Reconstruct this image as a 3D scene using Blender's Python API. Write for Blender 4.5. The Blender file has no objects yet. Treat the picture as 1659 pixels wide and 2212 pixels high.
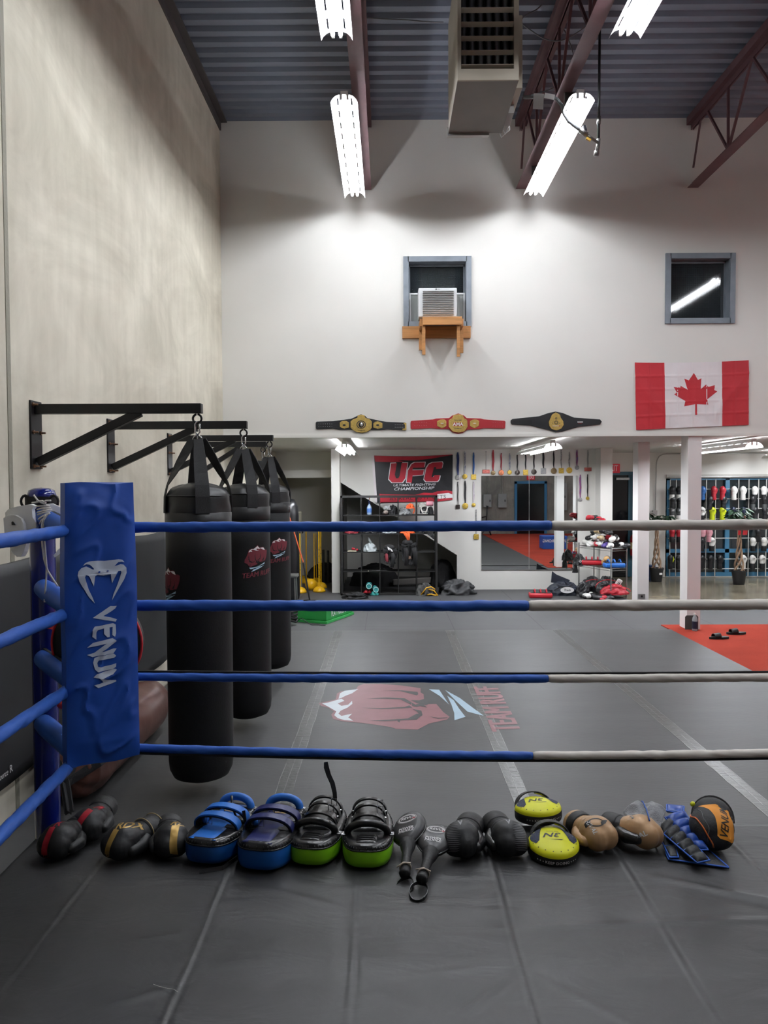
import bpy, bmesh, math, random
from mathutils import Vector, Matrix, noise, geometry
from mathutils.bvhtree import BVHTree
random.seed(7)
PI = math.pi
SC = bpy.context.scene
COL = SC.collection
# ------------------------------------------------------------------ camera
F = 1661.0
EYE = 1.96
cam_rot = Matrix.Rotation(0.0051, 3, 'Z') @ Matrix.Rotation(PI/2 - 0.0337, 3, 'X') @ Matrix.Rotation(-0.0045, 3, 'Z')
cd = bpy.data.cameras.new('camera')
cam = bpy.data.objects.new('camera', cd)
COL.objects.link(cam)
cam.matrix_world = Matrix.Translation((0, 0, EYE)) @ cam_rot.to_4x4()
cd.sensor_fit = 'AUTO'; cd.sensor_width = 36.0; cd.lens = F*36/2212
cd.clip_start = 0.05; cd.clip_end = 100
SC.camera = cam
# ------------------------------------------------------------------ world, exposure
w = bpy.data.worlds.new('world'); SC.world = w; w.use_nodes = True
w.node_tree.nodes['Background'].inputs[0].default_value = (0.012, 0.014, 0.02, 1)
w.node_tree.nodes['Background'].inputs[1].default_value = 1.0
SC.view_settings.view_transform = 'Standard'
SC.view_settings.look = 'None'
SC.view_settings.gamma = 1
SC.view_settings.exposure = 0.4
TUBE_E = 74.0
SC.cycles.use_denoising = True
SC.cycles.max_bounces = 8
SC.cycles.diffuse_bounces = 5
SC.cycles.glossy_bounces = 4
SC.cycles.transmission_bounces = 6
SC.cycles.transparent_max_bounces = 8
SC.cycles.sample_clamp_indirect = 6
SC.cycles.caustics_reflective = False
SC.cycles.caustics_refractive = False
# ------------------------------------------------------------------ room numbers
ZC, WX, DU, DB, DF, ZM, ZR, YB, WR = 0.36, -2.2, 10.3, 14.47, 16.3, 2.64, 6.78, -2.1, 9.8

def ray(px, py):
    return cam_rot @ Vector(((px-829.5)/F, -(py-1106)/F, -1))
def at(px, py, D):                    # point of the plane y = D
    d = ray(px, py); t = D/d.y
    return Vector((0, 0, EYE)) + d*t
def atz(px, py, z):                   # point of the plane z
    d = ray(px, py); t = (z-EYE)/d.z
    return Vector((0, 0, EYE)) + d*t
def atx(px, py, x):
    d = ray(px, py); t = x/d.x
    return Vector((0, 0, EYE)) + d*t
# ------------------------------------------------------------------ materials
def lin(c):
    if isinstance(c, str):
        c = [int(c[i:i+2], 16)/255 for i in (0, 2, 4)]
    return tuple(x/12.92 if x <= .04045 else ((x+.055)/1.055)**2.4 for x in c) + (1,)
_M = {}
def M(name, col='808080', rough=.5, metal=0, bump=0, bs=60, var=0, vs=4, coat=0, spec=.5, sheen=0, stretch=None, emit=None, es=0, alpha=1, trans=0, ior=1.45, detail=3, col2=None, c2s=.5):
    if name in _M: return _M[name]
    m = bpy.data.materials.new(name); m.use_nodes = True
    nt = m.node_tree; N = nt.nodes; L = nt.links
    b = N['Principled BSDF']
    c = lin(col)
    b.inputs['Base Color'].default_value = c
    b.inputs['Roughness'].default_value = rough
    b.inputs['Metallic'].default_value = metal
    b.inputs['Specular IOR Level'].default_value = spec
    b.inputs['Coat Weight'].default_value = coat
    b.inputs['Sheen Weight'].default_value = sheen
    b.inputs['Alpha'].default_value = alpha
    b.inputs['Transmission Weight'].default_value = trans
    b.inputs['IOR'].default_value = ior
    if emit:
        b.inputs['Emission Color'].default_value = lin(emit); b.inputs['Emission Strength'].default_value = es
    tc = N.new('ShaderNodeTexCoord'); mp = N.new('ShaderNodeMapping')
    L.new(tc.outputs['Object'], mp.inputs[0])
    if stretch: mp.inputs['Scale'].default_value = stretch
    n = N.new('ShaderNodeTexNoise'); n.inputs['Scale'].default_value = vs; n.inputs['Detail'].default_value = 5
    L.new(mp.outputs[0], n.inputs['Vector'])
    v = var if var else .04
    mx = N.new('ShaderNodeMix'); mx.data_type = 'RGBA'
    rp = N.new('ShaderNodeMapRange'); rp.inputs['From Min'].default_value = .3; rp.inputs['From Max'].default_value = .7
    L.new(n.outputs['Fac'], rp.inputs['Value']); L.new(rp.outputs[0], mx.inputs[0])
    if col2:
        mx.inputs[6].default_value = c; mx.inputs[7].default_value = lin(col2)
    else:
        mx.inputs[6].default_value = tuple(x*(1-v) for x in c[:3])+(1,)
        mx.inputs[7].default_value = tuple(min(1, x*(1+v)) for x in c[:3])+(1,)
    L.new(mx.outputs[2], b.inputs['Base Color'])
    if bump:
        n2 = N.new('ShaderNodeTexNoise'); n2.inputs['Scale'].default_value = bs; n2.inputs['Detail'].default_value = detail
        L.new(mp.outputs[0], n2.inputs['Vector'])
        bp = N.new('ShaderNodeBump'); bp.inputs['Strength'].default_value = bump; bp.inputs['Distance'].default_value = .01
        L.new(n2.outputs['Fac'], bp.inputs['Height']); L.new(bp.outputs[0], b.inputs['Normal'])
    _M[name] = m
    return m
# ------------------------------------------------------------------ mesh builder
class MB:
    def __init__(s): s.v = []; s.f = []; s.m = []; s.mi = 0; s.mats = []
    def use(s, mat):
        if mat not in s.mats: s.mats.append(mat)
        s.mi = s.mats.index(mat); return s
    def add(s, vs, fs):
        o = len(s.v); s.v += [Vector(v) for v in vs]
        for f in fs: s.f.append([i+o for i in f]); s.m.append(s.mi)
        return s
    def box(s, c, d, rot=None):
        x, y, z = d[0]/2, d[1]/2, d[2]/2; c = Vector(c)
        vs = [Vector((a*x, b*y, e*z)) for a in (-1, 1) for b in (-1, 1) for e in (-1, 1)]
        if rot is not None: vs = [rot @ v for v in vs]
        return s.add([v+c for v in vs], [(0,1,3,2), (4,6,7,5), (0,4,5,1), (2,3,7,6), (0,2,6,4), (1,5,7,3)])
    def bx(s, x0, x1, y0, y1, z0, z1):
        return s.box(((x0+x1)/2, (y0+y1)/2, (z0+z1)/2), (x1-x0, y1-y0, z1-z0))
    def bar(s, a, b, w, h, up=(0,0,1)):
        a = Vector(a); b = Vector(b); d = (b-a); L = d.length; d.normalize()
        u = Vector(up); x = d.cross(u)
        if x.length < 1e-4: x = d.cross(Vector((1,0,0)))
        x.normalize(); u = x.cross(d).normalized()
        R = Matrix((x, d, u)).transposed()
        return s.box((a+b)/2, (w, L, h), R)
    def tube(s, pts, r, n=8, closed=False, flat=1.0, caps=True, up=(0,0,1)):
        pts = [Vector(p) for p in pts]; K = len(pts); rs = r if isinstance(r, (list, tuple)) else [r]*K
        vs = []; fs = []; prev = None
        for i, p in enumerate(pts):
            if closed: t = pts[(i+1) % K]-pts[i-1]
            else: t = pts[min(i+1, K-1)]-pts[max(i-1, 0)]
            if t.length < 1e-9: t = Vector((0,0,1))
            t.normalize()
            if prev is None:
                u = Vector(up); u = u - t*u.dot(t)
                if u.length < 1e-3: u = Vector((1, .3, 0)); u = u-t*u.dot(t)
            else: u = prev - t*prev.dot(t)
            u.normalize(); prev = u; x = t.cross(u)
            for k in range(n):
                a = 2*PI*k/n
                vs.append(p + (x*math.cos(a)+u*math.sin(a)*flat)*rs[i])
        for i in range(K if closed else K-1):
            j = (i+1) % K
            for k in range(n):
                l = (k+1) % n
                fs.append((i*n+k, i*n+l, j*n+l, j*n+k))
        if caps and not closed:
            fs.append(tuple(range(n-1, -1, -1))); fs.append(tuple((K-1)*n+k for k in range(n)))
        return s.add(vs, fs)
    def cyl(s, a, b, r, r2=None, n=16):
        return s.tube([a, b], [r, r if r2 is None else r2], n)
    def strap(s, pts, w, t, side):              # ribbon of rectangular section along pts, width along side
        pts = [Vector(p) for p in pts]; K = len(pts); vs = []; fs = []

        for i, p in enumerate(pts):
            tg = (pts[min(i+1, K-1)]-pts[max(i-1, 0)]).normalized()
            sd0 = Vector(side[i]) if isinstance(side, list) else Vector(side); sd = (sd0 - tg*sd0.dot(tg)).normalized(); nn = tg.cross(sd)
            ww = w[i] if isinstance(w, (list, tuple)) else w
            for a, b in ((-1,-1), (1,-1), (1,1), (-1,1)):
                vs.append(p + sd*a*ww/2 + nn*b*t/2)
        for i in range(K-1):
            for k in range(4):
                l = (k+1) % 4
                fs.append((i*4+k, i*4+l, (i+1)*4+l, (i+1)*4+k))
        fs.append((3,2,1,0)); fs.append(tuple((K-1)*4+k for k in range(4)))
        return s.add(vs, fs)
    def lathe(s, prof, n=32, c=(0,0,0), ax=None, sx=1, sy=1):
        c = Vector(c); vs = []; fs = []; K = len(prof)
        for r, z in prof:
            for k in range(n):
                a = 2*PI*k/n; v = Vector((r*math.cos(a)*sx, r*math.sin(a)*sy, z))
                vs.append((ax @ v if ax is not None else v)+c)
        for i in range(K-1):
            for k in range(n):
                l = (k+1) % n; fs.append((i*n+k, i*n+l, (i+1)*n+l, (i+1)*n+k))
        if prof[0][0] > 1e-4: fs.append(tuple(range(n-1, -1, -1)))
        if prof[-1][0] > 1e-4: fs.append(tuple((K-1)*n+k for k in range(n)))
        return s.add(vs, fs)
    def ell(s, c, r, rot=None, n=16, m=10):
        c = Vector(c); vs = []; fs = []
        for i in range(m+1):
            t = PI*i/m
            for k in range(n):
                a = 2*PI*k/n
                v = Vector((r[0]*math.sin(t)*math.cos(a), r[1]*math.sin(t)*math.sin(a), -r[2]*math.cos(t)))
                vs.append((rot @ v if rot is not None else v)+c)
        for i in range(m):
            for k in range(n):
                l = (k+1) % n; fs.append((i*n+k, i*n+l, (i+1)*n+l, (i+1)*n+k))
        return s.add(vs, fs)
    def prism(s, poly, h, mp=None, z0=0):        # poly in uv, extruded 0..h, mapped by mp(u, v, w)
        if mp is None: mp = lambda u, v, w_: Vector((u, v, w_))
        K = len(poly)
        vs = [mp(u, v, z0) for u, v in poly] + [mp(u, v, z0+h) for u, v in poly]
        tri = geometry.tessellate_polygon([[Vector((u, v, 0)) for u, v in poly]])
        fs = []
        for t in tri:
            fs.append((t[0]+K, t[1]+K, t[2]+K)); fs.append((t[2], t[1], t[0]))
        for i in range(K): j = (i+1) % K; fs.append((i, j, j+K, i+K))
        return s.add(vs, fs)
    def grid(s, nu, nv, fn, closed_u=False):
        vs = [fn(i/(nu-1 if not closed_u else nu), j/(nv-1)) for j in range(nv) for i in range(nu)]
        fs = []
        for j in range(nv-1):
            for i in range(nu if closed_u else nu-1):
                k = (i+1) % nu
                fs.append((j*nu+i, j*nu+k, (j+1)*nu+k, (j+1)*nu+i))
        return s.add(vs, fs)
    def build(s, name, mat=None, parent=None, smooth=False, bevel=0, subs=0, world=False, solid=0, ang=None, fix=True):
        me = bpy.data.meshes.new(name)
        vs = s.v
        if world and parent is not None:
            inv = parent.matrix_basis.inverted(); vs = [inv @ v for v in vs]
        me.from_pydata(vs, [], s.f)
        for mm in (s.mats if s.mats else [mat]): me.materials.append(mm)
        if s.mats:
            for p, i in zip(me.polygons, s.m): p.material_index = i
        if fix:
            bm = bmesh.new(); bm.from_mesh(me)
            bmesh.ops.remove_doubles(bm, verts=bm.verts, dist=1e-6)
            bmesh.ops.recalc_face_normals(bm, faces=bm.faces); bm.to_mesh(me); bm.free()
        if smooth:
            for p in me.polygons: p.use_smooth = True
            if ang is not None:
                try: me.set_sharp_from_angle(angle=ang)
                except Exception: pass
        o = bpy.data.objects.new(name, me); COL.objects.link(o)
        if parent is not None: o.parent = parent
        if bevel:
            md = o.modifiers.new('bevel', 'BEVEL'); md.width = bevel; md.segments = 2; md.limit_method = 'ANGLE'
        if subs:
            md = o.modifiers.new('sub', 'SUBSURF'); md.levels = subs; md.render_levels = subs
        if solid:
            md = o.modifiers.new('solid', 'SOLIDIFY'); md.thickness = solid
        return o
def tag(o, label, cat, group=None, kind=None):
    o['label'] = label; o['category'] = cat
    if group: o['group'] = group
    if kind: o['kind'] = kind
    return o
def thing(name, label, cat, loc=(0,0,0), rotz=0, group=None, rot=None):
    o = bpy.data.objects.new(name, None); COL.objects.link(o)
    o.empty_display_size = .05
    o.location = loc; o.rotation_euler = rot if rot else (0, 0, rotz)
    bpy_basis = Matrix.LocRotScale(Vector(loc), o.rotation_euler, Vector((1,1,1)))
    o.matrix_basis = bpy_basis
    return tag(o, label, cat, group)
def struct(name, mb, mat=None, **k):
    o = mb.build(name, mat, **k); o['kind'] = 'structure'; return o
def dup(root, loc=None, rot=None, label=None, group=None, scale=None, swap=None):
    r = root.copy(); COL.objects.link(r)
    if loc is not None: r.location = loc
    if rot is not None: r.rotation_euler = rot
    if scale is not None: r.scale = scale
    if label: r['label'] = label
    if group: r['group'] = group
    def cp(src, dst):
        for ch in [c for c in bpy.data.objects if c.parent is src]:
            c = ch.copy(); COL.objects.link(c); c.parent = dst
            if swap:
                for k_, mt in swap.items():
                    if c.name.split('.')[0] == k_:
                        for sl in c.material_slots: sl.link = 'OBJECT'; sl.material = mt
            cp(ch, c)
    cp(root, r)
    return r
def text_polys(txt, size=1, bold=0.0, shear=0, ax='CENTER', sx=1.0, spc=1.0):
    cu = bpy.data.curves.new('t', 'FONT'); cu.body = txt; cu.size = size; cu.align_x = ax; cu.align_y = 'CENTER'
    cu.offset = bold*size; cu.shear = shear; cu.resolution_u = 3; cu.space_character = spc
    o = bpy.data.objects.new('t', cu); COL.objects.link(o)
    dg = bpy.context.evaluated_depsgraph_get(); dg.update()
    me = bpy.data.meshes.new_from_object(o.evaluated_get(dg))
    vs = [(v.co.x*sx, v.co.y) for v in me.vertices]; fs = [tuple(p.vertices) for p in me.polygons]
    bpy.data.objects.remove(o); bpy.data.curves.remove(cu); bpy.data.meshes.remove(me)
    return vs, fs
class Decal:                                     # flat artwork, wrapped on a surface by a mapping
    def __init__(s): s.items = []
    def poly(s, pts, mat, lay=1):
        tri = geometry.tessellate_polygon([[Vector((p[0], p[1], 0)) for p in pts]])
        s.items.append(([tuple(p[:2]) for p in pts], [tuple(t) for t in tri], mat, lay)); return s
    def text(s, txt, mat, pos=(0,0), size=.1, rot=0, lay=1, bold=0, shear=0, sx=1.0, ax='CENTER', spc=1.0):
        vs, fs = text_polys(txt, size, bold, shear, ax, sx, spc)
        c, n = math.cos(rot), math.sin(rot)
        s.items.append(([(x*c-y*n+pos[0], x*n+y*c+pos[1]) for x, y in vs], fs, mat, lay)); return s
    def disc(s, c, r, mat, lay=1, n=24, r2=None):
        r2 = r if r2 is None else r2
        return s.poly([(c[0]+r*math.cos(2*PI*k/n), c[1]+r2*math.sin(2*PI*k/n)) for k in range(n)], mat, lay)
    def ring(s, c, r, w, mat, lay=1, n=28, ry=None):
        ry = ry or r
        vs = []
        for k in range(n):
            a = 2*PI*k/n; vs.append((c[0]+r*math.cos(a), c[1]+ry*math.sin(a))); vs.append((c[0]+(r-w)*math.cos(a), c[1]+(ry-w)*math.sin(a)))
        fs = [(2*k, 2*((k+1) % n), 2*((k+1) % n)+1, 2*k+1) for k in range(n)]
        s.items.append((vs, fs, mat, lay)); return s
    def build(s, name, mp, parent=None, cut=0, step=.0012, world=False, label=None):
        bm = bmesh.new(); mats = []
        for vs, fs, mat, lay in s.items:
            if mat not in mats: mats.append(mat)
            mi = mats.index(mat); b2 = bmesh.new()
            bv = [b2.verts.new((x, y, 0)) for x, y in vs]
            for f in fs:
                try: b2.faces.new([bv[i] for i in f])
                except ValueError: pass
            bmesh.ops.triangulate(b2, faces=b2.faces[:]); bmesh.ops.recalc_face_normals(b2, faces=b2.faces)
            for f in b2.faces:
                if f.normal.z < 0: f.normal_flip()
            if cut:
                xs = [p[0] for p in vs]; ys = [p[1] for p in vs]
                for lo, hi, nn in ((min(xs), max(xs), Vector((1,0,0))), (min(ys), max(ys), Vector((0,1,0)))):
                    k = math.ceil(lo/cut)
                    while k*cut < hi:
                        bmesh.ops.bisect_plane(b2, geom=b2.verts[:]+b2.edges[:]+b2.faces[:], plane_co=nn*k*cut, plane_no=nn)
                        k += 1
            b2.verts.index_update(); new = {}
            for v in b2.verts: new[v.index] = bm.verts.new(mp(v.co.x, v.co.y, lay*step))
            for f in b2.faces:
                try: nf = bm.faces.new([new[v.index] for v in f.verts]); nf.material_index = mi; nf.smooth = True
                except ValueError: pass
            b2.free()
        me = bpy.data.meshes.new(name); bm.to_mesh(me); bm.free()
        for mm in mats: me.materials.append(mm)
        if world and parent is not None:
            inv = parent.matrix_basis.inverted(); me.transform(inv)
        o = bpy.data.objects.new(name, me); COL.objects.link(o)
        if parent is not None: o.parent = parent
        if label: o['label'] = label
        return o
def plane_map(o, u, v):
    o = Vector(o); u = Vector(u).normalized(); v = Vector(v).normalized(); n = u.cross(v).normalized()
    return lambda a, b, c: o+u*a+v*b+n*c
def bvh_of(obj):
    bm = bmesh.new(); dg = bpy.context.evaluated_depsgraph_get(); dg.update()
    e = obj.evaluated_get(dg); me = e.to_mesh(); bm.from_mesh(me); e.to_mesh_clear()
    t = BVHTree.FromBMesh(bm); bm.free(); return t
def proj_map(bvh, o, u, v, reach=.3):             # artwork in the plane o,u,v thrown along -n onto a surface (same local space)
    o = Vector(o); u = Vector(u).normalized(); v = Vector(v).normalized(); n = u.cross(v).normalized()
    def f(a, b, c):
        p = o+u*a+v*b+n*reach
        h = bvh.ray_cast(p, -n)
        if h[0] is None:
            h2 = bvh.find_nearest(o+u*a+v*b)
            return h2[0]+h2[1]*c
        return h[0]+n*c*.5+h[1]*c*.5
    return f
def blob(name, shapes, mat, parent, voxel=.006, smooth=6, zones=None):
    """shapes: list of ('e', centre, radii, rot) or ('c', a, b, r1, r2) fused to one skin; zones(center, normal)->material index"""
    mb = MB()
    for sh in shapes:
        if sh[0] == 'e': mb.ell(sh[1], sh[2], sh[3] if len(sh) > 3 else None)
        elif sh[0] == 'c':
            a, b_, r1, r2 = Vector(sh[1]), Vector(sh[2]), sh[3], sh[4]
            mb.tube([a, b_], [r1, r2], 16); mb.ell(a, (r1,)*3); mb.ell(b_, (r2,)*3)
        elif sh[0] == 't': mb.tube([sh[1], sh[2]], [sh[3], sh[4]], 20)
        elif sh[0] == 'b': mb.box(sh[1], sh[2], sh[3] if len(sh) > 3 else None)
    o = mb.build(name, None, None, fix=False)
    md = o.modifiers.new('r', 'REMESH'); md.mode = 'VOXEL'; md.voxel_size = voxel; md.use_smooth_shade = True
    md = o.modifiers.new('s', 'SMOOTH'); md.iterations = smooth; md.factor = .5
    dg = bpy.context.evaluated_depsgraph_get(); dg.update()
    me = bpy.data.meshes.new_from_object(o.evaluated_get(dg))
    bpy.data.objects.remove(o)
    me.materials.clear()
    mats = mat if isinstance(mat, (list, tuple)) else [mat]
    for mm in mats: me.materials.append(mm)
    for p in me.polygons:
        p.use_smooth = True
        if zones: p.material_index = zones(p.center, p.normal)
    o = bpy.data.objects.new(name, me); COL.objects.link(o)
    if parent is not None: o.parent = parent
    return o
def crumple(name, mat, parent, rx, ry, rz, seed=0, amp=.25, n=64, m=32, flat=True, fs=2.2):
    """a heap of cloth or film: a low dome folded by ridged noise"""
    mb = MB(); sd = Vector((seed*3.1, seed*1.7, seed*.9))
    def fn(i, j):
        a = 2*PI*i; t = PI*.5*j if flat else PI*j
        if flat: d = Vector((math.cos(a)*math.cos(t), math.sin(a)*math.cos(t), math.sin(t)))
        else: d = Vector((math.cos(a)*math.sin(t), math.sin(a)*math.sin(t), -math.cos(t)))
        q = 1-math.sqrt(noise.noise(d*fs+sd)**2+.008)*2
        q2 = 1-math.sqrt(noise.noise(Vector((d.x, d.y, d.z*.5))*fs*2.1+sd)**2+.012)*2
        k = 1+amp*(q-.55)+amp*.30*(q2-.5)+.02*noise.noise(d*fs*5+sd)
        return Vector((d.x*rx*k, d.y*ry*k, max(0.002, d.z*rz*k) if flat else d.z*rz*k))
    mb.grid(n, m, fn, closed_u=True)
    return mb.build(name, mat, parent, smooth=True)
# ================================================================== THE ROOM
white = M('white_paint', 'e2e0da', .75, bump=.05, bs=220, var=.02, vs=1.5)
m_conc = bpy.data.materials.new('tilt_up_concrete'); m_conc.use_nodes = True
def _conc(m, c1, c2, c3, sc=(1, .5, 1), streak=(.6, 3.2, .35)):
    nt = m.node_tree; N = nt.nodes; L = nt.links; b = N['Principled BSDF']; b.inputs['Roughness'].default_value = .82
    tc = N.new('ShaderNodeTexCoord'); mp = N.new('ShaderNodeMapping'); L.new(tc.outputs['Object'], mp.inputs[0]); mp.inputs['Scale'].default_value = sc
    n = N.new('ShaderNodeTexNoise'); n.inputs['Scale'].default_value = 1.3; n.inputs['Detail'].default_value = 8; n.inputs['Roughness'].default_value = .6; n.inputs['Distortion'].default_value = .6
    L.new(mp.outputs[0], n.inputs['Vector'])
    mp2 = N.new('ShaderNodeMapping'); L.new(tc.outputs['Object'], mp2.inputs[0]); mp2.inputs['Scale'].default_value = streak
    n2 = N.new('ShaderNodeTexNoise'); n2.inputs['Scale'].default_value = 9; n2.inputs['Detail'].default_value = 6
    L.new(mp2.outputs[0], n2.inputs['Vector'])
    r1 = N.new('ShaderNodeValToRGB'); r1.color_ramp.elements[0].position = .36; r1.color_ramp.elements[1].position = .64
    r1.color_ramp.elements[0].color = lin(c1); r1.color_ramp.elements[1].color = lin(c2)
    L.new(n.outputs['Fac'], r1.inputs[0])
    mx = N.new('ShaderNodeMix'); mx.data_type = 'RGBA'; mx.blend_type = 'MULTIPLY'; mx.inputs[0].default_value = .16
    r2 = N.new('ShaderNodeValToRGB'); r2.color_ramp.elements[0].position = .35; r2.color_ramp.elements[0].color = lin(c3); r2.color_ramp.elements[1].position = .6
    L.new(n2.outputs['Fac'], r2.inputs[0]); L.new(r1.outputs[0], mx.inputs[6]); L.new(r2.outputs[0], mx.inputs[7])
    L.new(mx.outputs[2], b.inputs['Base Color'])
    bp = N.new('ShaderNodeBump'); bp.inputs['Strength'].default_value = .25; bp.inputs['Distance'].default_value = .02
    L.new(n.outputs['Fac'], bp.inputs['Height']); L.new(bp.outputs[0], b.inputs['Normal'])
_conc(m_conc, 'bdb7a6', 'dcd6c5', 'b5b1a3', streak=(.3, .8, .16))
m_conc2 = bpy.data.materials.new('old_grey_concrete'); m_conc2.use_nodes = True
_conc(m_conc2, '6e6d69', '918f88', '55534f', streak=(3, 1, .4))
def lines_mat(name, base, line, period, axes, width=.006, rough=.6, var=.08, bump=.2, spec=.4, offx=0, offy=0, c2=None):
    """floor sheet with thin joints every period metres (object space)"""
    m = bpy.data.materials.new(name); m.use_nodes = True
    nt = m.node_tree; N = nt.nodes; L = nt.links; b = N['Principled BSDF']; b.inputs['Roughness'].default_value = rough
    b.inputs['Specular IOR Level'].default_value = spec
    tc = N.new('ShaderNodeTexCoord'); sp = N.new('ShaderNodeSeparateXYZ'); L.new(tc.outputs['Object'], sp.inputs[0])
    last = None
    for ax, per, off in axes:
        a = N.new('ShaderNodeMath'); a.operation = 'ADD'; a.inputs[1].default_value = off; L.new(sp.outputs[ax], a.inputs[0])
        p = N.new('ShaderNodeMath'); p.operation = 'PINGPONG'; p.inputs[1].default_value = per/2; L.new(a.outputs[0], p.inputs[0])
        q = N.new('ShaderNodeMath'); q.operation = 'LESS_THAN'; q.inputs[1].default_value = width; L.new(p.outputs[0], q.inputs[0])
        if last is None: last = q
        else:
            mm = N.new('ShaderNodeMath'); mm.operation = 'MAXIMUM'; L.new(last.outputs[0], mm.inputs[0]); L.new(q.outputs[0], mm.inputs[1]); last = mm
    n = N.new('ShaderNodeTexNoise'); n.inputs['Scale'].default_value = 1.6; n.inputs['Detail'].default_value = 8; L.new(tc.outputs['Object'], n.inputs['Vector'])
    c = lin(base)
    r = N.new('ShaderNodeValToRGB'); r.color_ramp.elements[0].position = .3; r.color_ramp.elements[1].position = .7
    r.color_ramp.elements[0].color = tuple(x*(1-var) for x in c[:3])+(1,); r.color_ramp.elements[1].color = lin(c2) if c2 else tuple(x*(1+var) for x in c[:3])+(1,)
    L.new(n.outputs['Fac'], r.inputs[0])
    mx = N.new('ShaderNodeMix'); mx.data_type = 'RGBA'; mx.inputs[7].default_value = lin(line)
    L.new(r.outputs[0], mx.inputs[6])
    if last: L.new(last.outputs[0], mx.inputs[0])
    else: mx.inputs[0].default_value = 0
    L.new(mx.outputs[2], b.inputs['Base Color'])
    n2 = N.new('ShaderNodeTexNoise'); n2.inputs['Scale'].default_value = 180; n2.inputs['Detail'].default_value = 3; L.new(tc.outputs['Object'], n2.inputs['Vector'])
    bp = N.new('ShaderNodeBump'); bp.inputs['Strength'].default_value = bump; bp.inputs['Distance'].default_value = .004
    L.new(n2.outputs['Fac'], bp.inputs['Height']); L.new(bp.outputs[0], b.inputs['Normal'])
    return m
m_rubber = lines_mat('black_rubber_tiles', '444445', '222223', 1, [(0, 1.22, .32), (1, 1.22, .3)], .005, .62, .12, .3)
m_polish = lines_mat('polished_concrete', '6d6658', '4c473d', 1, [], 0, .22, .28, .02, c2='8f8772')
m_turf = lines_mat('red_turf', '98382a', '98382a', 1, [], 0, .95, .12, .9, spec=.1)
# floor: rubber sheets, then the polished slab of the front hall
struct('floor', MB().bx(WX-.2, WR, YB-.2, 13.0, -.1, 0).bx(WX-.2, 4.1, 13.0, 17.4, -.1, 0), m_rubber)
struct('floor', MB().bx(4.1, WR, 13.0, 17.4, -.1, -.004), m_polish)
tag(MB().bx(3.80, WR, YB, 10.68, 0.0005, .012).build('turf_strip', m_turf), 'strip of red turf along the right side of the floor', 'turf')
# matting with taped joints
m_mat = M('judo_mat_vinyl', '444444', .5, bump=.12, bs=30, var=.10, vs=2.5, spec=.45, stretch=(.5, 2, 1))
m_tape = M('worn_tape', '464645', .35, bump=.25, bs=25, col2='525250', vs=18, spec=.6)
SEAMS = [-.555*3.84, -.68, .83]
xs = [(atz(p[0], p[1], .03).x+atz(p[2], p[3], .03).x)/2 for p in ((720,1390,618,1710), (985,1400,1120,1700), (1245,1400,1600,1690))]
edges = [WX+.02]+xs+[3.78]
for i in range(4):
    a, b = edges[i]+.004, edges[i+1]-.004
    lab = ['black floor mat between the concrete wall and the first taped joint', 'black floor mat printed with the fist logo', 'black floor mat between the second and third taped joints', 'black floor mat beside the red turf'][i]
    tag(MB().bx(a, b, 3.0, 10.24, .001, .03).build('floor_mat', m_mat, bevel=.006), lab, 'floor mat', 'taped floor mats')
m_tape2 = M('tape_crease', '8a8a86', .35, var=.3, vs=30)
for i, x in enumerate(xs):
    random.seed(i); t = thing('floor_tape', 'strip of clear tape over the %s joint of the floor mats' % ['left', 'middle', 'right'][i], 'tape', (x, 3.62, .03), group='tape strips')
    MB().bx(x-.055, x+.055, 3.62, 10.22, .0302, .0312).build('film', m_tape, t, world=True)
    mb = MB()
    for s_ in (-.053, .0, .053):
        y = 3.62; dx = 0
        while y < 10.2:
            y2 = min(10.22, y+random.uniform(.08, .3)); dx2 = random.uniform(-.004, .004); w_ = random.uniform(.0015, .005)
            if random.random() > .12: mb.bar((x+s_+dx, y, .0316), (x+s_+dx2, y2, .0316), w_, .0008)
            y = y2; dx = dx2
    y = 3.62
    while y < 10.2:
        y += random.uniform(.035, .09)
        if random.random() > .3:
            l, r_ = sorted((random.choice((-.053, 0)), random.choice((0, .053))))
            if r_ > l: mb.bar((x+l, y, .0316), (x+r_, y+random.uniform(-.01, .01), .0316), random.uniform(.002, .006), .0008)
    mb.build('creases', m_tape2, t, world=True)['kind'] = 'stuff'
# walls
struct('wall_left', MB().bx(WX-.3, WX, YB-.2, 17.4, -.1, ZR+.2), m_conc)
jb = MB()
jy = atx(14, 600, WX).y
jb.bx(WX-.01, WX+.004, jy-.022, jy+.022, 0, ZR)
struct('trim_1', jb, M('joint_sealant', '8d8a7c', .7, bump=.5, bs=30))
def holes_wall(x0, x1, z0, z1, y0, y1, holes):
    mb = MB(); X = sorted({x0, x1, *[h[0] for h in holes], *[h[1] for h in holes]}); Z = sorted({z0, z1, *[h[2] for h in holes], *[h[3] for h in holes]})
    for i in range(len(X)-1):
        j = 0
        while j < len(Z)-1:
            c = ((X[i]+X[i+1])/2, (Z[j]+Z[j+1])/2)
            if any(h[0] < c[0] < h[1] and h[2] < c[1] < h[3] for h in holes): j += 1; continue
            k = j
            while k+1 < len(Z)-1 and not any(h[0] < c[0] < h[1] and h[2] < (Z[k+1]+Z[k+2])/2 < h[3] for h in holes): k += 1
            mb.bx(X[i], X[i+1], y0, y1, Z[j], Z[k+1]); j = k+1
    return mb
a = at(871, 555, DU); b = at(1018, 706, DU); W1 = (a.x+.06, b.x-.06, b.z+.06, a.z-.06); W1o = (a.x, b.x, b.z, a.z)
a = at(1437, 548, DU); b = at(1586, 699, DU); W2 = (a.x+.06, b.x-.06, b.z+.06, a.z-.06); W2o = (a.x, b.x, b.z, a.z)
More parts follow.
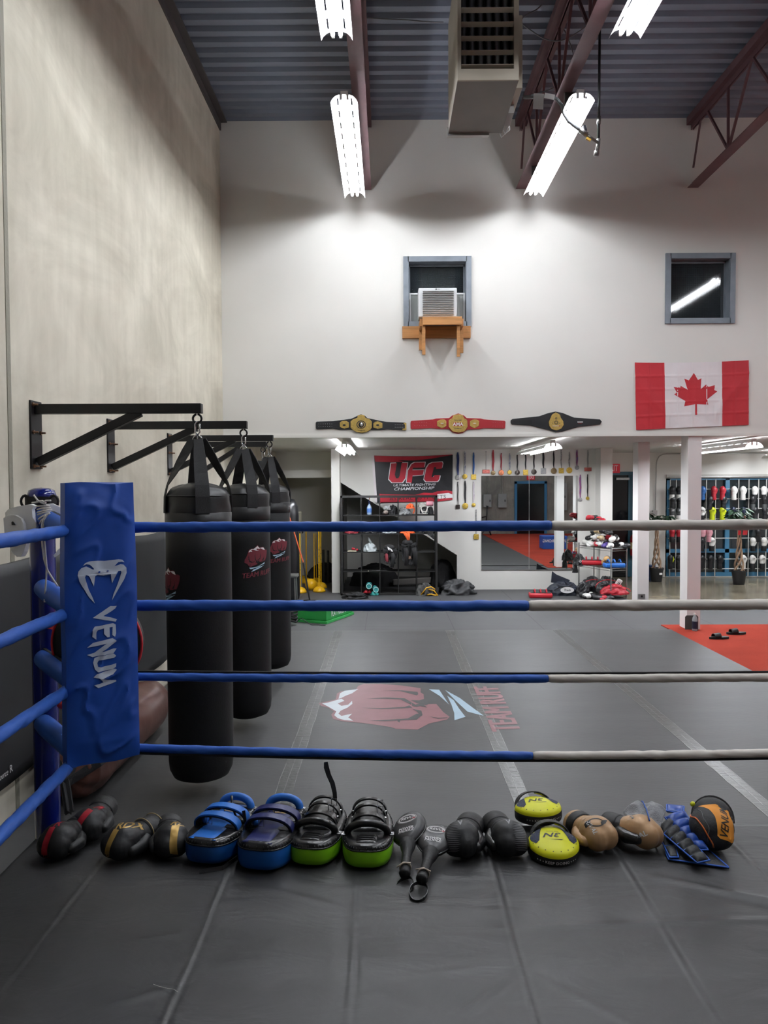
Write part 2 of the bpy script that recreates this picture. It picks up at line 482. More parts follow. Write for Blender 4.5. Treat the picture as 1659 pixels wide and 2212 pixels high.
struct('wall_back', holes_wall(WX, WR, ZM, ZR+.1, DU, DU+.2, [W1, W2]), white)
struct('trim_2', MB().bx(WX, WR, DU-.012, DU+.01, ZM-.03, ZM+.012), white)
# mezzanine slab
struct('ceiling', MB().bx(WX, WR, DU+.2, 17.4, ZM, ZM+.25), M('mezzanine_soffit', 'cfccc6', .8, var=.02))
# rear walls under the mezzanine: stair cut-out wall
P = [at(733, 968, DB), at(1300, 968, DB)]
x0 = at(733, 1100, DB).x; x1 = at(1300, 1100, DB).x
o1 = at(735, 1040, DB); o2 = at(987, 1199, DB)
poly = [(x0, ZM), (x0, o1.z), (o2.x, o2.z), (o2.x, 0), (x1, 0), (x1, ZM)]
struct('wall_rear', MB().prism(poly, .12, lambda u, v, w_: Vector((u, DB+w_, v))), white)
x1b = at(1323, 1100, 14.12).x
struct('wall_rear', MB().bx(at(1297, 1100, 14.12).x, x1b, 14.12, DB+.5, 0, ZM), white)
struct('wall_rear', MB().bx(x0-.2, o2.x+.6, 16.6, 16.7, 0, ZM).bx(o2.x+.5, o2.x+.6, DB+.12, 16.7, 0, ZM), white)
px0 = at(716, 1100, 14.1).x
struct('trim_3', MB().bx(px0, x0+.03, 14.1, 16.7, 0, ZM), white)
# far left corner: header, duct box, rear wall
struct('wall_rear', MB().bx(WX, px0, 16.9, 17.0, 0, ZM), white)
struct('trim_4', MB().bx(WX, px0, 15.1, 15.4, 2.13, 2.28), M('bright_white', 'efeeea', .7))
struct('trim_5', MB().bx(WX, px0, 15.2, 15.35, 2.28, ZM), white)
# front hall wall with the door and the big window
dx0, dx1 = 4.15, at(1368, 1100, DF).x
sx0, sx1 = at(1440, 1100, DF).x, WR-.15
sz1 = at(1500, 1031, DF).z; sz0 = at(1500, 1250, DF).z
struct('wall_front', holes_wall(x1, WR, 0, ZM, DF, DF+.2, [(dx0, dx1, 0, 2.17), (sx0, sx1, max(.02, sz0), sz1)]), white)
struct('wall_right', MB().bx(WR, WR+.2, YB-.2, 17.4, -.1, ZR+.2), white)
struct('wall_behind', MB().bx(WX-.2, WR+.2, YB-.2, YB, -.1, ZR+.2), m_conc2)
struct('wall_outside', MB().bx(x1-1, WR+.2, 18.9, 19.0, -.1, 3), M('night_dark', '1c2226', .9))
# pillars
def pillar(pxl, pxf, pxr, D, name):
    a = at(pxf, 1200, D).x; b = at(pxr, 1200, D).x
    struct(name, MB().bx(a, b, D, D+.26, 0, ZM), M('pillar_paint', 'e6e2e0', .6, var=.015), bevel=.004)
pillar(0, 1485, 1514, 10.32, 'trim_6')
pillar(0, 1377, 1402, 12.3, 'trim_7')
# ceiling deck
m_deck = M('painted_steel_deck', '767c8a', .5, metal=.25, var=.05, vs=2)
mb = MB()
prof = []; y = YB-.2; 
while y < 10.5:
    prof += [(y, ZR), (y+.085, ZR), (y+.11, ZR+.045), (y+.175, ZR+.045)]; y += .2
mb.grid(2, len(prof), lambda i, j: Vector((WX-.1+(WR-WX+.2)*i, prof[round(j*(len(prof)-1))][0], prof[round(j*(len(prof)-1))][1])))
struct('ceiling', mb, m_deck, fix=False)
struct('ceiling', MB().bx(WX-.2, WR+.2, YB-.2, 10.6, ZR+.06, ZR+.12), m_deck)
m_red = M('red_oxide_steel', '5e4145', .55, bump=.1, var=.12, vs=6)
struct('trim_8', MB().bx(WX, WX+.10, YB, DU, ZR-.02, ZR).bx(WX, WX+.02, YB, DU, ZR-.12, ZR), M('edge_angle', '4a4444', .6, var=.1))
# joists
def joist(X, lab):
    t = thing('roof_joist', lab, 'joist', (X, 4, ZR-.08), group='open web roof joists')
    for dz, w_, nm in ((-.03, .05, 'top_chord'), ):
        m_ = MB()
        m_.bx(X-.075, X-.008, YB, DU-.01, ZR-.10, ZR-.092).bx(X+.008, X+.075, YB, DU-.01, ZR-.10, ZR-.092)
        m_.bx(X-.016, X-.008, YB, DU-.01, ZR-.16, ZR-.10).bx(X+.008, X+.016, YB, DU-.01, ZR-.16, ZR-.10)
        m_.bx(X-.075, X+.075, YB, DU-.01, ZR-.092, ZR-.002)
        m_.build(nm, m_red, t, world=True)
    zb = 5.86
    m_ = MB(); m_.bx(X-.07, X+.07, YB, DU-.05, zb-.006, zb).bx(X-.016, X-.008, YB, DU-.05, zb, zb+.06).bx(X+.008, X+.016, YB, DU-.05, zb, zb+.06)
    m_.build('bottom_chord', m_red, t, world=True)
    y = 9.2; zt = ZR-.13
    m_ = MB(); m_.cyl((X, DU-.3, zt), (X, DU-.06, zb+.25), .014, n=8); m_.build('web_bar', m_red, t, world=True)
    while y > 1.5:
        for y2 in (y+.62, y+.02, y-.58):
            m_ = MB(); m_.bar((X, y, zb+.03), (X, y2, zt), .026, .026); m_.build('web_bar', m_red, t, world=True)
        y -= 1.2
    return t
for X, lab in ((-.27, 'red steel roof joist left of the unit heater, above the left lights'), (1.77, 'red steel roof joist right of the unit heater, above the right lights'),
               (4.02, 'red steel roof joist nearest the right edge of the photo, over the right window'), (6.2, 'red steel roof joist farthest right, above the turf lights')):
    joist(X, lab)
# ------------------------------------------------------------------ fluorescent fixtures
m_tube = M('lit_fluorescent_tube', 'ffffff', .5, emit='f4f8ff', es=TUBE_E)
m_refl = M('white_enamel_reflector', 'f4f4f2', .35, var=.01)
m_gal = M('galvanised_steel', '9a9a98', .4, metal=.8, var=.1, vs=20)
def fixture():
    t = thing('fluorescent_light', 'x', 'ceiling light', (0,0,0))
    L = 2.44; mb = MB()
    prof = [(-.13, -.045), (-.115, -.015), (-.085, .015), (-.05, .028), (0, .03), (.05, .028), (.085, .015), (.115, -.015), (.13, -.045)]
    # slotted reflector: upward slots leave dashes of the deck showing
    segs = 10
    for i in range(len(prof)-1):
        slot = i in (2, 5)
        (xa, za), (xb, zb_) = prof[i], prof[i+1]
        if not slot:
            mb.add([(xa, 0, za), (xb, 0, zb_), (xb, L, zb_), (xa, L, za)], [(0,1,2,3)])
        else:
            xm0, zm0 = xa+(xb-xa)*.28, za+(zb_-za)*.28; xm1, zm1 = xa+(xb-xa)*.72, za+(zb_-za)*.72
            mb.add([(xa, 0, za), (xm0, 0, zm0), (xm0, L, zm0), (xa, L, za)], [(0,1,2,3)])
            mb.add([(xm1, 0, zm1), (xb, 0, zb_), (xb, L, zb_), (xm1, L, zm1)], [(0,1,2,3)])
            for k in range(segs+1):
                y0 = max(0, L*k/segs-.05); y1 = min(L, L*k/segs+.05)
                mb.add([(xm0, y0, zm0), (xm1, y0, zm1), (xm1, y1, zm1), (xm0, y1, zm0)], [(0,1,2,3)])
    r = mb.build('reflector', m_refl, t, smooth=False, solid=.0015, fix=False)
    MB().bx(-.035, .035, .02, L-.02, .032, .075).build('ballast_housing', m_refl, t, bevel=.003)
    for x in (-.032, .032):
        MB().cyl((x, .03, -.012), (x, L-.03, -.012), .016, n=12).build('tube', m_tube, t, smooth=True, ang=1)
    for y in (0, L):
        for x in (-.032, .032):
            MB().bx(x-.012, x+.012, y-.012 if y else .0, y+.012 if y else .024, -.02, .03).build('lamp_holder', m_refl, t, bevel=.003)
    return t
fx0 = fixture()
FX = [(-.40, 7.43, 'slotted fluorescent light hanging at left beside the unit heater, far end by the wall'),
      (-.40, 3.98, 'slotted fluorescent light at the top edge, left of the unit heater'),
      (1.85, 7.43, 'slotted fluorescent light hanging behind the gas pipe, right of the unit heater'),
      (1.95, 3.98, 'slotted fluorescent light at the top edge, right of the unit heater'), (1.9, .5, None),
      (5.95, 4.4, None), (5.95, .8, None), (7.9, 8.0, None)]
m_cable = M('grey_cable', '55565a', .5)
for i, (x, y, lab) in enumerate(FX):
    f = fx0 if i == 0 else dup(fx0)
    f.location = (x, y, 5.65); f['group'] = 'high fluorescent lights'
    f['label'] = lab or ['', '', '', '', 'fluorescent light overhead on the right row, behind the camera', 'fluorescent light over the turf, seen mirrored in the right window', 'fluorescent light over the near end of the turf', 'fluorescent light over the far right of the turf'][i]
    for yy in (.35, 2.1): MB().bx(-.0735 if x < 0 else -.15 if x == 1.95 else -.08, .08 if x < 0 else .01, yy-.01, yy+.01, .07, .205).build('hanger', m_gal, f)
m_tube2 = M('lit_fluorescent_tube_low', 'ffffff', .5, emit='f4f8ff', es=TUBE_E*1.35)
for x, y, lab in ((-.62, 11.0, 'small fluorescent light under the mezzanine, left of the three'), (2.35, 10.95, 'fluorescent light under the mezzanine above the medals'), (5.2, 10.95, 'fluorescent light under the mezzanine behind the front pillar'), (7.7, 13.2, 'fluorescent light under the mezzanine at the far right')):
    f = dup(fx0, (x, y, ZM-.11), label=lab, group='mezzanine fluorescent lights', swap={'tube': m_tube2})
    for c in list(f.children):
        if c.name.startswith('hanger'): bpy.data.objects.remove(c)
# ================================================================== THE RING
m_canvas = bpy.data.materials.new('ring_canvas_vinyl'); m_canvas.use_nodes = True
def _canvas(m):
    nt = m.node_tree; N = nt.nodes; L = nt.links; b = N['Principled BSDF']
    tc = N.new('ShaderNodeTexCoord')
    n = N.new('ShaderNodeTexNoise'); n.inputs['Scale'].default_value = 1.8; n.inputs['Detail'].default_value = 7; L.new(tc.outputs['Object'], n.inputs['Vector'])
    r = N.new('ShaderNodeValToRGB'); r.color_ramp.elements[0].position = .3; r.color_ramp.elements[1].position = .75
    r.color_ramp.elements[0].color = lin('29292a'); r.color_ramp.elements[1].color = lin('333334'); L.new(n.outputs['Fac'], r.inputs[0]); L.new(r.outputs[0], b.inputs['Base Color'])
    b.inputs['Roughness'].default_value = .46; b.inputs['Specular IOR Level'].default_value = .5
    mp = N.new('ShaderNodeMapping'); mp.inputs['Rotation'].default_value = (0, 0, .5); mp.inputs['Scale'].default_value = (1, 2.2, 1); L.new(tc.outputs['Object'], mp.inputs[0])
    n2 = N.new('ShaderNodeTexNoise'); n2.inputs['Scale'].default_value = 3.2; n2.inputs['Detail'].default_value = 4; n2.inputs['Distortion'].default_value = .7; L.new(mp.outputs[0], n2.inputs['Vector'])
    ck = N.new('ShaderNodeTexBrick'); ck.inputs['Scale'].default_value = 22; ck.inputs['Mortar Size'].default_value = .02; ck.inputs['Mortar Smooth'].default_value = 1
    mp3 = N.new('ShaderNodeMapping'); mp3.inputs['Rotation'].default_value = (0, 0, .78); L.new(tc.outputs['Object'], mp3.inputs[0]); L.new(mp3.outputs[0], ck.inputs['Vector'])
    b1 = N.new('ShaderNodeBump'); b1.inputs['Strength'].default_value = .35; b1.inputs['Distance'].default_value = .02; L.new(n2.outputs['Fac'], b1.inputs['Height'])
    b2 = N.new('ShaderNodeBump'); b2.inputs['Strength'].default_value = .08; b2.inputs['Distance'].default_value = .002; L.new(ck.outputs['Fac'], b2.inputs['Height']); L.new(b1.outputs[0], b2.inputs['Normal'])
    L.new(b2.outputs[0], b.inputs['Normal'])
_canvas(m_canvas)
CX0, CX1, CY0, CY1 = -1.63, 2.94, -.95, 3.60
ring = thing('ring_platform', 'low raised ring floor covered in creased black canvas, all the gear lies on it', 'ring floor', ((CX0+CX1)/2, (CY0+CY1)/2, 0))
def cz(x, y):                                   # height of the canvas
    z = .003*noise.noise(Vector((x*1.3, y*1.3, 1)))+.0015*noise.noise(Vector((x*4, y*5, 3)))
    for k, sx in enumerate((-1.24, -.68, -.13, .43, .98, 1.53, 2.1)):
        s_ = sx+.012*noise.noise(Vector((y*1.5, sx*7, 0))); d = abs(x-s_)
        if d < .06:
            amp = (.0030, .0032, .0035, .006, .0045, .006, .005)[k]*(.6+.8*abs(noise.noise(Vector((y*2.2, sx, 5)))))
            z += amp*math.exp(-(d/.008)**2)*.75 - amp*.45*math.exp(-((x-s_-.017)/.008)**2)
            z += amp*.35*math.exp(-(d/.03)**2)*noise.noise(Vector((x*12, y*16, sx)))
    # cross seam and long loose folds
    for (ax_, ay, bx_, by, am, wd) in ((.3, 2.72, 1.7, 2.80, .006, .016), (1.05, 3.10, 1.70, 2.78, .013, .02), (1.40, 2.95, 1.75, 2.75, .009, .018), (1.1, 2.35, 1.9, 2.2, .008, .03), (-.6, 3.05, -.15, 2.85, .006, .02), (.43, 2.5, .2, 2.25, .006, .012), (.43, 2.5, .75, 2.2, .004, .012), (-1.0, 2.62, -.68, 2.72, .004, .01), (-.9, 2.3, -.66, 2.42, .005, .012), (.0, 2.45, .42, 2.52, .004, .012), (-.15, 3.1, .0, 3.14, .005, .01)):
        vx, vy = bx_-ax_, by-ay; l2 = vx*vx+vy*vy; t = max(0, min(1, ((x-ax_)*vx+(y-ay)*vy)/l2))
        d = math.hypot(x-ax_-vx*t, y-ay-vy*t)
        if d < wd*4: z += am*math.exp(-(d/wd)**2)*math.sin(PI*min(1, max(0, t))*.96+.06)
    e = min(x-CX0, CX1-x, CY1-y, y-CY0)
    if e < .03: z -= .02*(1-e/.03)**2
    return ZC+z
def axis(lo, hi, fine0, fine1, f, c):
    r = []; v = lo
    while v < hi-1e-6:
        r.append(v); v += f if fine0 <= v <= fine1 else c
    return r+[hi]
ax_x = axis(CX0, CX1, -1.65, 2.0, .007, .05); ax_y = axis(CY0, CY1, 1.9, 3.7, .014, .06)
mb = MB(); nx, ny = len(ax_x), len(ax_y)
mb.add([(x, y, cz(x, y)) for y in ax_y for x in ax_x], [(j*nx+i, j*nx+i+1, (j+1)*nx+i+1, (j+1)*nx+i) for j in range(ny-1) for i in range(nx-1)])
mb.build('canvas', m_canvas, ring, smooth=True, world=True, fix=False)
MB().bx(CX0+.005, CX1-.005, CY0+.005, CY1-.005, 0, ZC-.022).build('skirt', M('skirt_black', '1c1c1d', .6), ring, world=True)
th = thing('loose_thread', 'white frayed thread lying on the torn canvas seam', 'thread', atz(384, 2140, ZC+.004))
pts = [atz(x, y, ZC+.008) for x, y in ((331, 2126), (345, 2131), (362, 2135), (376, 2137), (384, 2143))]
MB().tube(pts, .0008, 5).build('thread', M('thread_white', 'c9c6c0', .8), th, world=True)
# ---- posts
m_post = M('gloss_blue_enamel', '14206e', .16, coat=.6, var=.05, vs=8)
m_blue = M('blue_vinyl', '2a56a8', .5, bump=.12, bs=14, var=.06, vs=10, spec=.35)
m_blue_pad = M('blue_pad_vinyl', '1c4aa2', .5, bump=.3, bs=7, var=.05, vs=5, spec=.4, stretch=(1, 1, 1.6))
m_whitev = M('white_vinyl', 'd9d3ca', .5, bump=.12, bs=14, var=.03, vs=10)
m_zip = M('black_webbing', '121214', .7)
PZ = [1.793, 1.468, 1.163, .858]
PX, PY = -1.57, 3.48
def ring_post(x, y, lab):
    t = thing('ring_post', lab, 'ring post', (x, y, ZC), group='ring corner posts')
    MB().cyl((0,0,0), (0,0,1.55), .055, n=40).build('pole', m_post, t, smooth=True, ang=.6)
    MB().lathe([(.059, 1.50), (.062, 1.51), (.062, 1.565), (.055, 1.588), (.03, 1.598), (0.0001, 1.600)], 40).build('post_cap', m_post, t, smooth=True)
    return t
post = ring_post(PX, PY, 'glossy blue ring corner post at left, hung with the white head guard')
post2 = ring_post(2.86, 3.48, 'blue ring corner post out past the right edge, holding the white rope ends')
# turnbuckle sleeves slanting from the post to the rope corner
RC = Vector((-1.265, 3.19, 0))
for i, z in enumerate(PZ):
    a = at(93, (1118, 1270, 1422, 1562)[i], 3.425); b = at(158, (1150, 1318, 1470, 1622)[i], 3.16)
    mb = MB(); pts = [a+(b-a)*k/6 for k in range(7)]
    mb.tube(pts, [.040, .044, .044, .043, .042, .042, .040], 20)
    o = mb.build('turnbuckle_sleeve', m_blue, post, smooth=True, world=True, ang=.9)
    if i == 2 or i == 0:
        mb = MB(); mb.strap([p+Vector((.0, .01, .043)) for p in pts], .012, .006, (1, 0, 0)); mb.build('sleeve_zip', m_zip, post, world=True)
# ---- ropes
def wob(p, k, s_): return p + Vector((0, 0, .0015*noise.noise(Vector((k*.9, s_, 0)))))
def rope(pts_fn, L, switch, r, lab, seed, wrap=.0018, strip=None):
    t = thing('ring_rope', lab, 'ring rope', pts_fn(0), group='padded ring ropes')
    def seg(a, b, m, nm):
        mb = MB(); K = max(6, int((b-a)*90)); n = 20; vs = []; fs = []
        P = [pts_fn(a+(b-a)*k/K) for k in range(K+1)]
        for k in range(K+1):
            T = (P[min(k+1, K)]-P[max(k-1, 0)]).normalized(); u = Vector((0,0,1)); u = (u-T*u.dot(T)).normalized(); x = T.cross(u)
            s_ = a+(b-a)*k/K
            for j in range(n):
                an = 2*PI*j/n
                wr = noise.noise(Vector((s_*22+math.sin(an)*1.1+math.cos(an)*.7, math.sin(an)*.5+seed*3, math.cos(an)*.6)))
                env = .4+.6*max(0, noise.noise(Vector((s_*3, seed, 2)))+.45)
                endk = min(k, K-k); rad = r+wrap*wr*env*2.4 - (.003 if endk == 0 else 0)
                vs.append(P[k]+(x*math.cos(an)+u*math.sin(an))*rad)
        for k in range(K):
            for j in range(n):
                l = (j+1) % n; fs.append((k*n+j, k*n+l, (k+1)*n+l, (k+1)*n+j))
        fs.append(tuple(range(n-1, -1, -1))); fs.append(tuple(K*n+j for j in range(n)))
        mb.add(vs, fs); return mb.build(nm, m, t, smooth=True, world=True, fix=False)
    seg(0, switch, m_blue, 'blue_sleeve')
    if switch < L: seg(switch+.002, L, m_whitev, 'white_sleeve')
    if strip:
        K = 60; mb = MB()
        mb.strap([pts_fn(L*k/K)+Vector(strip) for k in range(K+1)], .010, .008, (0, 1, 0)); mb.build('velcro_strip', m_zip, t, world=True)
    return t
sag = (.0, .004, .008, .022)
names = ['top', 'second', 'third', 'lowest']
for i, z in enumerate(PZ):
    zb = (z, z, z+.006, z+.014)[i]
    L = 4.12
    sw = at((1190, 1141, 1184, 1151)[i], 1300, 3.19).x-RC.x
    fn = lambda s_, zb=zb, i=i: Vector((RC.x+s_, 3.19, zb-sag[i]*math.sin(PI*s_/4.12)*2))
    rope(fn, L, sw, (.0215, .0225, .0175, .0175)[i], names[i]+' rope across the photo, blue sleeve then white sleeve' + (' with black velcro edge' if i > 1 else ''), i, strip=((0, .008, .021) if i == 2 else (0, -.006, -.020) if i == 3 else None))
    zl = (1.793, 1.468, 1.163, .868)[i]
    fn = lambda s_, zl=zl, i=i: Vector((RC.x+(.07, .02, .005, .04)[i]*s_/1.0*(.9 if s_ < 1 else .9/s_), 3.16-s_, zl-sag[i]*math.sin(PI*s_/4.1)*1.2))
    rope(fn, 4.0, 4.0, .0235, names[i]+' blue rope along the left side running out toward the camera', 10+i, wrap=.0022)
MB().strap([Vector((-1.262, 3.17, PZ[0])), Vector((-1.262, 3.13, PZ[0]))], .055, .05, (1,0,0)).build('rope_tie', m_zip, post, world=True)
# ---- corner pad
a = at(141, 1300, 2.945); b = at(295, 1300, 3.10)
uu = Vector((b.x-a.x, b.y-a.y, 0)); PW = uu.length; uu.normalize(); nn = Vector((uu.y, -uu.x, 0))
c0 = Vector(((a.x+b.x)/2, (a.y+b.y)/2, 0)); ztop, zbot = 1.977, .866
pad = thing('corner_pad', 'tall blue corner pad with a white snake head emblem and lettering', 'corner pad', (c0.x, c0.y, zbot))
PH = ztop-zbot
def padf(u, v, w_):                              # u 0..1 across, v 0..1 up ; front skin
    e = min(u, 1-u); ez = min(v, 1-v)
    x = (u-.5)*PW*(1+.03*math.sin(v*5)+.02*math.cos(v*9))
    bul = .022*(1-(2*u-1)**4)*min(1, ez*12) + .006*noise.noise(Vector((u*3, v*9, 2))) + .010*max(0, 1-abs(noise.noise(Vector((u*1.6+v*3, v*8-u*2.4, 7))))*5)**1.5*min(1, e*7)*(.4+.6*abs(math.sin(v*4+.6)))
    p = c0+uu*x+nn*(bul+w_); p.z = zbot+v*PH+.004*math.sin(u*7)
    return p
mb = MB(); NU, NV = 40, 150
mb.grid(NU, NV, lambda i, j: padf(i, j, 0))
o_ = len(mb.v)
mb2 = MB(); mb2.v = mb.v[:]; mb2.f = mb.f[:]; mb2.m = mb.m[:]
bk = [padf(i/(NU-1), j/(NV-1), 0) - nn*(.075+.02*(1-(2*i/(NU-1)-1)**4)) for j in (0, NV-1) for i in range(NU)]
# side strips, top, bottom
sd = []
for side in (0, NU-1):
    for j in range(NV):
        sd.append(padf(side/(NU-1), j/(NV-1), 0) - nn*.08)
base = len(mb2.v); mb2.v += sd
for si, side in enumerate((0, NU-1)):
    for j in range(NV-1):
        a_, b_ = j*NU+side, (j+1)*NU+side; c_, d_ = base+si*NV+j, base+si*NV+j+1
        mb2.f.append([a_, b_, d_, c_]); mb2.m.append(0)
for j in (0, NV-1):
    mb2.f.append([j*NU+i for i in range(NU)]+[base+NV+j, base+j]); mb2.m.append(0)
mb2.f.append([base, base+NV-1, base+2*NV-1, base+NV]); mb2.m.append(0)
padc = mb2.build('cover', m_blue_pad, pad, smooth=True, world=True, ang=.8)
D_ = Decal(); m_print = M('pale_print', 'c9d3e4', .55, var=.02)
S_ = PH/630.0                                    # metres per photo pixel on the pad
def pp(x, y): return ((x-218)/153*PW, (1358-y)*S_)      # photo px -> pad plane
def zp_(c): return [pp(x/4.366, 1020+y/4.366) for x, y in c]
D_.poly(zp_([(768,895),(790,868),(825,855),(900,852),(970,858),(1050,852),(1100,848),(1135,855),(1158,882),(1130,874),(1095,878),(1060,915),(1118,898),(1148,905),(1170,935),(1176,985),(1150,1050),(1100,1130),(1030,1250),(1045,1190),(1080,1110),(1110,1030),(1122,975),(1118,962),(1095,965),(1082,985),(1036,1082),(1025,990),(1000,992),(960,1000),(900,990),(880,1000),(866,1100),(830,1010),(815,990),(795,985),(784,1000),(795,1050),(820,1130),(850,1200),(872,1265),(820,1200),(770,1110),(735,1040),(722,985),(730,945),(755,915),(798,900),(858,935),(870,930),(850,905),(830,885),(800,880)]), m_print)
D_.poly(zp_([(903,965),(910,955),(922,955),(928,965),(915,970)]), m_blue_pad, 2).poly(zp_([(985,962),(992,952),(1002,952),(1010,960),(998,965)]), m_blue_pad, 2)
D_.poly(zp_([(850,1403),(1015,1302),(1076,1305),(1060,1330),(950,1393),(1020,1415),(1078,1440),(1065,1462),(1020,1450)]), m_print)
D_.poly(zp_([(880,1618),(843,1585),(843,1520),(865,1488),(1040,1474),(1065,1490),(1068,1575),(1055,1610),(1030,1590),(1035,1510),(1005,1512),(1005,1605),(985,1608),(952,1570),(952,1515),(890,1525),(880,1545)]), m_print)
D_.poly(zp_([(795,1688),(850,1645),(1030,1620),(1068,1648),(930,1745),(1040,1722),(1068,1725),(1035,1770),(880,1780),(845,1785),(795,1758),(860,1745),(975,1668),(880,1680)]), m_print)
D_.poly(zp_([(1062,1798),(1040,1815),(900,1825),(886,1850),(893,1885),(920,1892),(1020,1880),(1062,1870),(1060,1905),(1030,1925),(890,1935),(862,1905),(848,1840),(862,1795),(900,1785),(1040,1772)]), m_print)
def zq(c): return [pp(x/4.366, 1380+y/4.366) for x, y in c]
D_.poly(zq([(848,410),(880,380),(1050,352),(1068,365),(1030,405),(935,435),(1015,460),(1060,465),(1062,480),(1030,492),(890,520),(850,485),(900,480),(940,470),(915,440),(900,425)]), m_print)
padv = bvh_of(padc)
inv = pad.matrix_basis.inverted(); rr3 = inv.to_3x3()
org = inv @ Vector((c0.x, c0.y, zbot+PH*.5))
D_.build('emblem', proj_map(padv, org, rr3 @ uu, Vector((0,0,1))), pad, cut=.007, step=.0028, label='white snake head and lettering')
# ---- round black shield with red piping and red strap behind the pad
sh = thing('round_shield', 'round black pad with red piping hanging behind the blue corner pad', 'strike shield', at(215, 1385, 3.36))
cc = at(213, 1388, 3.36); R_ = .197
mb = MB(); mb.lathe([(0.001, -.035), (R_*.85, -.035), (R_, -.02), (R_, .02), (R_*.85, .035), (0.001, .035)], 48, cc, Matrix.Rotation(PI/2, 3, 'X'))
mb.build('body', M('matt_black_leather', '141416', .5, bump=.2, bs=40), sh, smooth=True, world=True, ang=.7)
m_redp = M('red_piping', 'c0282e', .45)
mb = MB(); mb.tube([cc+Vector((R_*math.cos(a/40*2*PI), -.02, R_*math.sin(a/40*2*PI))) for a in range(40)], .006, 8, closed=True); mb.build('piping', m_redp, sh, smooth=True, world=True)
mb = MB(); mb.strap([at(94, 1351, 3.42), at(112, 1354, 3.42), at(138, 1364, 3.42), at(160, 1372, 3.45)], .022, .004, (0, .3, 1)); mb.build('strap', m_redp, sh, world=True)
mb = MB(); mb.ell(at(134, 1522, 3.42), (.022, .02, .02)); mb.build('strap_end', m_redp, sh, smooth=True, world=True)
mb = MB(); mb.ell(at(137, 1292, 3.40), (.018, .03, .035)); mb.build('toggle', m_redp, sh, smooth=True, world=True)
# ---- white head guard tied on the post
m_wl = M('white_leather', 'e6e6e4', .42, bump=.15, bs=30, var=.02)
m_blk = M('black_leather', '17171a', .42, bump=.25, bs=60, var=.1)
m_lace = M('white_lace', 'e2ddd6', .85)
hg = thing('head_guard', 'white leather head guard laced around the top of the blue post', 'head guard', (PX, PY, 1.80))
def lp(px, py, dy=-.075): return at(px, py, PY+dy)
def cyl_part(nm, poly, mat, off, th=.03, seg=.018):
    """a padded panel: outline in photo px, wrapped on a cylinder round the post"""
    R0 = .085
    mb = MB(); m3 = Decal(); pts = []
    for x, y in poly:
        p = at(x, y, PY-.10); pts.append((p.x-PX, p.z))
    m3.poly(pts, mat)
    def mp(u, v, c):
        rr = R0+off; a = max(-1.45, min(1.45, u/(rr*1.9))); ux = math.sin(a)*rr*1.9*(.86 if abs(a) > .1 else 1)
        return Vector((PX+u, PY-.06-rr*math.cos(a)*1.0+.0, v))
    o = m3.build(nm, mp, hg, cut=seg, world=True)
    md = o.modifiers.new('s', 'SOLIDIFY'); md.thickness = th; md.offset = -1
    md = o.modifiers.new('b', 'BEVEL'); md.width = th*.33; md.segments = 3; md.limit_method = 'ANGLE'; md.angle_limit = .7
    for f in o.data.polygons: f.use_smooth = True
    return o
q = lambda L_: [(x/4.366, 1020+y/4.366) for x, y in L_]
cyl_part('left_cheek', q([(78,380),(110,350),(200,322),(330,300),(370,315),(345,350),(350,420),(380,470),(385,515),(300,640),(270,740),(240,790),(200,790),(155,750),(120,690),(95,590),(80,480)]), m_wl, .0, .035)
cyl_part('ear_cover', q([(90,430),(140,398),(210,400),(265,430),(290,480),(300,560),(290,640),(240,660),(170,655),(120,640),(100,560)]), m_wl, .022, .02)
cyl_part('ear_slot', q([(176,465),(188,456),(202,470),(215,492),(178,492)]), m_blk, .026, .004)
cyl_part('right_cheek', q([(455,300),(520,295),(580,325),(612,370),(615,430),(600,440),(520,390),(470,370),(440,345),(485,315)]), m_wl, .0, .035)
cyl_part('chin_rim', q([(600,700),(560,735),(532,780),(540,800),(580,770),(612,730)]), m_wl, .0, .03)
mb = MB()
for k in range(6):
    l0 = lp((345, 350, 352, 355, 362, 372)[k]/4.366, 1020+(322, 352, 380, 402, 445, 488)[k]/4.366, -.165)
    r0 = lp((470, 480, 492, 480, 455, 430)[k]/4.366, 1020+(318, 335, 352, 365, 390, 420)[k]/4.366, -.165)
    mb.tube([l0, (l0+r0)/2+Vector((0, -.012, 0)), r0], .0035, 6)
    if k < 5:
        l1 = lp((350, 352, 355, 362, 372)[k]/4.366, 1020+(352, 380, 402, 445, 488)[k]/4.366, -.165)
        mb.tube([r0, (l1+r0)/2+Vector((0, -.008, 0)), l1], .003, 6)
mb.build('lacing', m_lace, hg, smooth=True, world=True)
def lace(ptsq, nm='lace', d=-.185):
    mb = MB(); P_ = [lp(x/4.366, 1020+y/4.366, d) for x, y in ptsq]; out = []
    for i in range(len(P_)-1):
        for k in range(4): out.append(P_[i].lerp(P_[i+1], k/4))
    out.append(P_[-1]); mb.tube(out, .0038, 7); mb.build(nm, m_lace, hg, smooth=True, world=True)
lace([(318,215),(335,240),(355,265),(385,285),(420,300),(432,290),(400,272),(370,275),(345,285),(300,290)], 'bow')
lace([(345,265),(400,290),(430,270),(480,268)], 'bow')
lace([(470,385),(440,410),(425,450),(412,510),(392,600),(400,700),(415,820),(450,930),(500,1010),(545,1075)])
lace([(430,400),(400,470),(395,520),(418,620),(428,760),(440,900),(436,1000),(428,1110),(425,1200)])
mb = MB(); mb.cyl(lp(425/4.366, 1020+1195/4.366, -.185), lp(425/4.366, 1020+1225/4.366, -.185), .006, n=8); mb.build('aglet', m_lace, hg, world=True)
mb = MB()
mb.lathe([(.064, -.012), (.070, -.012), (.070, .03), (.064, .03), (.064, -.012)], 32, (PX, PY, lp(90, 1083, 0).z-.008))
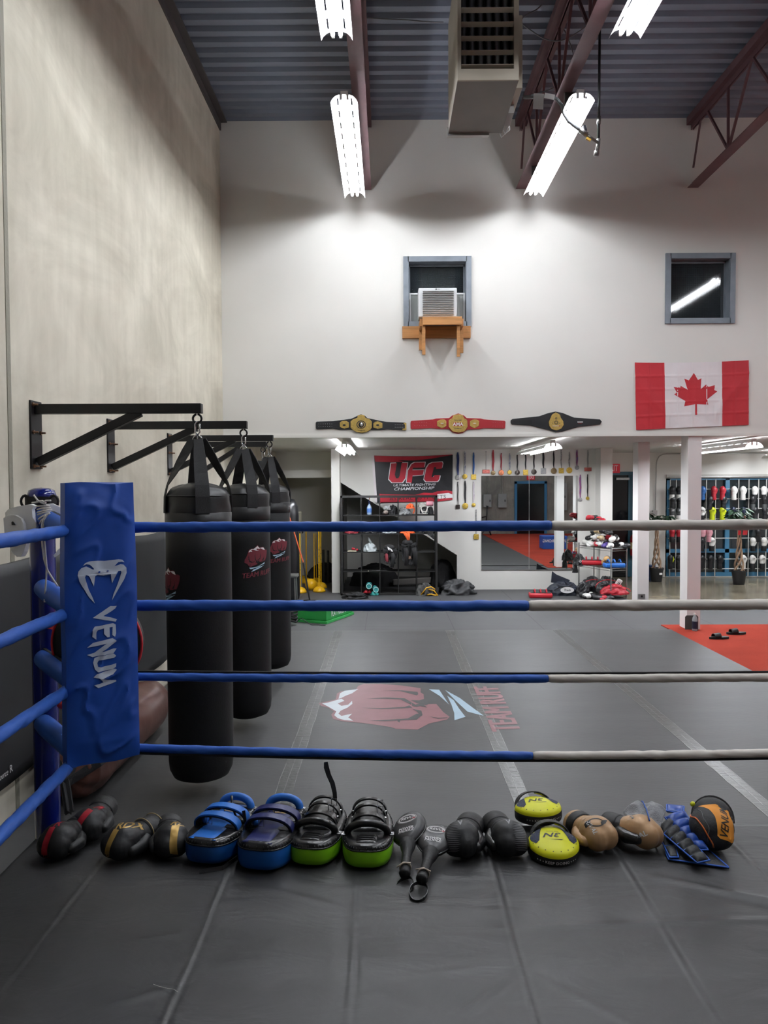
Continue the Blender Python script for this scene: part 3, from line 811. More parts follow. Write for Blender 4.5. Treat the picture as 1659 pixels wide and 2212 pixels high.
mb.build('chin_strap', m_zip, hg, smooth=True, world=True, ang=.6)
for x in (55, 116):
    c_ = lp(x, 1083, -.05); mb = MB(); mb.tube([c_+Vector((.02*math.cos(a), -.0, .026*math.sin(a))) for a in [k*2*PI/12 for k in range(12)]], .006, 6, closed=True); mb.build('strap_loop', m_zip, hg, smooth=True, world=True)
# ---- wall pads on the concrete
m_wpad = M('wall_pad_vinyl', '2a2b2d', .52, bump=.25, bs=3, var=.08, vs=3, spec=.4)
yy = [1.6, 3.7, 5.55, 7.42]
for i in range(3):
    t = thing('wall_pad', ['black wall pad at the left edge with small printed lettering', 'black wall pad on the concrete behind the blue corner post', 'black wall pad on the concrete beside the nearest hanging bag'][i], 'wall pad', (WX+.001, (yy[i]+yy[i+1])/2, .29), group='wall pads')
    mb = MB()
    mb.grid(24, 18, lambda u, v, i=i: Vector((WX+.055+.012*(1-(2*u-1)**6)*(1-(2*v-1)**6)+.006*noise.noise(Vector((u*5, v*4, i*3))), yy[i]+.006+(yy[i+1]-yy[i]-.012)*u, .29+1.245*v+.006*math.sin(u*11+i))))
    mb.build('cover', m_wpad, t, smooth=True, world=True, solid=.05)
D_ = Decal(); p = atx(12, 1671, WX+.07)
D_.text('source', M('thin_white_print', 'c8c8c8', .6), (-.03, 0), .05, shear=.3, sx=.8).text('R', M('thin_white_print'), (.06, .004), .06, bold=.01)
tw = [o for o in bpy.data.objects if o.name.startswith('wall_pad')][0]
D_.build('lettering', plane_map((WX+.0705, p.y, p.z), (0, 1, 0), (0, 0, 1)), tw, world=True)
# ================================================================== BAGS AND BRACKETS
m_bkt = M('black_painted_steel', '101012', .45, var=.1, spec=.45)
m_cop = M('copper_bolt', '8a6a55', .35, metal=.9)
m_chr = M('chrome', 'c9c9cc', .18, metal=1, var=.05)
m_bagl = M('bag_leather_black', '141517', .40, bump=.22, bs=9, var=.1, vs=4, spec=.5)
m_bagc = M('bag_canvas_black', '0b0c0e', .6, bump=.1, bs=90, var=.1, vs=4, spec=.35)
m_web = M('nylon_webbing', '1e1f22', .6, bump=.6, bs=120, stretch=(8, 8, .3), var=.1)
m_maroon = M('logo_maroon', '6e2732', .6, var=.04); m_lw = M('logo_white', 'e4e2e2', .6); m_lb = M('logo_pale_blue', 'a9cbdc', .6); m_lk = M('logo_line_black', '0e0e10', .6)
def bracket(X1, D, lab, zt=2.478, w_=.06):
    t = thing('bag_bracket', lab, 'wall bracket', (WX, D, zt-.3), group='wall brackets for the hanging bags')
    MB().bx(WX, WX+.012, D-.075, D+.075, zt-.40, zt+.02).build('wall_plate', m_bkt, t, world=True, bevel=.002)
    MB().bx(WX+.012, X1, D-w_/2, D+w_/2, zt-.06, zt).build('arm', m_bkt, t, world=True, bevel=.003)
    MB().bar((WX+.02, D, zt-.36), (WX+.012+(X1-WX)*.62, D, zt-.052), .052, .052).build('brace', m_bkt, t, world=True, bevel=.003)
    for dy in (-.05, .05):
        for dz in (0.0, -.17, -.38):
            MB().cyl((WX+.012, D+dy, zt-.005+dz), (WX+.02, D+dy, zt-.005+dz), .013, n=6).cyl((WX+.02, D+dy, zt-.005+dz), (WX+.045, D+dy, zt-.005+dz), .006, n=8).build('bolt', m_cop, t, world=True)
    return t
def torus(mb, c, r, t, u, v, n=20, a0=0, a1=2*PI):
    u = Vector(u); v = Vector(v); full = abs(a1-a0) > 6.2
    mb.tube([Vector(c)+u*r*math.cos(a0+(a1-a0)*k/n)+v*r*math.sin(a0+(a1-a0)*k/n) for k in range(n if full else n+1)], t, 8, closed=full)
# emblem outlines measured on the floor print (crop px), turned upright: u along the reading direction, v up
def fl(c): 
    o = []
    for x, y in c:
        p = atz(640+x/3.0722, 1360+y/3.0722, .03); o.append((p.y, -p.x))
    return o
FO = fl([(148,490),(262,465),(270,425),(300,410),(395,400),(410,375),(450,360),(575,362),(700,372),(825,390),(825,418),(845,430),(848,462),(860,495),(930,495),(975,548),(1018,580),(1000,598),(880,625),(805,665),(660,660),(625,648),(520,632),(430,620),(310,610),(245,595),(232,565),(250,545),(215,520),(165,508)])
FL = [fl(c) for c in ([(570,407),(700,405),(805,415),(810,430),(800,438),(760,428),(690,410)], [(460,460),(600,452),(720,458),(765,485),(760,500),(690,465),(590,460)],
      [(430,520),(560,524),(720,515),(750,505),(770,520),(700,525),(560,530)], [(480,607),(620,600),(740,592),(800,560),(835,565),(800,600),(700,605),(590,610)],
      [(770,528),(830,540),(838,570),(825,580),(800,545)], [(765,485),(790,500),(830,490),(870,520),(845,515),(820,510),(800,515),(770,510)],
      [(760,470),(815,472),(850,462),(890,490),(860,505),(800,490)], [(672,600),(690,605),(685,620),(672,612)], [(880,578),(940,588),(1005,585),(1000,590),(940,595)])]
FW = [fl(c) for c in ([(170,492),(215,485),(300,460),(320,475),(275,492),(300,508),(345,500),(370,475),(372,495),(340,520),(295,540),(280,560),(300,575),(370,560),(345,585),(377,607),(320,603),(275,590),(252,570),(265,545),(215,515)],
      [(280,462),(290,425),(320,408),(412,396),(370,425),(330,440),(300,455)])]
FB = [fl(c) for c in ([(880,397),(948,400),(1015,500),(1000,485),(950,440)], [(988,402),(1085,455),(1245,575),(1135,545),(1060,475)], [(1002,440),(1045,470),(1080,525),(1123,580),(1050,603),(1048,555),(1030,500)])]
tx0, tx1 = fl([(1465,655)])[0], fl([(1245,372)])[0]; tx2 = fl([(1290,500)])[0]
allp = FO+FB[1]
U0 = min(p[0] for p in allp); U1 = max(p[0] for p in allp); V1 = max(p[1] for p in FO); V0 = min(tx0[1], tx1[1])
def emblem(dc, s, oc, mats, flip=False, text='TEAM RUFF'):
    cu, cv = (U0+U1)/2, (V0+V1)/2
    g = lambda L_: [((u-cu)*s+oc[0], (v-cv)*s+oc[1]) for u, v in L_]
    dc.poly(g(FO), mats[0], 1)
    for f in FW: dc.poly(g(f), mats[1], 2)
    for k_, f in enumerate(FL): dc.poly(g(f), mats[3], 2+.12*k_)
    for f in FB: dc.poly(g(f), mats[2], 1)
    return g
# print on the floor mats
fm = [o for o in bpy.data.objects if o.name.startswith('floor_mat')]
fp_m = [M('floor_print_rose', '8c6166', .5, var=.06, vs=9), M('floor_print_white', 'd5dde2', .5, var=.05), M('floor_print_blue', 'b0c8d8', .5, var=.05), m_mat]
dc = Decal()
g = emblem(dc, 1, ((U0+U1)/2, (V0+V1)/2), fp_m)
tl = (tx1[0]-tx0[0])
tcx = (atz(640+1330/3.0722, 1360+510/3.0722, .03)); 
for k_ in range(5): dc.text('TEAM RUFF', fp_m[0], (tcx.y+(k_-2)*.007, -tcx.x+(k_%2)*.006), .33, bold=0, sx=.80, shear=-.12, lay=1+.1*k_)
o = dc.build('fist_print', lambda u, v, c: Vector((-v, u, .0306+c*.9+(.0016 if abs(-v-xs[1]) < .06 or abs(-v-xs[0]) < .06 else 0))), fm[1], cut=.05, label='faded rose fist with TEAM RUFF lettering')
def heavy_bag(X, D, ang, zl, lab, logo=.13, zb=.125, r=.2, twist=0):
    t = thing('heavy_bag', lab, 'punching bag', (X, D, zb), group='hanging heavy bags')
    zr = 1.80-zb; zt = zr+.17
    prof = [(.001, 0), (r*.55, .004), (r*.86, .03), (r*.97, .075), (r, .13), (r*1.0, .5), (r*1.01, 1.0), (r, 1.4), (r*.995, zr)]
    MB().lathe(prof, 56).build('body', m_bagc, t, smooth=True)
    MB().lathe([(r*1.008, zr-.10), (r*1.02, zr-.095), (r*1.02, zr+.0), (r*.99, zr+.004)], 56).build('collar', m_bagl, t, smooth=True)
    def top(u, v):
        a = 2*PI*u; rr = [1.0, .985, .955, .80, .5, .25, .02]; zz = [0, .06, .105, .150, .175, .182, .184]
        k = v*6; i = min(5, int(k)); f = k-i; R = (rr[i]*(1-f)+rr[i+1]*f)*r; Z = zz[i]*(1-f)+zz[i+1]*f
        w_ = noise.noise(Vector((math.cos(a)*2, math.sin(a)*2, v*3+X*9)))*.014*(1 if 0 < v < .9 else .3)
        return Vector((math.cos(a)*(R+w_), math.sin(a)*(R+w_), zr+Z+w_*.5))
    MB().grid(56, 20, top, closed_u=True).build('top_cover', m_bagl, t, smooth=True)
    torus_m = MB(); torus(torus_m, (0,0,zr+.105), r*.965, .005, (1,0,0), (0,1,0), 48); torus_m.build('seam', m_bagl, t, smooth=True)
    for k in range(4):
        a = PI/4*0+PI/2*k+ang*0+.25+twist; ca, sa = math.sin(a), -math.cos(a)
        P_ = [Vector((ca*r*1.025, sa*r*1.025, zr-.0)), Vector((ca*r*1.01, sa*r*1.01, zr+.10)), Vector((ca*r*.93, sa*r*.93, zr+.17)), Vector((ca*.03, sa*.03, zr+.455))]
        tn = Vector((-sa, ca, 0)); ux = Vector((1, -.2, 0)) if tn.x >= 0 else Vector((-1, .2, 0)); P_ = P_[:3]+[P_[2].lerp(P_[3], q_) for q_ in (.25, .5, .75, 1)]
        MB().strap(P_, [.085, .085, .084, .08, .075, .068, .055], .006, [tn, tn, tn]+[tn.lerp(ux, q_) for q_ in (.35, .6, .8, .9)]).build('strap', m_web, t)
    zc = zr+.455; mb = MB()
    MB().cyl((0,0,2.405-zb), (0,0,2.42-zb), .008, n=8).build('swivel', m_chr, t)
    mb = MB(); torus(mb, (0, 0, 2.385-zb), .027, .007, (1,0,0), (0,0,1)); mb.build('eye_ring', m_bkt, t, smooth=True)
    mb = MB(); mb.tube([(0, .012, 2.36-zb), (.014, 0, 2.35-zb), (.014, 0, zc+.045), (0, 0, zc+.03), (-.014, 0, zc+.045), (-.014, 0, 2.35-zb), (0, -.012, 2.365-zb)], .0055, 8); mb.build('snap_hook', m_chr, t, smooth=True)
    for s_ in (-1, 1):
        mb = MB(); mb.tube([(0, s_*.0, zc+.035), (s_*.022, s_*.005, zc+.015), (s_*.036, 0, zc-.012), (0, 0, zc-.014), (0, 0, zc+.03)], .004, 7); mb.build('link', m_chr, t, smooth=True)
    dc = Decal(); s = logo/(U1-U0)*1.0
    H_ = (V1-V0)*s
    emblem(dc, s, (0, zl-zb), [m_maroon, m_lw, m_lb, m_lk])
    for k_ in range(3): dc.text('TEAM RUFF', m_maroon, (.01+(k_-1)*.0018, zl-zb-H_*.47+(k_%2)*.001), logo*.27, bold=0, sx=.95, shear=.1, lay=1+.1*k_)
    def mp(u, v, c):
        a = ang+u/r; R = r*1.012+c+.001; return Vector((math.sin(a)*R, -math.cos(a)*R, v+u*.10))
    dc.build('fist_emblem', mp, t, cut=.012, step=.001, label='maroon fist and TEAM RUFF print')
    return t
bs = [(-1.185, 4.80, 'nearest wall bracket, holding the biggest bag', -1.155), (-1.14, 6.1, 'second wall bracket back, holding the middle bag', -1.11), (-1.19, 7.75, 'third wall bracket back, between the middle and the deepest bags', -1.15), (-1.44, 8.9, 'farthest wall bracket with the shorter arm', -1.40)]
for x, d, lab, x1 in bs: bracket(x1, d, lab)
R_ = math.radians
heavy_bag(-1.185, 4.8, R_(-50), 1.35, 'nearest and largest black heavy bag with its maroon fist turned to the left', logo=.21, twist=.12)
heavy_bag(-1.14, 6.1, R_(38), 1.39, 'middle black heavy bag hanging with a maroon fist print on its right side', logo=.20, twist=.25)
heavy_bag(-1.19, 7.75, R_(34), 1.34, 'third black heavy bag back, maroon fist print above TEAM RUFF lettering', logo=.20, twist=.2)
heavy_bag(-1.44, 8.9, R_(30), 1.36, 'farthest heavy bag, mostly hidden behind the third one', logo=.20)
# ---- brown bag lying along the wall
m_brown = M('brown_leather', '5b3a32', .38, bump=.3, bs=6, var=.14, vs=5, spec=.5)
bb = thing('old_heavy_bag', 'brown leather heavy bag lying on the floor along the concrete wall', 'punching bag', (-1.93, 5.3, .03))
def bf(u, v):
    a = 2*PI*u; K = [0, .03, .10, .22, .9, 1.45, 1.62, 1.70]; RR = [.06, .13, .17, .19, .20, .20, .17, .02]
    k = v*7; i = min(6, int(k)); f = k-i; y = K[i]*(1-f)+K[i+1]*f; r = RR[i]*(1-f)+RR[i+1]*f
    wr = .012*noise.noise(Vector((math.cos(a)*2.5, math.sin(a)*2.5, y*6)))*(2.2 if y < .3 else .7)
    return Vector((-1.93+(r+wr)*math.cos(a), 4.52+y, .03+.205+(r+wr)*math.sin(a)))
MB().grid(40, 60, bf, closed_u=True).build('body', m_brown, bb, smooth=True, world=True)
for k in range(3):
    a = (.35, 1.25, 2.2)[k]
    pts = [Vector((-1.93+math.cos(a)*.205, 4.95, .235+math.sin(a)*.205)), Vector((-1.93+math.cos(a)*.205, 4.72, .235+math.sin(a)*.205)), Vector((-1.93+math.cos(a)*.185, 4.60, .235+math.sin(a)*.175)), Vector((-1.90, 4.45, .22)), Vector((-1.83, 4.33, .10))]
    MB().strap(pts, .055, .006, (-math.sin(a), 0, math.cos(a))).build('strap', m_web, bb, world=True)
    o = MB(); z0 = Vector((-1.93+math.cos(a)*.211, 4.98, .235+math.sin(a)*.211)); tv = Vector((-math.sin(a), 0, math.cos(a)))
    for s_ in (-1.5, -.5, .5, 1.5): o.tube([z0+tv*s_*.02, z0+tv*s_*.02+Vector((0, .10, 0))], .0025, 5)
    o.build('stitching', M('tan_stitch', 'b08a72', .7), bb, world=True)
mb = MB(); torus(mb, (-1.80, 4.28, .06), .03, .005, (1,0,0), (0,1,.2)); mb.build('ring', m_chr, bb, smooth=True, world=True)
# ================================================================== GEAR ALONG THE ROPE
m_lt = M('matt_black_glove', '1a1b1d', .5, bump=.15, bs=40, var=.08, spec=.4)
m_glk = M('gloss_black_leather', '101113', .28, bump=.35, bs=22, var=.1, spec=.6)
m_cuffk = M('black_cuff', '141416', .6, bump=.2, bs=60)
m_redf = M('metallic_red_print', 'a01c2c', .35, metal=.25); m_goldf = M('metallic_gold_print', 'b4924e', .35, metal=.35)
m_greyf = M('gloss_grey_print', '5a5b5f', .35); m_whf = M('white_print', 'dcdcdc', .5); m_blkf = M('black_print', '151515', .5)
m_tan = M('tan_satin_leather', 'b5916a', .38, bump=.25, bs=12, var=.06, vs=9, metal=.15)
def E3(rx, ry, rz): return Matrix.Rotation(math.radians(rz), 3, 'Z') @ Matrix.Rotation(math.radians(ry), 3, 'Y') @ Matrix.Rotation(math.radians(rx), 3, 'X')
def EU(rx, ry, rz): return E3(rx, ry, rz).to_euler()
def glove(lab, loc, rot, side=1, skin=m_lt, cuff=m_cuffk, s=1.0, group=None, palm=None, vox=.0055, thumbout=1.0):
    """boxing glove: fist toward +y, back of hand up, thumb on side*x"""
    t = thing('boxing_glove', lab, 'boxing glove', loc, rot=EU(*rot), group=group)
    k = side
    shp = [('e', (0, .055*s, .068*s), (.074*s, .072*s, .064*s)), ('e', (-.020*s, .082*s, .056*s), (.054*s, .058*s, .055*s)), ('e', (.020*s, .082*s, .056*s), (.054*s, .058*s, .055*s)), ('e', (-.004*k*s, .01*s, .062*s), (.064*s, .065*s, .055*s)),
           ('c', (0, -.035*s, .055*s), (0, .02*s, .058*s), .046*s, .054*s)]
    def zn(c, n):
        return 0
    body = blob('body', shp, [skin], t, vox, 5)
    th = blob('thumb', [('c', (.044*k*s, -.02*s, .048*s), (.066*k*s*thumbout, .02*s, .042*s), .027*s, .028*s), ('c', (.066*k*s*thumbout, .02*s, .042*s), (.068*k*s*thumbout, .072*s, .044*s), .028*s, .022*s)], palm or skin, t, vox, 3)
    mb = MB()
    mb.lathe([(.040*s, -.11*s), (.054*s, -.112*s), (.058*s, -.105*s), (.056*s, -.07*s), (.053*s, -.03*s), (.048*s, -.01*s), (.030*s, -.01*s), (.036*s, -.105*s), (.040*s, -.11*s)], 28, (0, 0, .056*s), Matrix.Rotation(-PI/2, 3, 'X') , sx=1.05, sy=.92)
    cf = mb.build('cuff', cuff, t, smooth=True, ang=.9)
    for v in cf.data.vertices: v.co.y = v.co.y
    mb = MB(); mb.lathe([(.0585*s, -.098*s), (.0595*s, -.093*s), (.0575*s, -.050*s), (.056*s, -.045*s)], 28, (0, 0, .056*s), Matrix.Rotation(-PI/2, 3, 'X'), sx=1.05, sy=.92)
    mb.build('wrist_strap', cuff, t, smooth=True)
    return t, body
def band(body, parent, mat, a, b, w_, up=(0,0,1), nm='stripe', lead=None, cut=.01, org=(0, .06, .06)):
    """coloured band thrown from above onto the glove: centre line a->b in the plane seen from `up`"""
    bv = bvh_of(body); n = Vector(up).normalized(); v = Vector((0, 1, 0)); v = (v-n*v.dot(n)).normalized(); u = v.cross(n)
    dc = Decal(); ax_, ay = a; bx_, by = b; L = math.hypot(bx_-ax_, by-ay); px_, py_ = -(by-ay)/L*w_/2, (bx_-ax_)/L*w_/2
    dc.poly([(ax_+px_, ay+py_), (ax_-px_, ay-py_), (bx_-px_, by-py_), (bx_+px_, by+py_)], mat)
    if lead: lead(dc)
    return dc.build(nm, proj_map(bv, org, u, v), parent, cut=cut)
def on_canvas(px, py, dz=0): return atz(px, py, ZC+.004+dz)
# fist points at rotz: -y is toward the camera -> rotz 180
def gl_loc(px, py, rz=180, dz=0, k=.055):       # where the middle of the fist rests -> origin at the wrist
    p = on_canvas(px, py, 0); a = math.radians(rz); return (p.x+math.sin(a)*k, p.y-math.cos(a)*k, p.z+dz)
up_cam = Vector((0, -.75, .66))
def loc_dir(t, d): return t.matrix_basis.to_3x3().inverted() @ Vector(d)
def stripe_from_cam(t, body, mat, cx, cy, ang, w_, L, txt=None, tpos=None, tsize=.05, trot=0, nm='stripe', extra=None, tm=None, bold=.02, shear=.25, d=(0, -.80, .60), right=(1, 0, 0), toff=None):
    """artwork placed as it faces the viewer side: cx, cy world offsets (right, up) from glove middle"""
    bv = bvh_of(body); R = t.matrix_basis.to_3x3().inverted()
    n = R @ Vector(d).normalized(); u0 = R @ Vector(right); u = (u0-n*u0.dot(n)).normalized(); v = n.cross(u)
    o = R @ Vector((0, 0, 0)) + Vector((0, .05, .055))
    dc = Decal(); c_, s_ = math.cos(ang), math.sin(ang)
    if L: dc.poly([(cx+c_*a-s_*b, cy+s_*a+c_*b) for a, b in ((-w_/2, -L/2), (w_/2, -L/2), (w_/2, L/2), (-w_/2, L/2))], mat)
    if txt: dc.text(txt, tm or mat, tpos, tsize, rot=trot, bold=bold, shear=shear, lay=1)
    if extra: extra(dc)
    return dc.build(nm, proj_map(bv, o, u, v, .25), t, cut=.008)
S_G = 1.06
g1, b1 = glove('black boxing glove with a red stripe lying leftmost on the ring floor', gl_loc(130, 1846, 166), (0, 0, 166), side=-1, s=S_G, group=None)
stripe_from_cam(g1, b1, m_redf, -.028, -.03, -.12, .027, .15, 'R', (-.008, .062), .05, trot=.1)
g2, b2 = glove('black boxing glove with a red stripe, propped behind the leftmost glove', gl_loc(200, 1810, 176, .01), (-6, 10, 176), side=-1, s=S_G)
stripe_from_cam(g2, b2, m_redf, -.020, -.01, -.45, .030, .14, 'R', (.030, .075), .05, trot=-.2)
g3, b3 = glove('black boxing glove with a gold stripe beside the red striped pair', gl_loc(268, 1848, 150), (0, 0, 150), side=-1, s=S_G)
stripe_from_cam(g3, b3, m_goldf, -.040, -.03, -.28, .026, .14, 'RDX', (.018, .060), .05, trot=.15)
g4, b4 = glove('black boxing glove with a gold stripe touching the light blue kick pad', gl_loc(370, 1844, 200), (0, 0, 200), side=1, s=S_G*.97)
stripe_from_cam(g4, b4, m_goldf, .032, -.02, .08, .030, .14, 'RD', (.032, .064), .045, trot=-.05)
m_gpipe = M('gold_piping', 'b8a072', .4)
def cuff_flap(t, mat, s=1.1):
    mb = MB(); mb.tube([Vector((math.cos(a)*.060*s, -.050*s, .056*s+math.sin(a)*.053*s)) for a in [k*2*PI/30 for k in range(30)]], .0022, 6, closed=True)
    mb.tube([Vector((math.cos(a)*.060*s, -.108*s, .056*s+math.sin(a)*.053*s)) for a in [k*2*PI/30 for k in range(30)]], .0022, 6, closed=True)
    mb.build('cuff_piping', mat, t, smooth=True)
cuff_flap(g3, m_gpipe)
# black textured pair
def brush(dc, mir=1):
    random.seed(4)
    for k in range(15):
        y = -.055+k*.0075; x0 = -.070*mir
        dc.poly([(x0, y-.002), (x0+mir*(.035+.012*random.random()), y-.004+.001*k*.1), (x0+mir*(.05+.01*random.random()), y-.001), (x0, y+.0022)] if mir > 0 else [(x0, y-.002), (x0, y+.0022), (x0+mir*(.05+.01*random.random()), y-.001), (x0+mir*(.035+.012*random.random()), y-.004)], m_greyf)
g5, b5 = glove('plain black boxing glove with grey brush lines, beside the punch paddles', gl_loc(998, 1843, 160), (0, 0, 160), side=-1, s=S_G, palm=m_glk)
stripe_from_cam(g5, b5, m_greyf, 0, 0, 0, .01, 0, 'V', (-.01, .062), .045, trot=-.02, extra=lambda dc: brush(dc, 1), shear=0, nm='brush_print', tm=M('grey_lettering', '8c8d90', .4))
g6, b6 = glove('plain black boxing glove with grey brush lines, touching the yellow focus mitts', gl_loc(1098, 1841, 194), (0, 0, 194), side=1, s=S_G, palm=m_glk)
stripe_from_cam(g6, b6, m_greyf, 0, 0, 0, .01, 0, 'V', (.0, .062), .045, trot=-.02, extra=lambda dc: brush(dc, -1), shear=0, nm='brush_print', tm=M('grey_lettering'))
# tan pair
m_cuff2 = M('tan_cuff', 'a9845f', .42, bump=.2, bs=20)
g7, b7 = glove('tan boxing glove with a black horn emblem, nearest the yellow focus mitts', gl_loc(1290, 1834, 200), (5, 0, 200), side=1, skin=m_tan, cuff=m_tan, s=S_G*.99)
def horn(dc):
    dc.ring((-.01, .035), .034, .005, m_blkf, ry=.02)
    dc.poly([(-.055, .012), (-.035, .03), (-.03, .048), (-.045, .045), (-.058, .03)], m_blkf)
    dc.poly([(.01, .02), (.03, .03), (.045, .048), (.025, .045), (.008, .035)], m_blkf)
stripe_from_cam(g7, b7, m_blkf, 0, 0, 0, 0, 0, 'RIVAL', (-.035, .015), .026, trot=-1.2, extra=horn, tm=m_whf, nm='horn_emblem', bold=.01)
mb = MB(); mb.lathe([(.062, -.090), (.0635, -.085), (.0615, -.048), (.060, -.043)], 28, (0, 0, .059), Matrix.Rotation(-PI/2, 3, 'X'), sx=1.05, sy=.94); mb.build('black_band', m_cuffk, g7, smooth=True)
g8, b8 = glove('tan boxing glove lying with its black palm and cuff turned up, beside the grey towel', gl_loc(1383, 1832, 224), (4, -12, 224), side=1, skin=m_tan, cuff=m_cuffk, s=S_G*.99, palm=m_glk)
stripe_from_cam(g8, b8, m_whf, 0, 0, 0, 0, 0, 'RIVAL', (-.035, -.03), .030, trot=.35, nm='lettering', bold=.02, shear=.1)
# ---- kick pads
def kick_pad(lab, loc, rz, side_mat, face_mat, panel_mat, kind, L=.40, W=.205, T=.095, s=1.0, tilt=0):
    t = thing('kick_pad', lab, 'kick pad', loc, rot=EU(tilt, 0, rz), group='kick pads')
    W *= s; L *= s; T *= s
    def outline(k, n=56, pw=3.2):
        r = []
        for i in range(n):
            a = 2*PI*i/n; c_, s_ = math.cos(a), math.sin(a)
            x = math.copysign(abs(c_)**(2/pw), c_)*W/2*k; y = math.copysign(abs(s_)**(2/(pw*.8)), s_)*(L/2-(1-k)*W/2)
            r.append((x, y))
        return r
    curve = lambda y: .012*(2*y/L)**2
    def ringz(k, z): return [Vector((x, y, z+curve(y))) for x, y in outline(k)]
    def stack(levels, mat, nm, cap0=True, cap1=True):
        mb = MB(); vs = []; fs = []; n = 56
        for k, z in levels: vs += ringz(k, z)
        for j in range(len(levels)-1):
            for i in range(n):
                l = (i+1) % n; fs.append((j*n+i, j*n+l, (j+1)*n+l, (j+1)*n+i))
        for cap, j in ((cap0, 0), (cap1, len(levels)-1)):
            if cap:
                c0_ = len(vs); 
                for kk in (.66, .33): vs += [Vector((v.x*kk, v.y*kk, v.z-curve(v.y)+curve(v.y*kk))) for v in ringz(levels[j][0], levels[j][1])]
                vs.append(Vector((0, 0, levels[j][1])))
                for i in range(n):
                    l = (i+1) % n
                    fs += [(j*n+i, j*n+l, c0_+l, c0_+i), (c0_+i, c0_+l, c0_+n+l, c0_+n+i), (c0_+n+i, c0_+n+l, c0_+2*n)]
        mb.add(vs, fs); return mb.build(nm, mat, t, smooth=True, ang=.9)
    stack([(.86, 0), (.95, .006), (1.0, .025), (1.0, T*.62), (.985, T*.72)], side_mat, 'strike_block', cap1=False)
    fc = stack([(.985, T*.70), (.975, T*.80), (.93, T*.90), (.86, T*.95), (.80, T*.97)], face_mat, 'back_panel', cap0=False)
    # lacing round the edge
    o_ = ringz(.985, T*.73); mb = MB(); pts = []
    for i in range(len(o_)): pts.append(o_[i]+Vector((0, 0, .003*math.sin(i*PI/1))))
    mb.tube(pts, .0035, 6, closed=True)
    for i in range(len(o_)):
        p = o_[i]; q_ = Vector((p.x*.955, p.y*.965, p.z+T*.13)); mb.tube([p, (p+q_)/2+Vector((0, 0, .004)), q_], .0024, 5)
    mb.build('edge_lacing', m_glk, t, smooth=True)
    zt = T*.97
    def strip(x0, x1, y0, y1, h, mat, nm, n=10):
        mb = MB(); mb.grid(n, 24, lambda u, v: Vector((x0+(x1-x0)*u, y0+(y1-y0)*v, zt+curve(y0+(y1-y0)*v)+h*(1-(2*u-1)**6)*(1-(2*v-1)**10)-.003)))
        return mb.build(nm, mat, t, smooth=True, solid=.003)
    def handle(y, w_, h, r, mat, nm='handle', lean=0, rivet=True, wd=None, z0=.0):
        K = 16; pts = []; 
        for k in range(K+1):
            a = PI*k/K; pts.append(Vector((-math.cos(a)*w_/2, y+lean*math.sin(a), zt+curve(y)+z0-.004+h*math.sin(a)**.8)))
        mb = MB()
        if wd: mb.strap(pts, wd, r*2, (0, 1, 0))
        else: mb.tube(pts, r, 12)
        o = mb.build(nm, mat, t, smooth=True, ang=.8, bevel=(.002 if wd else 0))
        if rivet:
            for sx in (-1, 1):
                mb = MB(); mb.box((sx*(w_/2+.012), y, zt+curve(y)), (.030, .026, .004)); mb.build('handle_tab', m_chr2, t, bevel=.001)
                mb = MB(); mb.ell((sx*(w_/2+.018), y, zt+curve(y)+.002), (.006, .006, .003), n=10, m=6); mb.build('rivet', m_chr, t, smooth=True)
        return o
    if kind == 'blue':
        strip(-W*.28, W*.24, -L*.455, L*.44, .008, panel_mat, 'centre_panel')
        for y in (.30, .10, -.12): strip(-W*.44, W*.44, L*y-.012, L*y+.030, .007, m_glk, 'cross_band')
        for k, y in enumerate((.13, -.09)):
            handle(L*y, W*.84, .070, .004, panel_mat, 'forearm_strap', lean=-.03, rivet=False, wd=.046)
            handle(L*y+.004, W*.78, .063, .004, m_cuffk, 'strap_lining', lean=-.03, rivet=False, wd=.050)
        handle(L*.38, W*.60, .046, .018, side_mat2 if False else M('light_blue_vinyl', '2b6fc6', .4, bump=.1, bs=14), 'grip', lean=.01)
        mb = MB(); mb.ell((-W*.28, -L*.06, zt+.016), (.016, .02, .016)); mb.build('strap_bulge', M('light_blue_vinyl'), t, smooth=True)
        bv = bvh_of(fc)
        dc = Decal(); gq = M('worn_gold_print', 'a88a48', .5); dc.ring((-.02, L*.25), .016, .005, gq, ry=.010).ring((.018, L*.245), .014, .004, gq, ry=.009).poly([(-.03, L*.22), (.03, L*.215), (.034, L*.225), (-.02, L*.23)], gq)
        dc.build('gold_lettering', lambda u, v, c: Vector((u, v, zt+.0055+curve(v)+c)), t)
        mb = MB(); pts = [Vector((W*.40, L*.05, zt+.05)), Vector((W*.50, -L*.02, zt-.01)), Vector((W*.54, -L*.12, T*.4)), Vector((W*.55, -L*.30, .02)), Vector((W*.40, -L*.48, .006)), Vector((W*.05, -L*.60, .004))]
        if 'light blue' in lab: 
            mb.strap(pts, .016, .003, (0, .4, 1)); mb.build('loose_strap', m_cuffk, t)
            mb = MB(); mb.tube([Vector((-W*.05, L*.32, zt+.06)), Vector((W*.08, L*.16, zt+.045)), Vector((W*.30, L*.02, zt+.01)), Vector((W*.55, L*.02, zt-.0)), Vector((W*.75, L*.10, zt+.03))], .006, 8); mb.build('buckle_strap', m_glk, t, smooth=True)
        for k in range(2):
            mb = MB(); c_ = Vector((-W*.05-.02*k, L*(.06-.2*k), zt+.028)); q = [c_+Vector((a, 0, b)) for a, b in ((-.012, -.016), (.012, -.016), (.012, .016), (-.012, .016))]; mb.tube(q, .0022, 6, closed=True); mb.build('buckle', m_chr, t)
    else:
        strip(-W*.22, W*.22, -L*.42, -L*.20, .010, m_glk, 'ribbed_panel')
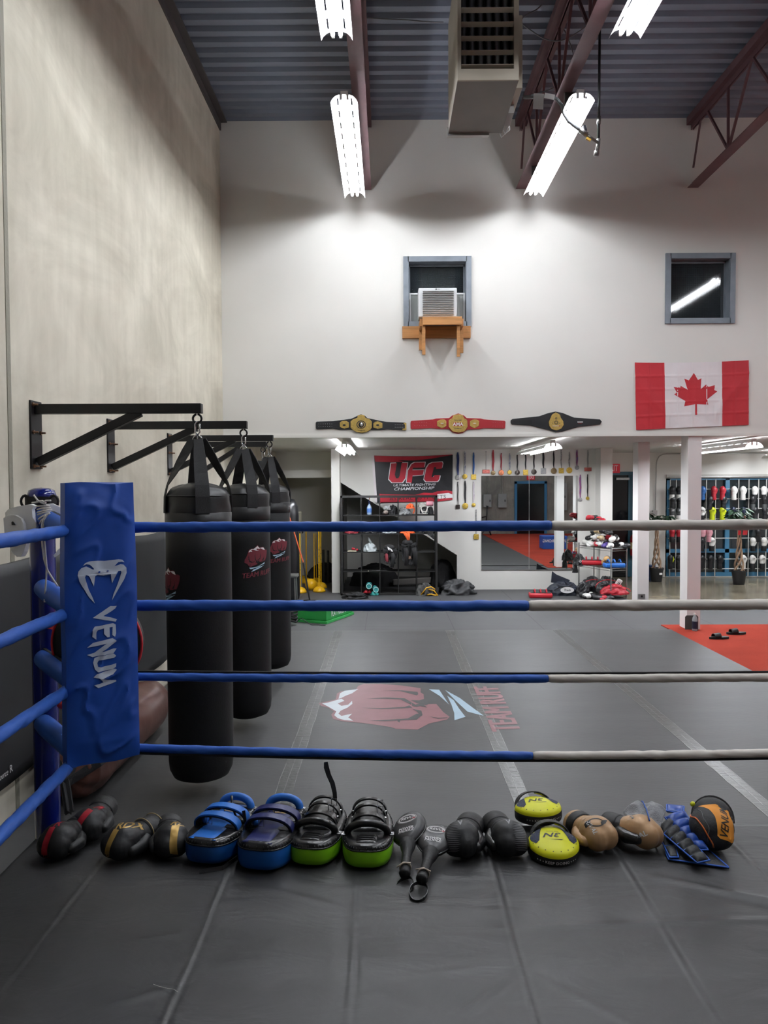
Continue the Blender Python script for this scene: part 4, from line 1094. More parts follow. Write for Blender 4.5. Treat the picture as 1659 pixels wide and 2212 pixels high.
        for k in range(3): strip(-W*.20, W*.20, -L*.38+k*L*.055, -L*.345+k*L*.055, .014, m_glk, 'rib')
        strip(-W*.30, W*.30, -L*.14, L*.42, .022, m_glk, 'forearm_cushion')
        handle(-L*.17, W*.78, .055, .016, m_glk, 'grip', lean=-.012)
        for k, (y, h, w_) in enumerate(((.02, .064, .66), (.09, .056, .68), (.20, .066, .66), (.30, .068, .70))):
            handle(L*y, W*w_, h, .004, m_glk, 'forearm_strap', lean=(-.02, -.03, .0, .015)[k], rivet=False, wd=(.026, .034, .026, .024)[k])
        for k, y in enumerate((.10, .26)):
            for sx in (-1, 1):
                mb = MB(); mb.ell((sx*W*.33, L*y, zt+.022), (.008, .008, .004), n=10, m=6); mb.build('rivet', m_chr, t, smooth=True)
            mb = MB(); c_ = Vector((W*.22, L*y-.03, zt+.072)); q = [c_+Vector((a, .0, b)) for a, b in ((-.010, -.016), (.014, -.016), (.014, .014), (-.010, .014))]; mb.tube(q, .0025, 6, closed=True); mb.build('buckle', m_chr, t)
        # loose buckle tongue
        if 'curling' in lab:
            P_ = [Vector((W*.24, L*.22, zt+.075)), Vector((W*.22, L*.24, zt+.105)), Vector((W*.16, L*.28, zt+.14)), Vector((W*.06, L*.33, zt+.17)), Vector((-W*.0, L*.36, zt+.20)), Vector((-W*.02, L*.38, zt+.222))]
            mb = MB(); mb.strap(P_, [.018, .02, .022, .022, .024, .018], .004, (.9, .3, .2)); mb.build('loose_strap', m_glk, t, bevel=.001)
    return t
m_chr2 = M('nickel_plate', 'a8a8aa', .3, metal=.9)
m_bs1 = M('royal_blue_block', '0f4486', .42, bump=.15, bs=12, var=.08); m_bp1 = M('light_blue_vinyl', '2b6fc6', .4, bump=.1, bs=14)
m_navy = M('navy_panel', '242a5c', .38, bump=.2, bs=14, var=.1); m_lime = M('lime_vinyl', '7fc21e', .42, bump=.15, bs=9, var=.05)
kick_pad('light blue and black kick pad with its strap trailing, left of the four kick pads', on_canvas(480, 1826), -13, m_bs1, m_glk, m_bp1, 'blue', L=.41, W=.238, T=.11)
kick_pad('blue kick pad with a navy middle panel, second from left of the four kick pads', on_canvas(590, 1836), -10, M('azure_block', '10509a', .42, bump=.15, bs=12, var=.08), m_glk, m_navy, 'blue', L=.43, W=.246, T=.12)
kick_pad('black kick pad with lime green base and a strap curling up', on_canvas(690, 1827), -8, m_lime, m_glk, m_glk, 'black', L=.42, W=.222, T=.10)
kick_pad('black kick pad with lime green base beside the punch paddles', on_canvas(796, 1832), -1, m_lime, m_glk, m_glk, 'black', L=.42, W=.222, T=.10)
# ---- paddles
m_pad_l = M('paddle_leather', '2a2a2c', .38, bump=.08, bs=30, var=.06, spec=.5)
def paddle(lab, loc, rot):
    t = thing('punch_paddle', lab, 'punch paddle', loc, rot=EU(*rot), group='punch paddles')
    # head toward +y, handle toward -y
    mb = MB(); mb.ell((0, .09, .0), (.078, .115, .042), n=36, m=20); hd = mb.build('head', m_pad_l, t, smooth=True)
    for v in hd.data.vertices:
        k = max(0, -(v.co.y-.09))/.115; v.co.x *= 1-.45*k*k; v.co.z *= (1.0-.15*k)
        if abs(v.co.z) > .030: v.co.z = math.copysign(.030+(abs(v.co.z)-.030)*.35, v.co.z)
    mb = MB(); mb.tube([Vector((math.cos(a)*.079*(1-.45*max(0, -math.sin(a))**2), .09+math.sin(a)*.116, 0)) for a in [k*2*PI/40 for k in range(40)]], .0035, 6, closed=True); mb.build('edge_piping', m_glk, t, smooth=True)
    MB().lathe([(.036, .0), (.030, .03), (.022, .06), (.019, .10), (.021, .165), (.024, .185), (.020, .195), (.001, .197)], 24, (0, .0, 0), Matrix.Rotation(PI/2, 3, 'X')).build('grip', m_cuffk, t, smooth=True)
    m_el = M('elastic_band', 'b7aa9c', .8)
    mb = MB(); torus(mb, (0, -.150, 0), .0215, .003, (1, 0, 0), (0, 0, 1)); torus(mb, (0.002, -.156, .004), .0225, .003, (1, .2, 0), (0, 0, 1)); mb.strap([(-.03, -.16, .02), (0, -.148, .024), (.03, -.152, .016)], .006, .003, (0, 1, 0)); mb.build('rubber_band', m_el, t, smooth=True)
    P_ = []
    for k in range(21):
        a = 2*PI*k/20; P_.append(Vector((math.sin(a)*.036, -.20-.052*(1-math.cos(a))*1.0+.01, -.018+.006*math.sin(a*1.5))))
    MB().strap(P_, .012, .003, (.0, .15, 1)).build('wrist_loop', m_glk, t)
    bv = bvh_of(hd); dc = Decal()
    dc.ring((0, .125), .040, .005, m_whf, ry=.026).text('REVO', m_whf, (0, .127), .024, bold=.03, shear=.2).poly([(.022, .118), (.036, .112), (.04, .122), (.03, .121)], m_redf, 2)
    dc.ring((0, .125), .045, .002, m_whf, ry=.030)
    dc.text('POWER', m_whf, (0, .058), .020, bold=.03, shear=.1).text('PADDLE', m_whf, (0, .043), .019, bold=.03, shear=.1)
    dc.build('printed_badge', proj_map(bv, (0, 0, 0), (1, 0, 0), (0, 1, 0)), t, cut=.01)
    return t
paddle('black punch paddle leaning on the lime green kick pad, tilted left of its mate', tuple(on_canvas(881, 1822, .062)), (13, -20, -10))
paddle('black punch paddle with its head against the boxing glove, right of its mate', tuple(on_canvas(930, 1842, .052)), (6, 2, -14))
# ---- yellow focus mitts
m_yel = M('acid_yellow_leather', 'dfe01c', .42, bump=.12, bs=20, var=.04)
m_mesh = M('navy_mesh', '1d2740', .6, bump=.8, bs=200, var=.25, vs=200)
def mitt(lab, loc, rot):
    t = thing('focus_mitt', lab, 'focus mitt', loc, rot=EU(*rot), group='yellow focus mitts')
    rx, ry = .112, .118
    def outl(k, n=48):
        r = []
        for i in range(n):
            a = 2*PI*i/n; x = math.cos(a)*rx*k; y = math.sin(a)*ry*k
            if y > 0: x *= 1-.50*(y/(ry))**1.5; y *= .97
            r.append((x, y))
        return r
    def lv(levels, mat, nm):
        vs = []; fs = []; n = 48
        for k, z in levels: vs += [Vector((x, y, z)) for x, y in outl(k)]
        for j in range(len(levels)-1):
            for i in range(n): l = (i+1) % n; fs.append((j*n+i, j*n+l, (j+1)*n+l, (j+1)*n+i))
        fs.append(tuple(range(n-1, -1, -1))); fs.append(tuple((len(levels)-1)*n+i for i in range(n)))
        return MB().add(vs, fs).build(nm, mat, t, smooth=True, ang=.9)
    body = lv([(.90, 0), (.97, .004), (1.0, .015), (1.0, .038), (.99, .044)], m_cuffk, 'strike_pad')
    top = lv([(.992, .040), (.985, .050), (.95, .060), (.85, .068), (.65, .075), (.4, .081), (.2, .083), (.02, .084)], m_yel, 'back_cover')
    bv = bvh_of(top); dc = Decal()
    dc.poly([(-.100, .0), (-.096, -.022), (-.080, -.044), (-.064, -.030), (-.052, .03), (-.040, .070), (-.066, .078), (-.086, .050)], m_mesh)
    dc.poly([(.100, .0), (.086, .050), (.066, .078), (.040, .070), (.052, .03), (.064, -.030), (.080, -.044), (.096, -.022)], m_mesh)
    dc.text('3N', m_blkf, (0, .002), .044, rot=PI, bold=.02, shear=.35, sx=1.3)
    dc.text('KEEP DOING', m_blkf, (0, .030), .009, rot=PI)
    dc.poly([(-.035, -.030), (.03, -.034), (.04, -.026), (.03, -.030)], m_blkf)
    for k in range(10):
        a = PI*1.02+PI*.96*k/9; dc.disc((math.cos(a)*rx*.88, math.sin(a)*ry*.84), .0022, m_blkf, n=8)
    dc.build('printed_panel', proj_map(bv, (0, 0, 0), (1, 0, 0), (0, 1, 0)), t, cut=.012)
    dc = Decal(); dc.text('KEEP DOING', m_whf, (0, 0), .017, bold=.01, spc=1.1)
    for sx in (-1, 1):
        for k in range(3):
            c0_ = sx*(.062+k*.013); dc.poly([(c0_+math.cos(PI/2+i*PI/5)*(.004 if i % 2 == 0 else .0018), math.sin(PI/2+i*PI/5)*(.004 if i % 2 == 0 else .0018)) for i in range(10)], m_whf)
    def mp(u, v, c):
        a = -PI/2+u/rx*.98; return Vector((math.cos(a)*(rx+.0015), math.sin(a)*(ry+.0015), .026+v))
    dc.build('rim_lettering', mp, t, cut=.01)
    MB().strap([Vector((-math.cos(PI*q_/14)*.085, .055+.045*math.sin(PI*q_/14), .035+.055*math.sin(PI*q_/14))) for q_ in range(15)], .045, .006, (0, 1, -.3)).build('wrist_strap', m_cuffk, t, bevel=.002)
    MB().strap([Vector((.02, .09, .084)), Vector((.05, .088, .074)), Vector((.068, .075, .062))], .02, .004, (0, 1, -.3)).build('strap_tab', m_yel, t)
    return t
mitt('yellow focus mitt leaning flat on the ring floor in front, lower of the two', at(1194, 1842, 3.29), (7, 0, -2))
mitt('yellow focus mitt resting on the ring edge behind the other, upper of the two', at(1162, 1766, 3.60), (-4, -2, 8))
# ---- black dome mitt with orange panel
m_or = M('orange_panel', 'e8962a', .5, bump=.05, bs=30); m_fab = M('black_jersey', '17181b', .65, bump=.2, bs=120)
dm = thing('punch_mitt', 'black domed punch mitt with an orange lettered panel, rightmost of the row', 'punch mitt', on_canvas(1537, 1822, .0), rot=EU(0, 0, -26))
dome = blob('dome', [('e', (0, -.02, .085), (.095, .115, .085)), ('e', (.0, .05, .105), (.085, .085, .080)), ('e', (.01, -.06, .065), (.085, .08, .06))], m_fab, dm, .007, 5)
bv = bvh_of(dome); R_l = dm.matrix_basis.to_3x3().inverted(); n_ = (R_l @ Vector((.05, -.80, .60))).normalized(); u_ = R_l @ Vector((1, 0, 0)); u_ = (u_-n_*u_.dot(n_)).normalized(); v_ = n_.cross(u_)
dc = Decal(); dc.poly([(-.042, .085), (-.025, .055), (-.020, .02), (-.030, -.06), (-.020, -.072), (.035, -.085), (.060, -.075), (.068, .0), (.072, .055), (.02, .085)], m_or)
for w0, q in (('VENUM', 0),): dc.text(w0, m_blkf, (.022, .0), .052, rot=1.22, bold=.012, lay=2, shear=.15, sx=.85)
dc.build('orange_panel', proj_map(bv, Vector((0, -.01, .08)), u_, v_), dm, cut=.01)
mb = MB(); ring_ = [(-.055, -.10), (-.078, -.05), (-.088, .02), (-.080, .08), (-.05, .12)]
bvf = proj_map(bv, Vector((0, -.01, .08)), u_, v_)
mb.tube([bvf(x, y, .002) for x, y in [(-.062+.004*math.sin(k), .075-.155*k/12) for k in range(13)]], .0016, 6); mb.build('seam', m_greyf, dm, smooth=True)
mb = MB(); mb.tube([bvf(x, y, .002) for x, y in [(-.088+.045*(k/12)**2+.0, .05-.15*k/12) for k in range(13)]], .0035, 6); mb.build('orange_piping', M('orange_piping', 'd0672a', .5), dm, smooth=True)
mb = MB(); mb.strap([(-.088*math.cos(PI*q_/16), .07+.055*math.sin(PI*q_/16), .085+.075*math.sin(PI*q_/16)) for q_ in range(17)], .04, .006, (0, .6, -.5)); mb.build('wrist_strap', m_cuffk, dm)
mb = MB(); mb.ell((-.085, .085, .13), (.012, .012, .012)); mb.build('buckle', M('acid_yellow_leather'), dm, smooth=True)
# ---- quilted shin guards / sandbag vest : blue piped black pads
m_quilt = M('black_neoprene', '15171a', .6, bump=.3, bs=50, var=.1); m_bpipe = M('blue_piping', '2356b0', .45); m_bsat = M('blue_satin', '1c4596', .35, bump=.3, bs=20)
sg = thing('weighted_belt', 'black quilted strap pads with blue piping piled against the domed mitt', 'quilted straps', on_canvas(1490, 1850))
def quilt(nm, corners, nseg, h, off, mat=m_quilt, zoff=0):
    A, B, C_, D2 = [Vector(c) for c in corners]
    def sf(u, v):
        p = (A*(1-u)+B*u)*(1-v)+(D2*(1-u)+C_*u)*v
        bul = h*abs(math.sin(PI*v*nseg))**.5*(1-(2*u-1)**4)
        p.z += bul+zoff; return p
    mb = MB(); mb.grid(10, nseg*10+1, sf); mb.build(nm, mat, sg, smooth=True, world=True, solid=.008)
    mb = MB(); edge = [sf(0, v/30) for v in range(31)]+[sf(u/5, 1) for u in range(1, 6)]+[sf(1, 1-v/30) for v in range(1, 31)]+[sf(1-u/5, 0) for u in range(1, 5)]
    mb.tube(edge, .0035, 7, closed=True); mb.build(nm+'_piping', m_bpipe, sg, smooth=True, world=True)
    if nseg > 1:
        mb = MB()
        for k in range(1, nseg): mb.tube([sf(u/6, k/nseg)+Vector((0, 0, .002)) for u in range(7)], .0022, 6)
        mb.build(nm+'_seam', m_bpipe, sg, smooth=True, world=True)
cn = lambda px, py, z: atz(px, py, ZC+z)
quilt('lower_flap', [cn(1444, 1856, .012), cn(1575, 1874, .012), cn(1520, 1826, .02), cn(1425, 1800, .03)], 1, .006, 0)
quilt('side_pad', [cn(1447, 1852, .022), cn(1466, 1852, .022), cn(1448, 1800, .040), cn(1424, 1806, .035)], 2, .012, 0)
quilt('long_pad', [cn(1506, 1864, .040), cn(1533, 1858, .040), cn(1448, 1766, .075), cn(1420, 1790, .065)], 6, .020, 0)
quilt('blue_pad', [cn(1506, 1836, .045), cn(1530, 1836, .045), cn(1478, 1752, .085), cn(1436, 1766, .080)], 5, .022, 0, m_bsat)
quilt('back_flap', [cn(1440, 1752, .05), cn(1476, 1758, .05), cn(1478, 1742, .05), cn(1440, 1738, .05)], 1, .01, 0, m_bsat)
# ---- grey towel
m_grey = M('heather_grey_cloth', '8f9194', .9, bump=.5, bs=180, var=.1, vs=60, sheen=.3)
tw_ = thing('grey_shirt', 'crumpled heather grey cloth with blue edge between the tan glove and the quilted straps', 'cloth', on_canvas(1405, 1790))
def towel(u, v):
    A_, B_, C2, D_2 = cn(1346, 1762, .085), cn(1438, 1752, .10), cn(1424, 1800, .085), cn(1366, 1775, .12)
    p = (A_*(1-u)+B_*u)*(1-v)+(D_2*(1-u)+C2*u)*v
    f = math.sin(u*9+v*3)*.5+math.sin(u*4-v*6+1)*.5
    p.z += .055*math.sin(PI*min(1, max(0, u)))**.8*(1-.6*v)+.014*f+.012*(1-math.sqrt(noise.noise(Vector((u*3, v*3, 4)))**2+.01)*2)
    return p
MB().grid(60, 36, towel).build('cloth', m_grey, tw_, smooth=True, world=True, solid=.01)
MB().grid(40, 16, lambda u, v: towel(.15+.7*u, .95)+Vector((-.02+.03*v, -.012*math.sin(v*3), -(.085+.02*math.sin(u*8))*v))).build('hanging_fold', m_grey, tw_, smooth=True, world=True, solid=.008)
mb = MB(); mb.tube([towel(.42+.2*k/8, k/8)+Vector((0, -.006, .008)) for k in range(9)], .003, 6); mb.build('blue_edge', m_bpipe, tw_, smooth=True, world=True)
# ================================================================== HIGH WALL, HEATER, WINDOWS
m_frame = M('grey_window_frame', '7b828a', .45, metal=.3, bump=.1, bs=8, var=.14, vs=7)
m_dark = M('dark_reveal', '3a3d3f', .6)
m_glass = M('night_glass', '20262a', .05, spec=.9, coat=.3, trans=0)
def wire_glass():
    m = M('wired_glass', '171b1e', .04, spec=.8)
    nt = m.node_tree; N = nt.nodes; L = nt.links; b = N['Principled BSDF']
    tc = N.new('ShaderNodeTexCoord'); sp = N.new('ShaderNodeSeparateXYZ'); L.new(tc.outputs['Object'], sp.inputs[0]); last = None
    for ax in (0, 2):
        p = N.new('ShaderNodeMath'); p.operation = 'PINGPONG'; p.inputs[1].default_value = .0065; L.new(sp.outputs[ax], p.inputs[0])
        q = N.new('ShaderNodeMath'); q.operation = 'LESS_THAN'; q.inputs[1].default_value = .0012; L.new(p.outputs[0], q.inputs[0])
        if last: 
            mm = N.new('ShaderNodeMath'); mm.operation = 'MAXIMUM'; L.new(last.outputs[0], mm.inputs[0]); L.new(q.outputs[0], mm.inputs[1]); last = mm
        else: last = q
    mx = N.new('ShaderNodeMix'); mx.data_type = 'RGBA'; mx.inputs[6].default_value = lin('15191c'); mx.inputs[7].default_value = lin('3b4144'); L.new(last.outputs[0], mx.inputs[0]); L.new(mx.outputs[2], b.inputs['Base Color'])
    return m
m_wire = wire_glass()
for n_, (Wo, W_) in enumerate(((W1o, W1), (W2o, W2))):
    x0, x1_, z0, z1 = Wo; i0, i1, j0, j1 = W_
    wf = struct('window_%d' % (n_+1), MB().bx(x0, i0+.01, DU-.03, DU+.02, z0, z1).bx(i1-.01, x1_, DU-.03, DU+.02, z0, z1).bx(i0, i1, DU-.03, DU+.02, z0, j0+.01).bx(i0, i1, DU-.03, DU+.02, j1-.01, z1)
           .bx(i0-.002, i0+.015, DU-.01, DU+.16, j0, j1).bx(i1-.015, i1+.002, DU-.01, DU+.16, j0, j1).bx(i0, i1, DU-.01, DU+.16, j1-.015, j1+.002).bx(i0, i1, DU-.01, DU+.16, j0-.002, j0+.015)
           .bx(i0+.015, i0+.035, DU+.10, DU+.13, j0, j1).bx(i1-.035, i1-.015, DU+.10, DU+.13, j0, j1).bx(i0, i1, DU+.10, DU+.13, j1-.04, j1-.015), m_frame)
    gl = MB().bx(i0+.01, i1-.01, DU+.12, DU+.128, j0+.01, j1-.01).build('window_pane', m_wire); gl['kind'] = 'structure'; gl.parent = wf
# ---- air conditioner in window 1
ac = thing('air_conditioner', 'white window air conditioner poking out of the left high window', 'air conditioner', at(946, 684, DU-.2))
q0 = at(904, 622, DU-.22); q1 = at(987, 684, DU-.22); m_acw = M('ac_white', 'd3d5d6', .5); m_fin = M('ac_fins', 'b2b5b5', .35, metal=.6, bump=.5, bs=60, stretch=(.2, 1, 5), var=.2, vs=10)
MB().bx(q0.x, q1.x, DU-.22, DU+.12, q1.z, q0.z).build('case', m_acw, ac, world=True, bevel=.01)
mb = MB(); W_ = q1.x-q0.x; H_ = q0.z-q1.z
MB().bx(q0.x+.055, q1.x-.04, DU-.226, DU-.219, q1.z+.02, q0.z-.035).build('coil', m_fin, ac, world=True)
K = 14
for k in range(K):
    z = q1.z+.03+(H_-.075)*k/(K-1); MB().box(((q0.x+q1.x)/2+.007, DU-.235, z), (W_-.095, .018, .006), Matrix.Rotation(.5, 3, 'X')).build('louver', M('ac_louver', 'c4c6c6', .35, metal=.4), ac, world=True)
D_ = Decal().disc((-.02, 0), .010, M('dark_print', '2a2a2a', .5), n=12); D_.text('LG', M('dark_print'), (.012, 0), .022, bold=.01)
D_.build('badge', plane_map(((q0.x+q1.x)/2, DU-.2215, q0.z-.018), (1, 0, 0), (0, 0, 1)), ac, world=True)
for sx, xa, xb in ((0, W1[0]+.02, q0.x), (1, q1.x, W1[1]-.02)):
    mb = MB(); zt_ = at(880, 632, DU).z; zb_ = W1[2]+.01
    mb.bx(xa, xb, DU+.03, DU+.05, zt_-.02, zt_); mb.bx(xa if sx == 0 else xb-.02, xa+.02 if sx == 0 else xb, DU+.03, DU+.05, zb_, zt_-.02)
    mb.build('side_frame', m_acw, ac, world=True)
    mb = MB(); K = 16; mb.grid(2*K+1, 2, lambda u, v: Vector((xa+(xb-xa)*u, DU+.045+(.006 if round(u*2*K) % 2 else -.004), zb_+(zt_-.02-zb_)*v))); mb.build('accordion_panel', M('accordion_plastic', 'bfc2c0', .6), ac, world=True, solid=.001)
# ---- wooden bracket
m_pine = M('pine_lumber', 'b07c48', .6, bump=.15, bs=20, stretch=(.4, 3, 6), var=.22, vs=6)
wb = thing('wooden_bracket', 'pine timber bracket holding up the window air conditioner', 'bracket', at(944, 712, DU-.05))
a = at(869, 706, DU); b = at(1016, 731, DU)
MB().bx(a.x, b.x, DU-.04, DU, b.z, a.z).build('ledger_board', m_pine, wb, world=True, bevel=.002)
yf = DU-.42
a = at(913, 684, yf); b = at(998, 701, yf)
MB().bx(a.x, b.x, yf, yf+.04, b.z, a.z).build('front_board', m_pine, wb, world=True, bevel=.002)
MB().bx(a.x, b.x, yf+.04, DU-.04, a.z-.008, a.z+.004).build('platform_board', m_pine, wb, world=True)
for pxa, pxb, pyb in ((912, 919, 766), (987, 994, 770)):
    c_ = at(pxa, 700, yf+.04); d = at(pxb, pyb, yf+.04); MB().bx(c_.x, d.x, yf+.04, yf+.08, d.z, b.z+.005).build('front_post', m_pine, wb, world=True, bevel=.002)
for pxa, pxb, pyb in ((905, 914, 756), (992, 1001, 762)):
    c_ = at(pxa, 700, DU-.08); d = at(pxb, pyb, DU-.08); MB().bx(c_.x, d.x, DU-.08, DU-.041, d.z, a.z-.01).build('rear_post', m_pine, wb, world=True, bevel=.002)
for pxa in (909, 996):
    c_ = at(pxa, 700, DU-.2); MB().bx(c_.x-.018, c_.x+.018, yf+.08, DU-.08, a.z-.10, a.z-.01).build('side_rail', m_pine, wb, world=True)
# ---- flag
m_fr = M('flag_red', 'b4202b', .6, bump=.1, bs=20, sheen=.2); m_fw = M('flag_white', 'e6dfe0', .6, bump=.1, bs=20, sheen=.2)
fg = thing('canada_flag', 'red and white maple leaf flag pinned to the wall with fold creases', 'flag', at(1495, 855, DU))
A, B, C_, D2 = at(1371, 783, DU-.012), at(1617, 778, DU-.012), at(1617, 918, DU-.012), at(1374, 929, DU-.012)
def ff(u, v):
    p = (D2*(1-u)+C_*u)*(1-v)+(A*(1-u)+B*u)*v
    sagt = math.sin(PI*u)**.7*.045*v - .01*math.sin(PI*u)*(1-v)
    cr = 0
    for k in (.125, .25, .375, .5, .625, .75, .875): cr = max(cr, math.exp(-((u-k)/.006)**2))
    for k in (.2, .4, .6, .8): cr = max(cr, math.exp(-((v-k)/.010)**2))
    drp = .010*math.sin(PI*u)*abs(noise.noise(Vector((u*4+v*2, v*3, 5))))+.012*max(0, 1-abs((u-.85)-(v-.5)*.5)*14)*(u > .7)+.010*max(0, 1-abs((u-.12)+(v-.5)*.5)*10)*(u < .3)
    return p+Vector((0, -.004-cr*.006-drp, -sagt*.35))
def part_flag(nm, u0, u1, m):
    mb = MB(); n = max(8, int((u1-u0)*120)); mb.grid(n, 60, lambda u, v: ff(u0+(u1-u0)*u, v)); return mb.build(nm, m, fg, smooth=True, world=True)
part_flag('red_band', 0, .26, m_fr); part_flag('white_field', .26, .765, m_fw); part_flag('red_band', .765, 1, m_fr)
leaf = [(514,1470),(560,1555),(600,1535),(588,1665),(650,1612),(680,1640),(752,1622),(745,1680),(780,1697),(660,1790),(673,1852),(545,1842),(543,1968),(520,1970),(524,1842),(398,1863),(412,1800),(285,1718),(318,1698),(280,1632),(358,1640),(362,1618),(440,1668),(405,1535),(455,1558)]
bp_ = []
for x, y in leaf:
    p = at(1400+x/5.267, 530+y/5.267, DU-.012); bp_.append(((p.x-A.x)/(B.x-A.x), (p.z-D2.z)/(A.z-D2.z)))
dc = Decal().poly(bp_, m_fr)
o = dc.build('maple_leaf', lambda u, v, c: ff(u, v+.02)+Vector((0, -c*.6-.0006, 0)), fg, cut=.02, world=True)
# ---- belts
m_gold = M('gold_plate', 'c9ab62', .34, metal=.8, bump=.35, bs=110, var=.18, vs=30); m_sil = M('silver_plate', 'b9b9ba', .3, metal=.9, bump=.4, bs=60); m_bl = M('belt_leather', '17181b', .5, bump=.15, bs=40); m_brl = M('red_belt_leather', '9e2229', .5, bump=.15, bs=40)
def belt(nm, lab, box, pts, mat, plates, extra):
    cx, cy = (box[0]+box[2])/2, (box[1]+box[3])/2
    t = thing(nm, lab, 'belt', at(cx, cy, DU)); c0_ = at(cx, cy, DU)
    def P(x, y):
        p = at(x, y, DU-.01); return (p.x-c0_.x, p.z-c0_.z)
    mpf = lambda u, v, w_: Vector((u, -.004-w_, v))
    mb = MB(); mb.prism([P(*q) for q in pts], .012, mpf); mb.build('strap', mat, t, bevel=.003)
    for k, (pp_, m_, h, z) in enumerate(plates):
        mb = MB(); mb.prism([P(*q) for q in pp_], h, mpf, z0=z); mb.build('plate', m_, t, bevel=.003)
    extra(t, P)
    return t
def bq(x0, y0, sc, L_): return [(x0+x/sc, y0+y/sc) for x, y in L_]
B1 = lambda L_: bq(660, 880, 4.879, L_)
def oct_(cx, cy, rx, ry, n=8, rot=0): return [(cx+rx*math.cos(2*PI*k/n+rot), cy+ry*math.sin(2*PI*k/n+rot)) for k in range(n)]
def studs(t, P, pts, r=.004):
    for k, q in enumerate(pts):
        u, v = P(*q); MB().ell((u, -.018, v), (r, .004, r), n=8, m=6).build('stud', m_sil, t, smooth=True)
def ex1(t, P):
    studs(t, P, B1([(x, y) for x in range(140, 280, 23) for y in (175, 202)]+[(x, y) for x in range(945, 1030, 20) for y in (184, 210)]))
    u, v = P(*B1([(587, 183)])[0]); mb = MB(); mb.ell((u, -.03, v), (.038, .012, .040), n=20); mb.build('centre_globe', m_blk, t, smooth=True)
    mb = MB(); mb.ell((u+.004, -.036, v), (.020, .012, .028), n=14); mb.build('silver_figure', m_sil, t, smooth=True)
    dc = Decal(); dc.ring((u, v), .062, .012, M('dark_print'), ry=.055).text('CHAMPION', M('dark_print'), (u, v-.078), .018, bold=.02)
    for x in (408, 760):
        a_, b_ = P(*B1([(x, 188)])[0]); dc.poly([(a_-.022, b_), (a_-.012, b_+.012), (a_+.012, b_+.012), (a_+.022, b_), (a_+.012, b_-.012), (a_-.012, b_-.012)], M('dark_print'))
    dc.build('engraving', lambda a_, b_, c: Vector((a_, (-.0312 if abs(a_-u) < .12 else -.0252)-c*.3, b_)), t)
    k = B1([(1035, 165), (1063, 165), (1063, 240), (1022, 240), (1022, 225), (1048, 222), (1048, 180), (1035, 178)]); mb = MB(); mb.prism([P(*q) for q in k], .008, lambda u, v, w_: Vector((u, -.014-w_, v))); mb.build('buckle_end', m_gold, t)
belt('championship_belt', 'black championship belt with gold plates, left of the three on the wall', (682, 893, 878, 936),
     B1([(108,160),(118,150),(290,145),(345,138),(480,120),(500,112),(540,92),(585,72),(630,90),(650,112),(680,118),(780,140),(850,152),(1050,160),(1062,170),(1062,235),(1050,242),(860,232),(800,238),(690,238),(655,258),(600,272),(560,268),(520,245),(480,235),(350,235),(290,225),(120,232),(108,220)]), m_bl,
     [(B1([(475,150),(500,128),(545,112),(552,85),(585,78),(620,85),(632,112),(675,125),(698,150),(698,215),(680,240),(640,262),(590,270),(535,260),(500,240),(475,215)]), m_gold, .014, .012),
      (B1([(362,160),(385,145),(408,142),(432,145),(458,160),(458,212),(432,218),(412,226),(385,218),(362,205)]), m_gold, .008, .012),
      (B1([(715,168),(735,152),(762,149),(788,155),(810,168),(810,215),(785,222),(762,228),(738,220),(715,212)]), m_gold, .008, .012)], ex1)
def ex2(t, P):
    u, v = P(989, 917)
    dc = Decal(); dc.poly([(u-.062, v-.020), (u+.062, v-.020), (u+.062, v+.024), (u-.062, v+.024)], m_brl, 1).text('AMA', m_lw, (u, v), .058, bold=.03, lay=2, sx=1.1)
    dc.text('WORLD MMA', M('dark_print'), (u, v+.055), .016, bold=.02).text('CHAMPION', M('dark_print'), (u, v-.055), .018, bold=.02)
    for x in (955, 1025): a_, b_ = P(x, 916); dc.text('AMA', m_lw, (a_, b_+.008), .018, bold=.03).text('WORLD', m_brl, (a_, b_-.012), .014, bold=.03)
    dc.build('engraving', lambda a_, b_, c: Vector((a_, (-.0312 if abs(a_-u) < .12 else -.0252)-c*.3, b_)), t)
    studs(t, P, [(x, y) for x in range(896, 922, 5) for y in (912.5, 919.5)]+[(x, y) for x in range(1065, 1090, 5) for y in (913, 920.5)], .003)
belt('championship_belt', 'red championship belt with gold AMA plate, middle of the three on the wall', (887, 893, 1092, 937),
     [(887,911),(889,909),(935,906),(942,904),(970,903),(976,898),(990,893),(1003,898),(1008,903),(1038,904),(1046,906),(1090,909),(1092,911),(1091,925),(1088,926),(1045,925),(1036,927),(1010,928),(1000,935),(989,937),(977,934),(970,927),(940,926),(930,925),(889,927),(887,925)], m_brl,
     [([(969,908),(976,904),(980,897),(990,895),(999,897),(1003,904),(1009,908),(1010,922),(1003,932),(990,935),(977,932),(969,922)], m_gold, .014, .012),
      ([(944,910),(950,907),(955,906),(961,907),(964,910),(964,920),(960,923),(955,925),(949,923),(944,920)], m_gold, .008, .012),
      ([(1015,910),(1020,907),(1026,906),(1031,907),(1035,910),(1034,920),(1030,923),(1025,925),(1019,923),(1015,920)], m_gold, .008, .012)], ex2)
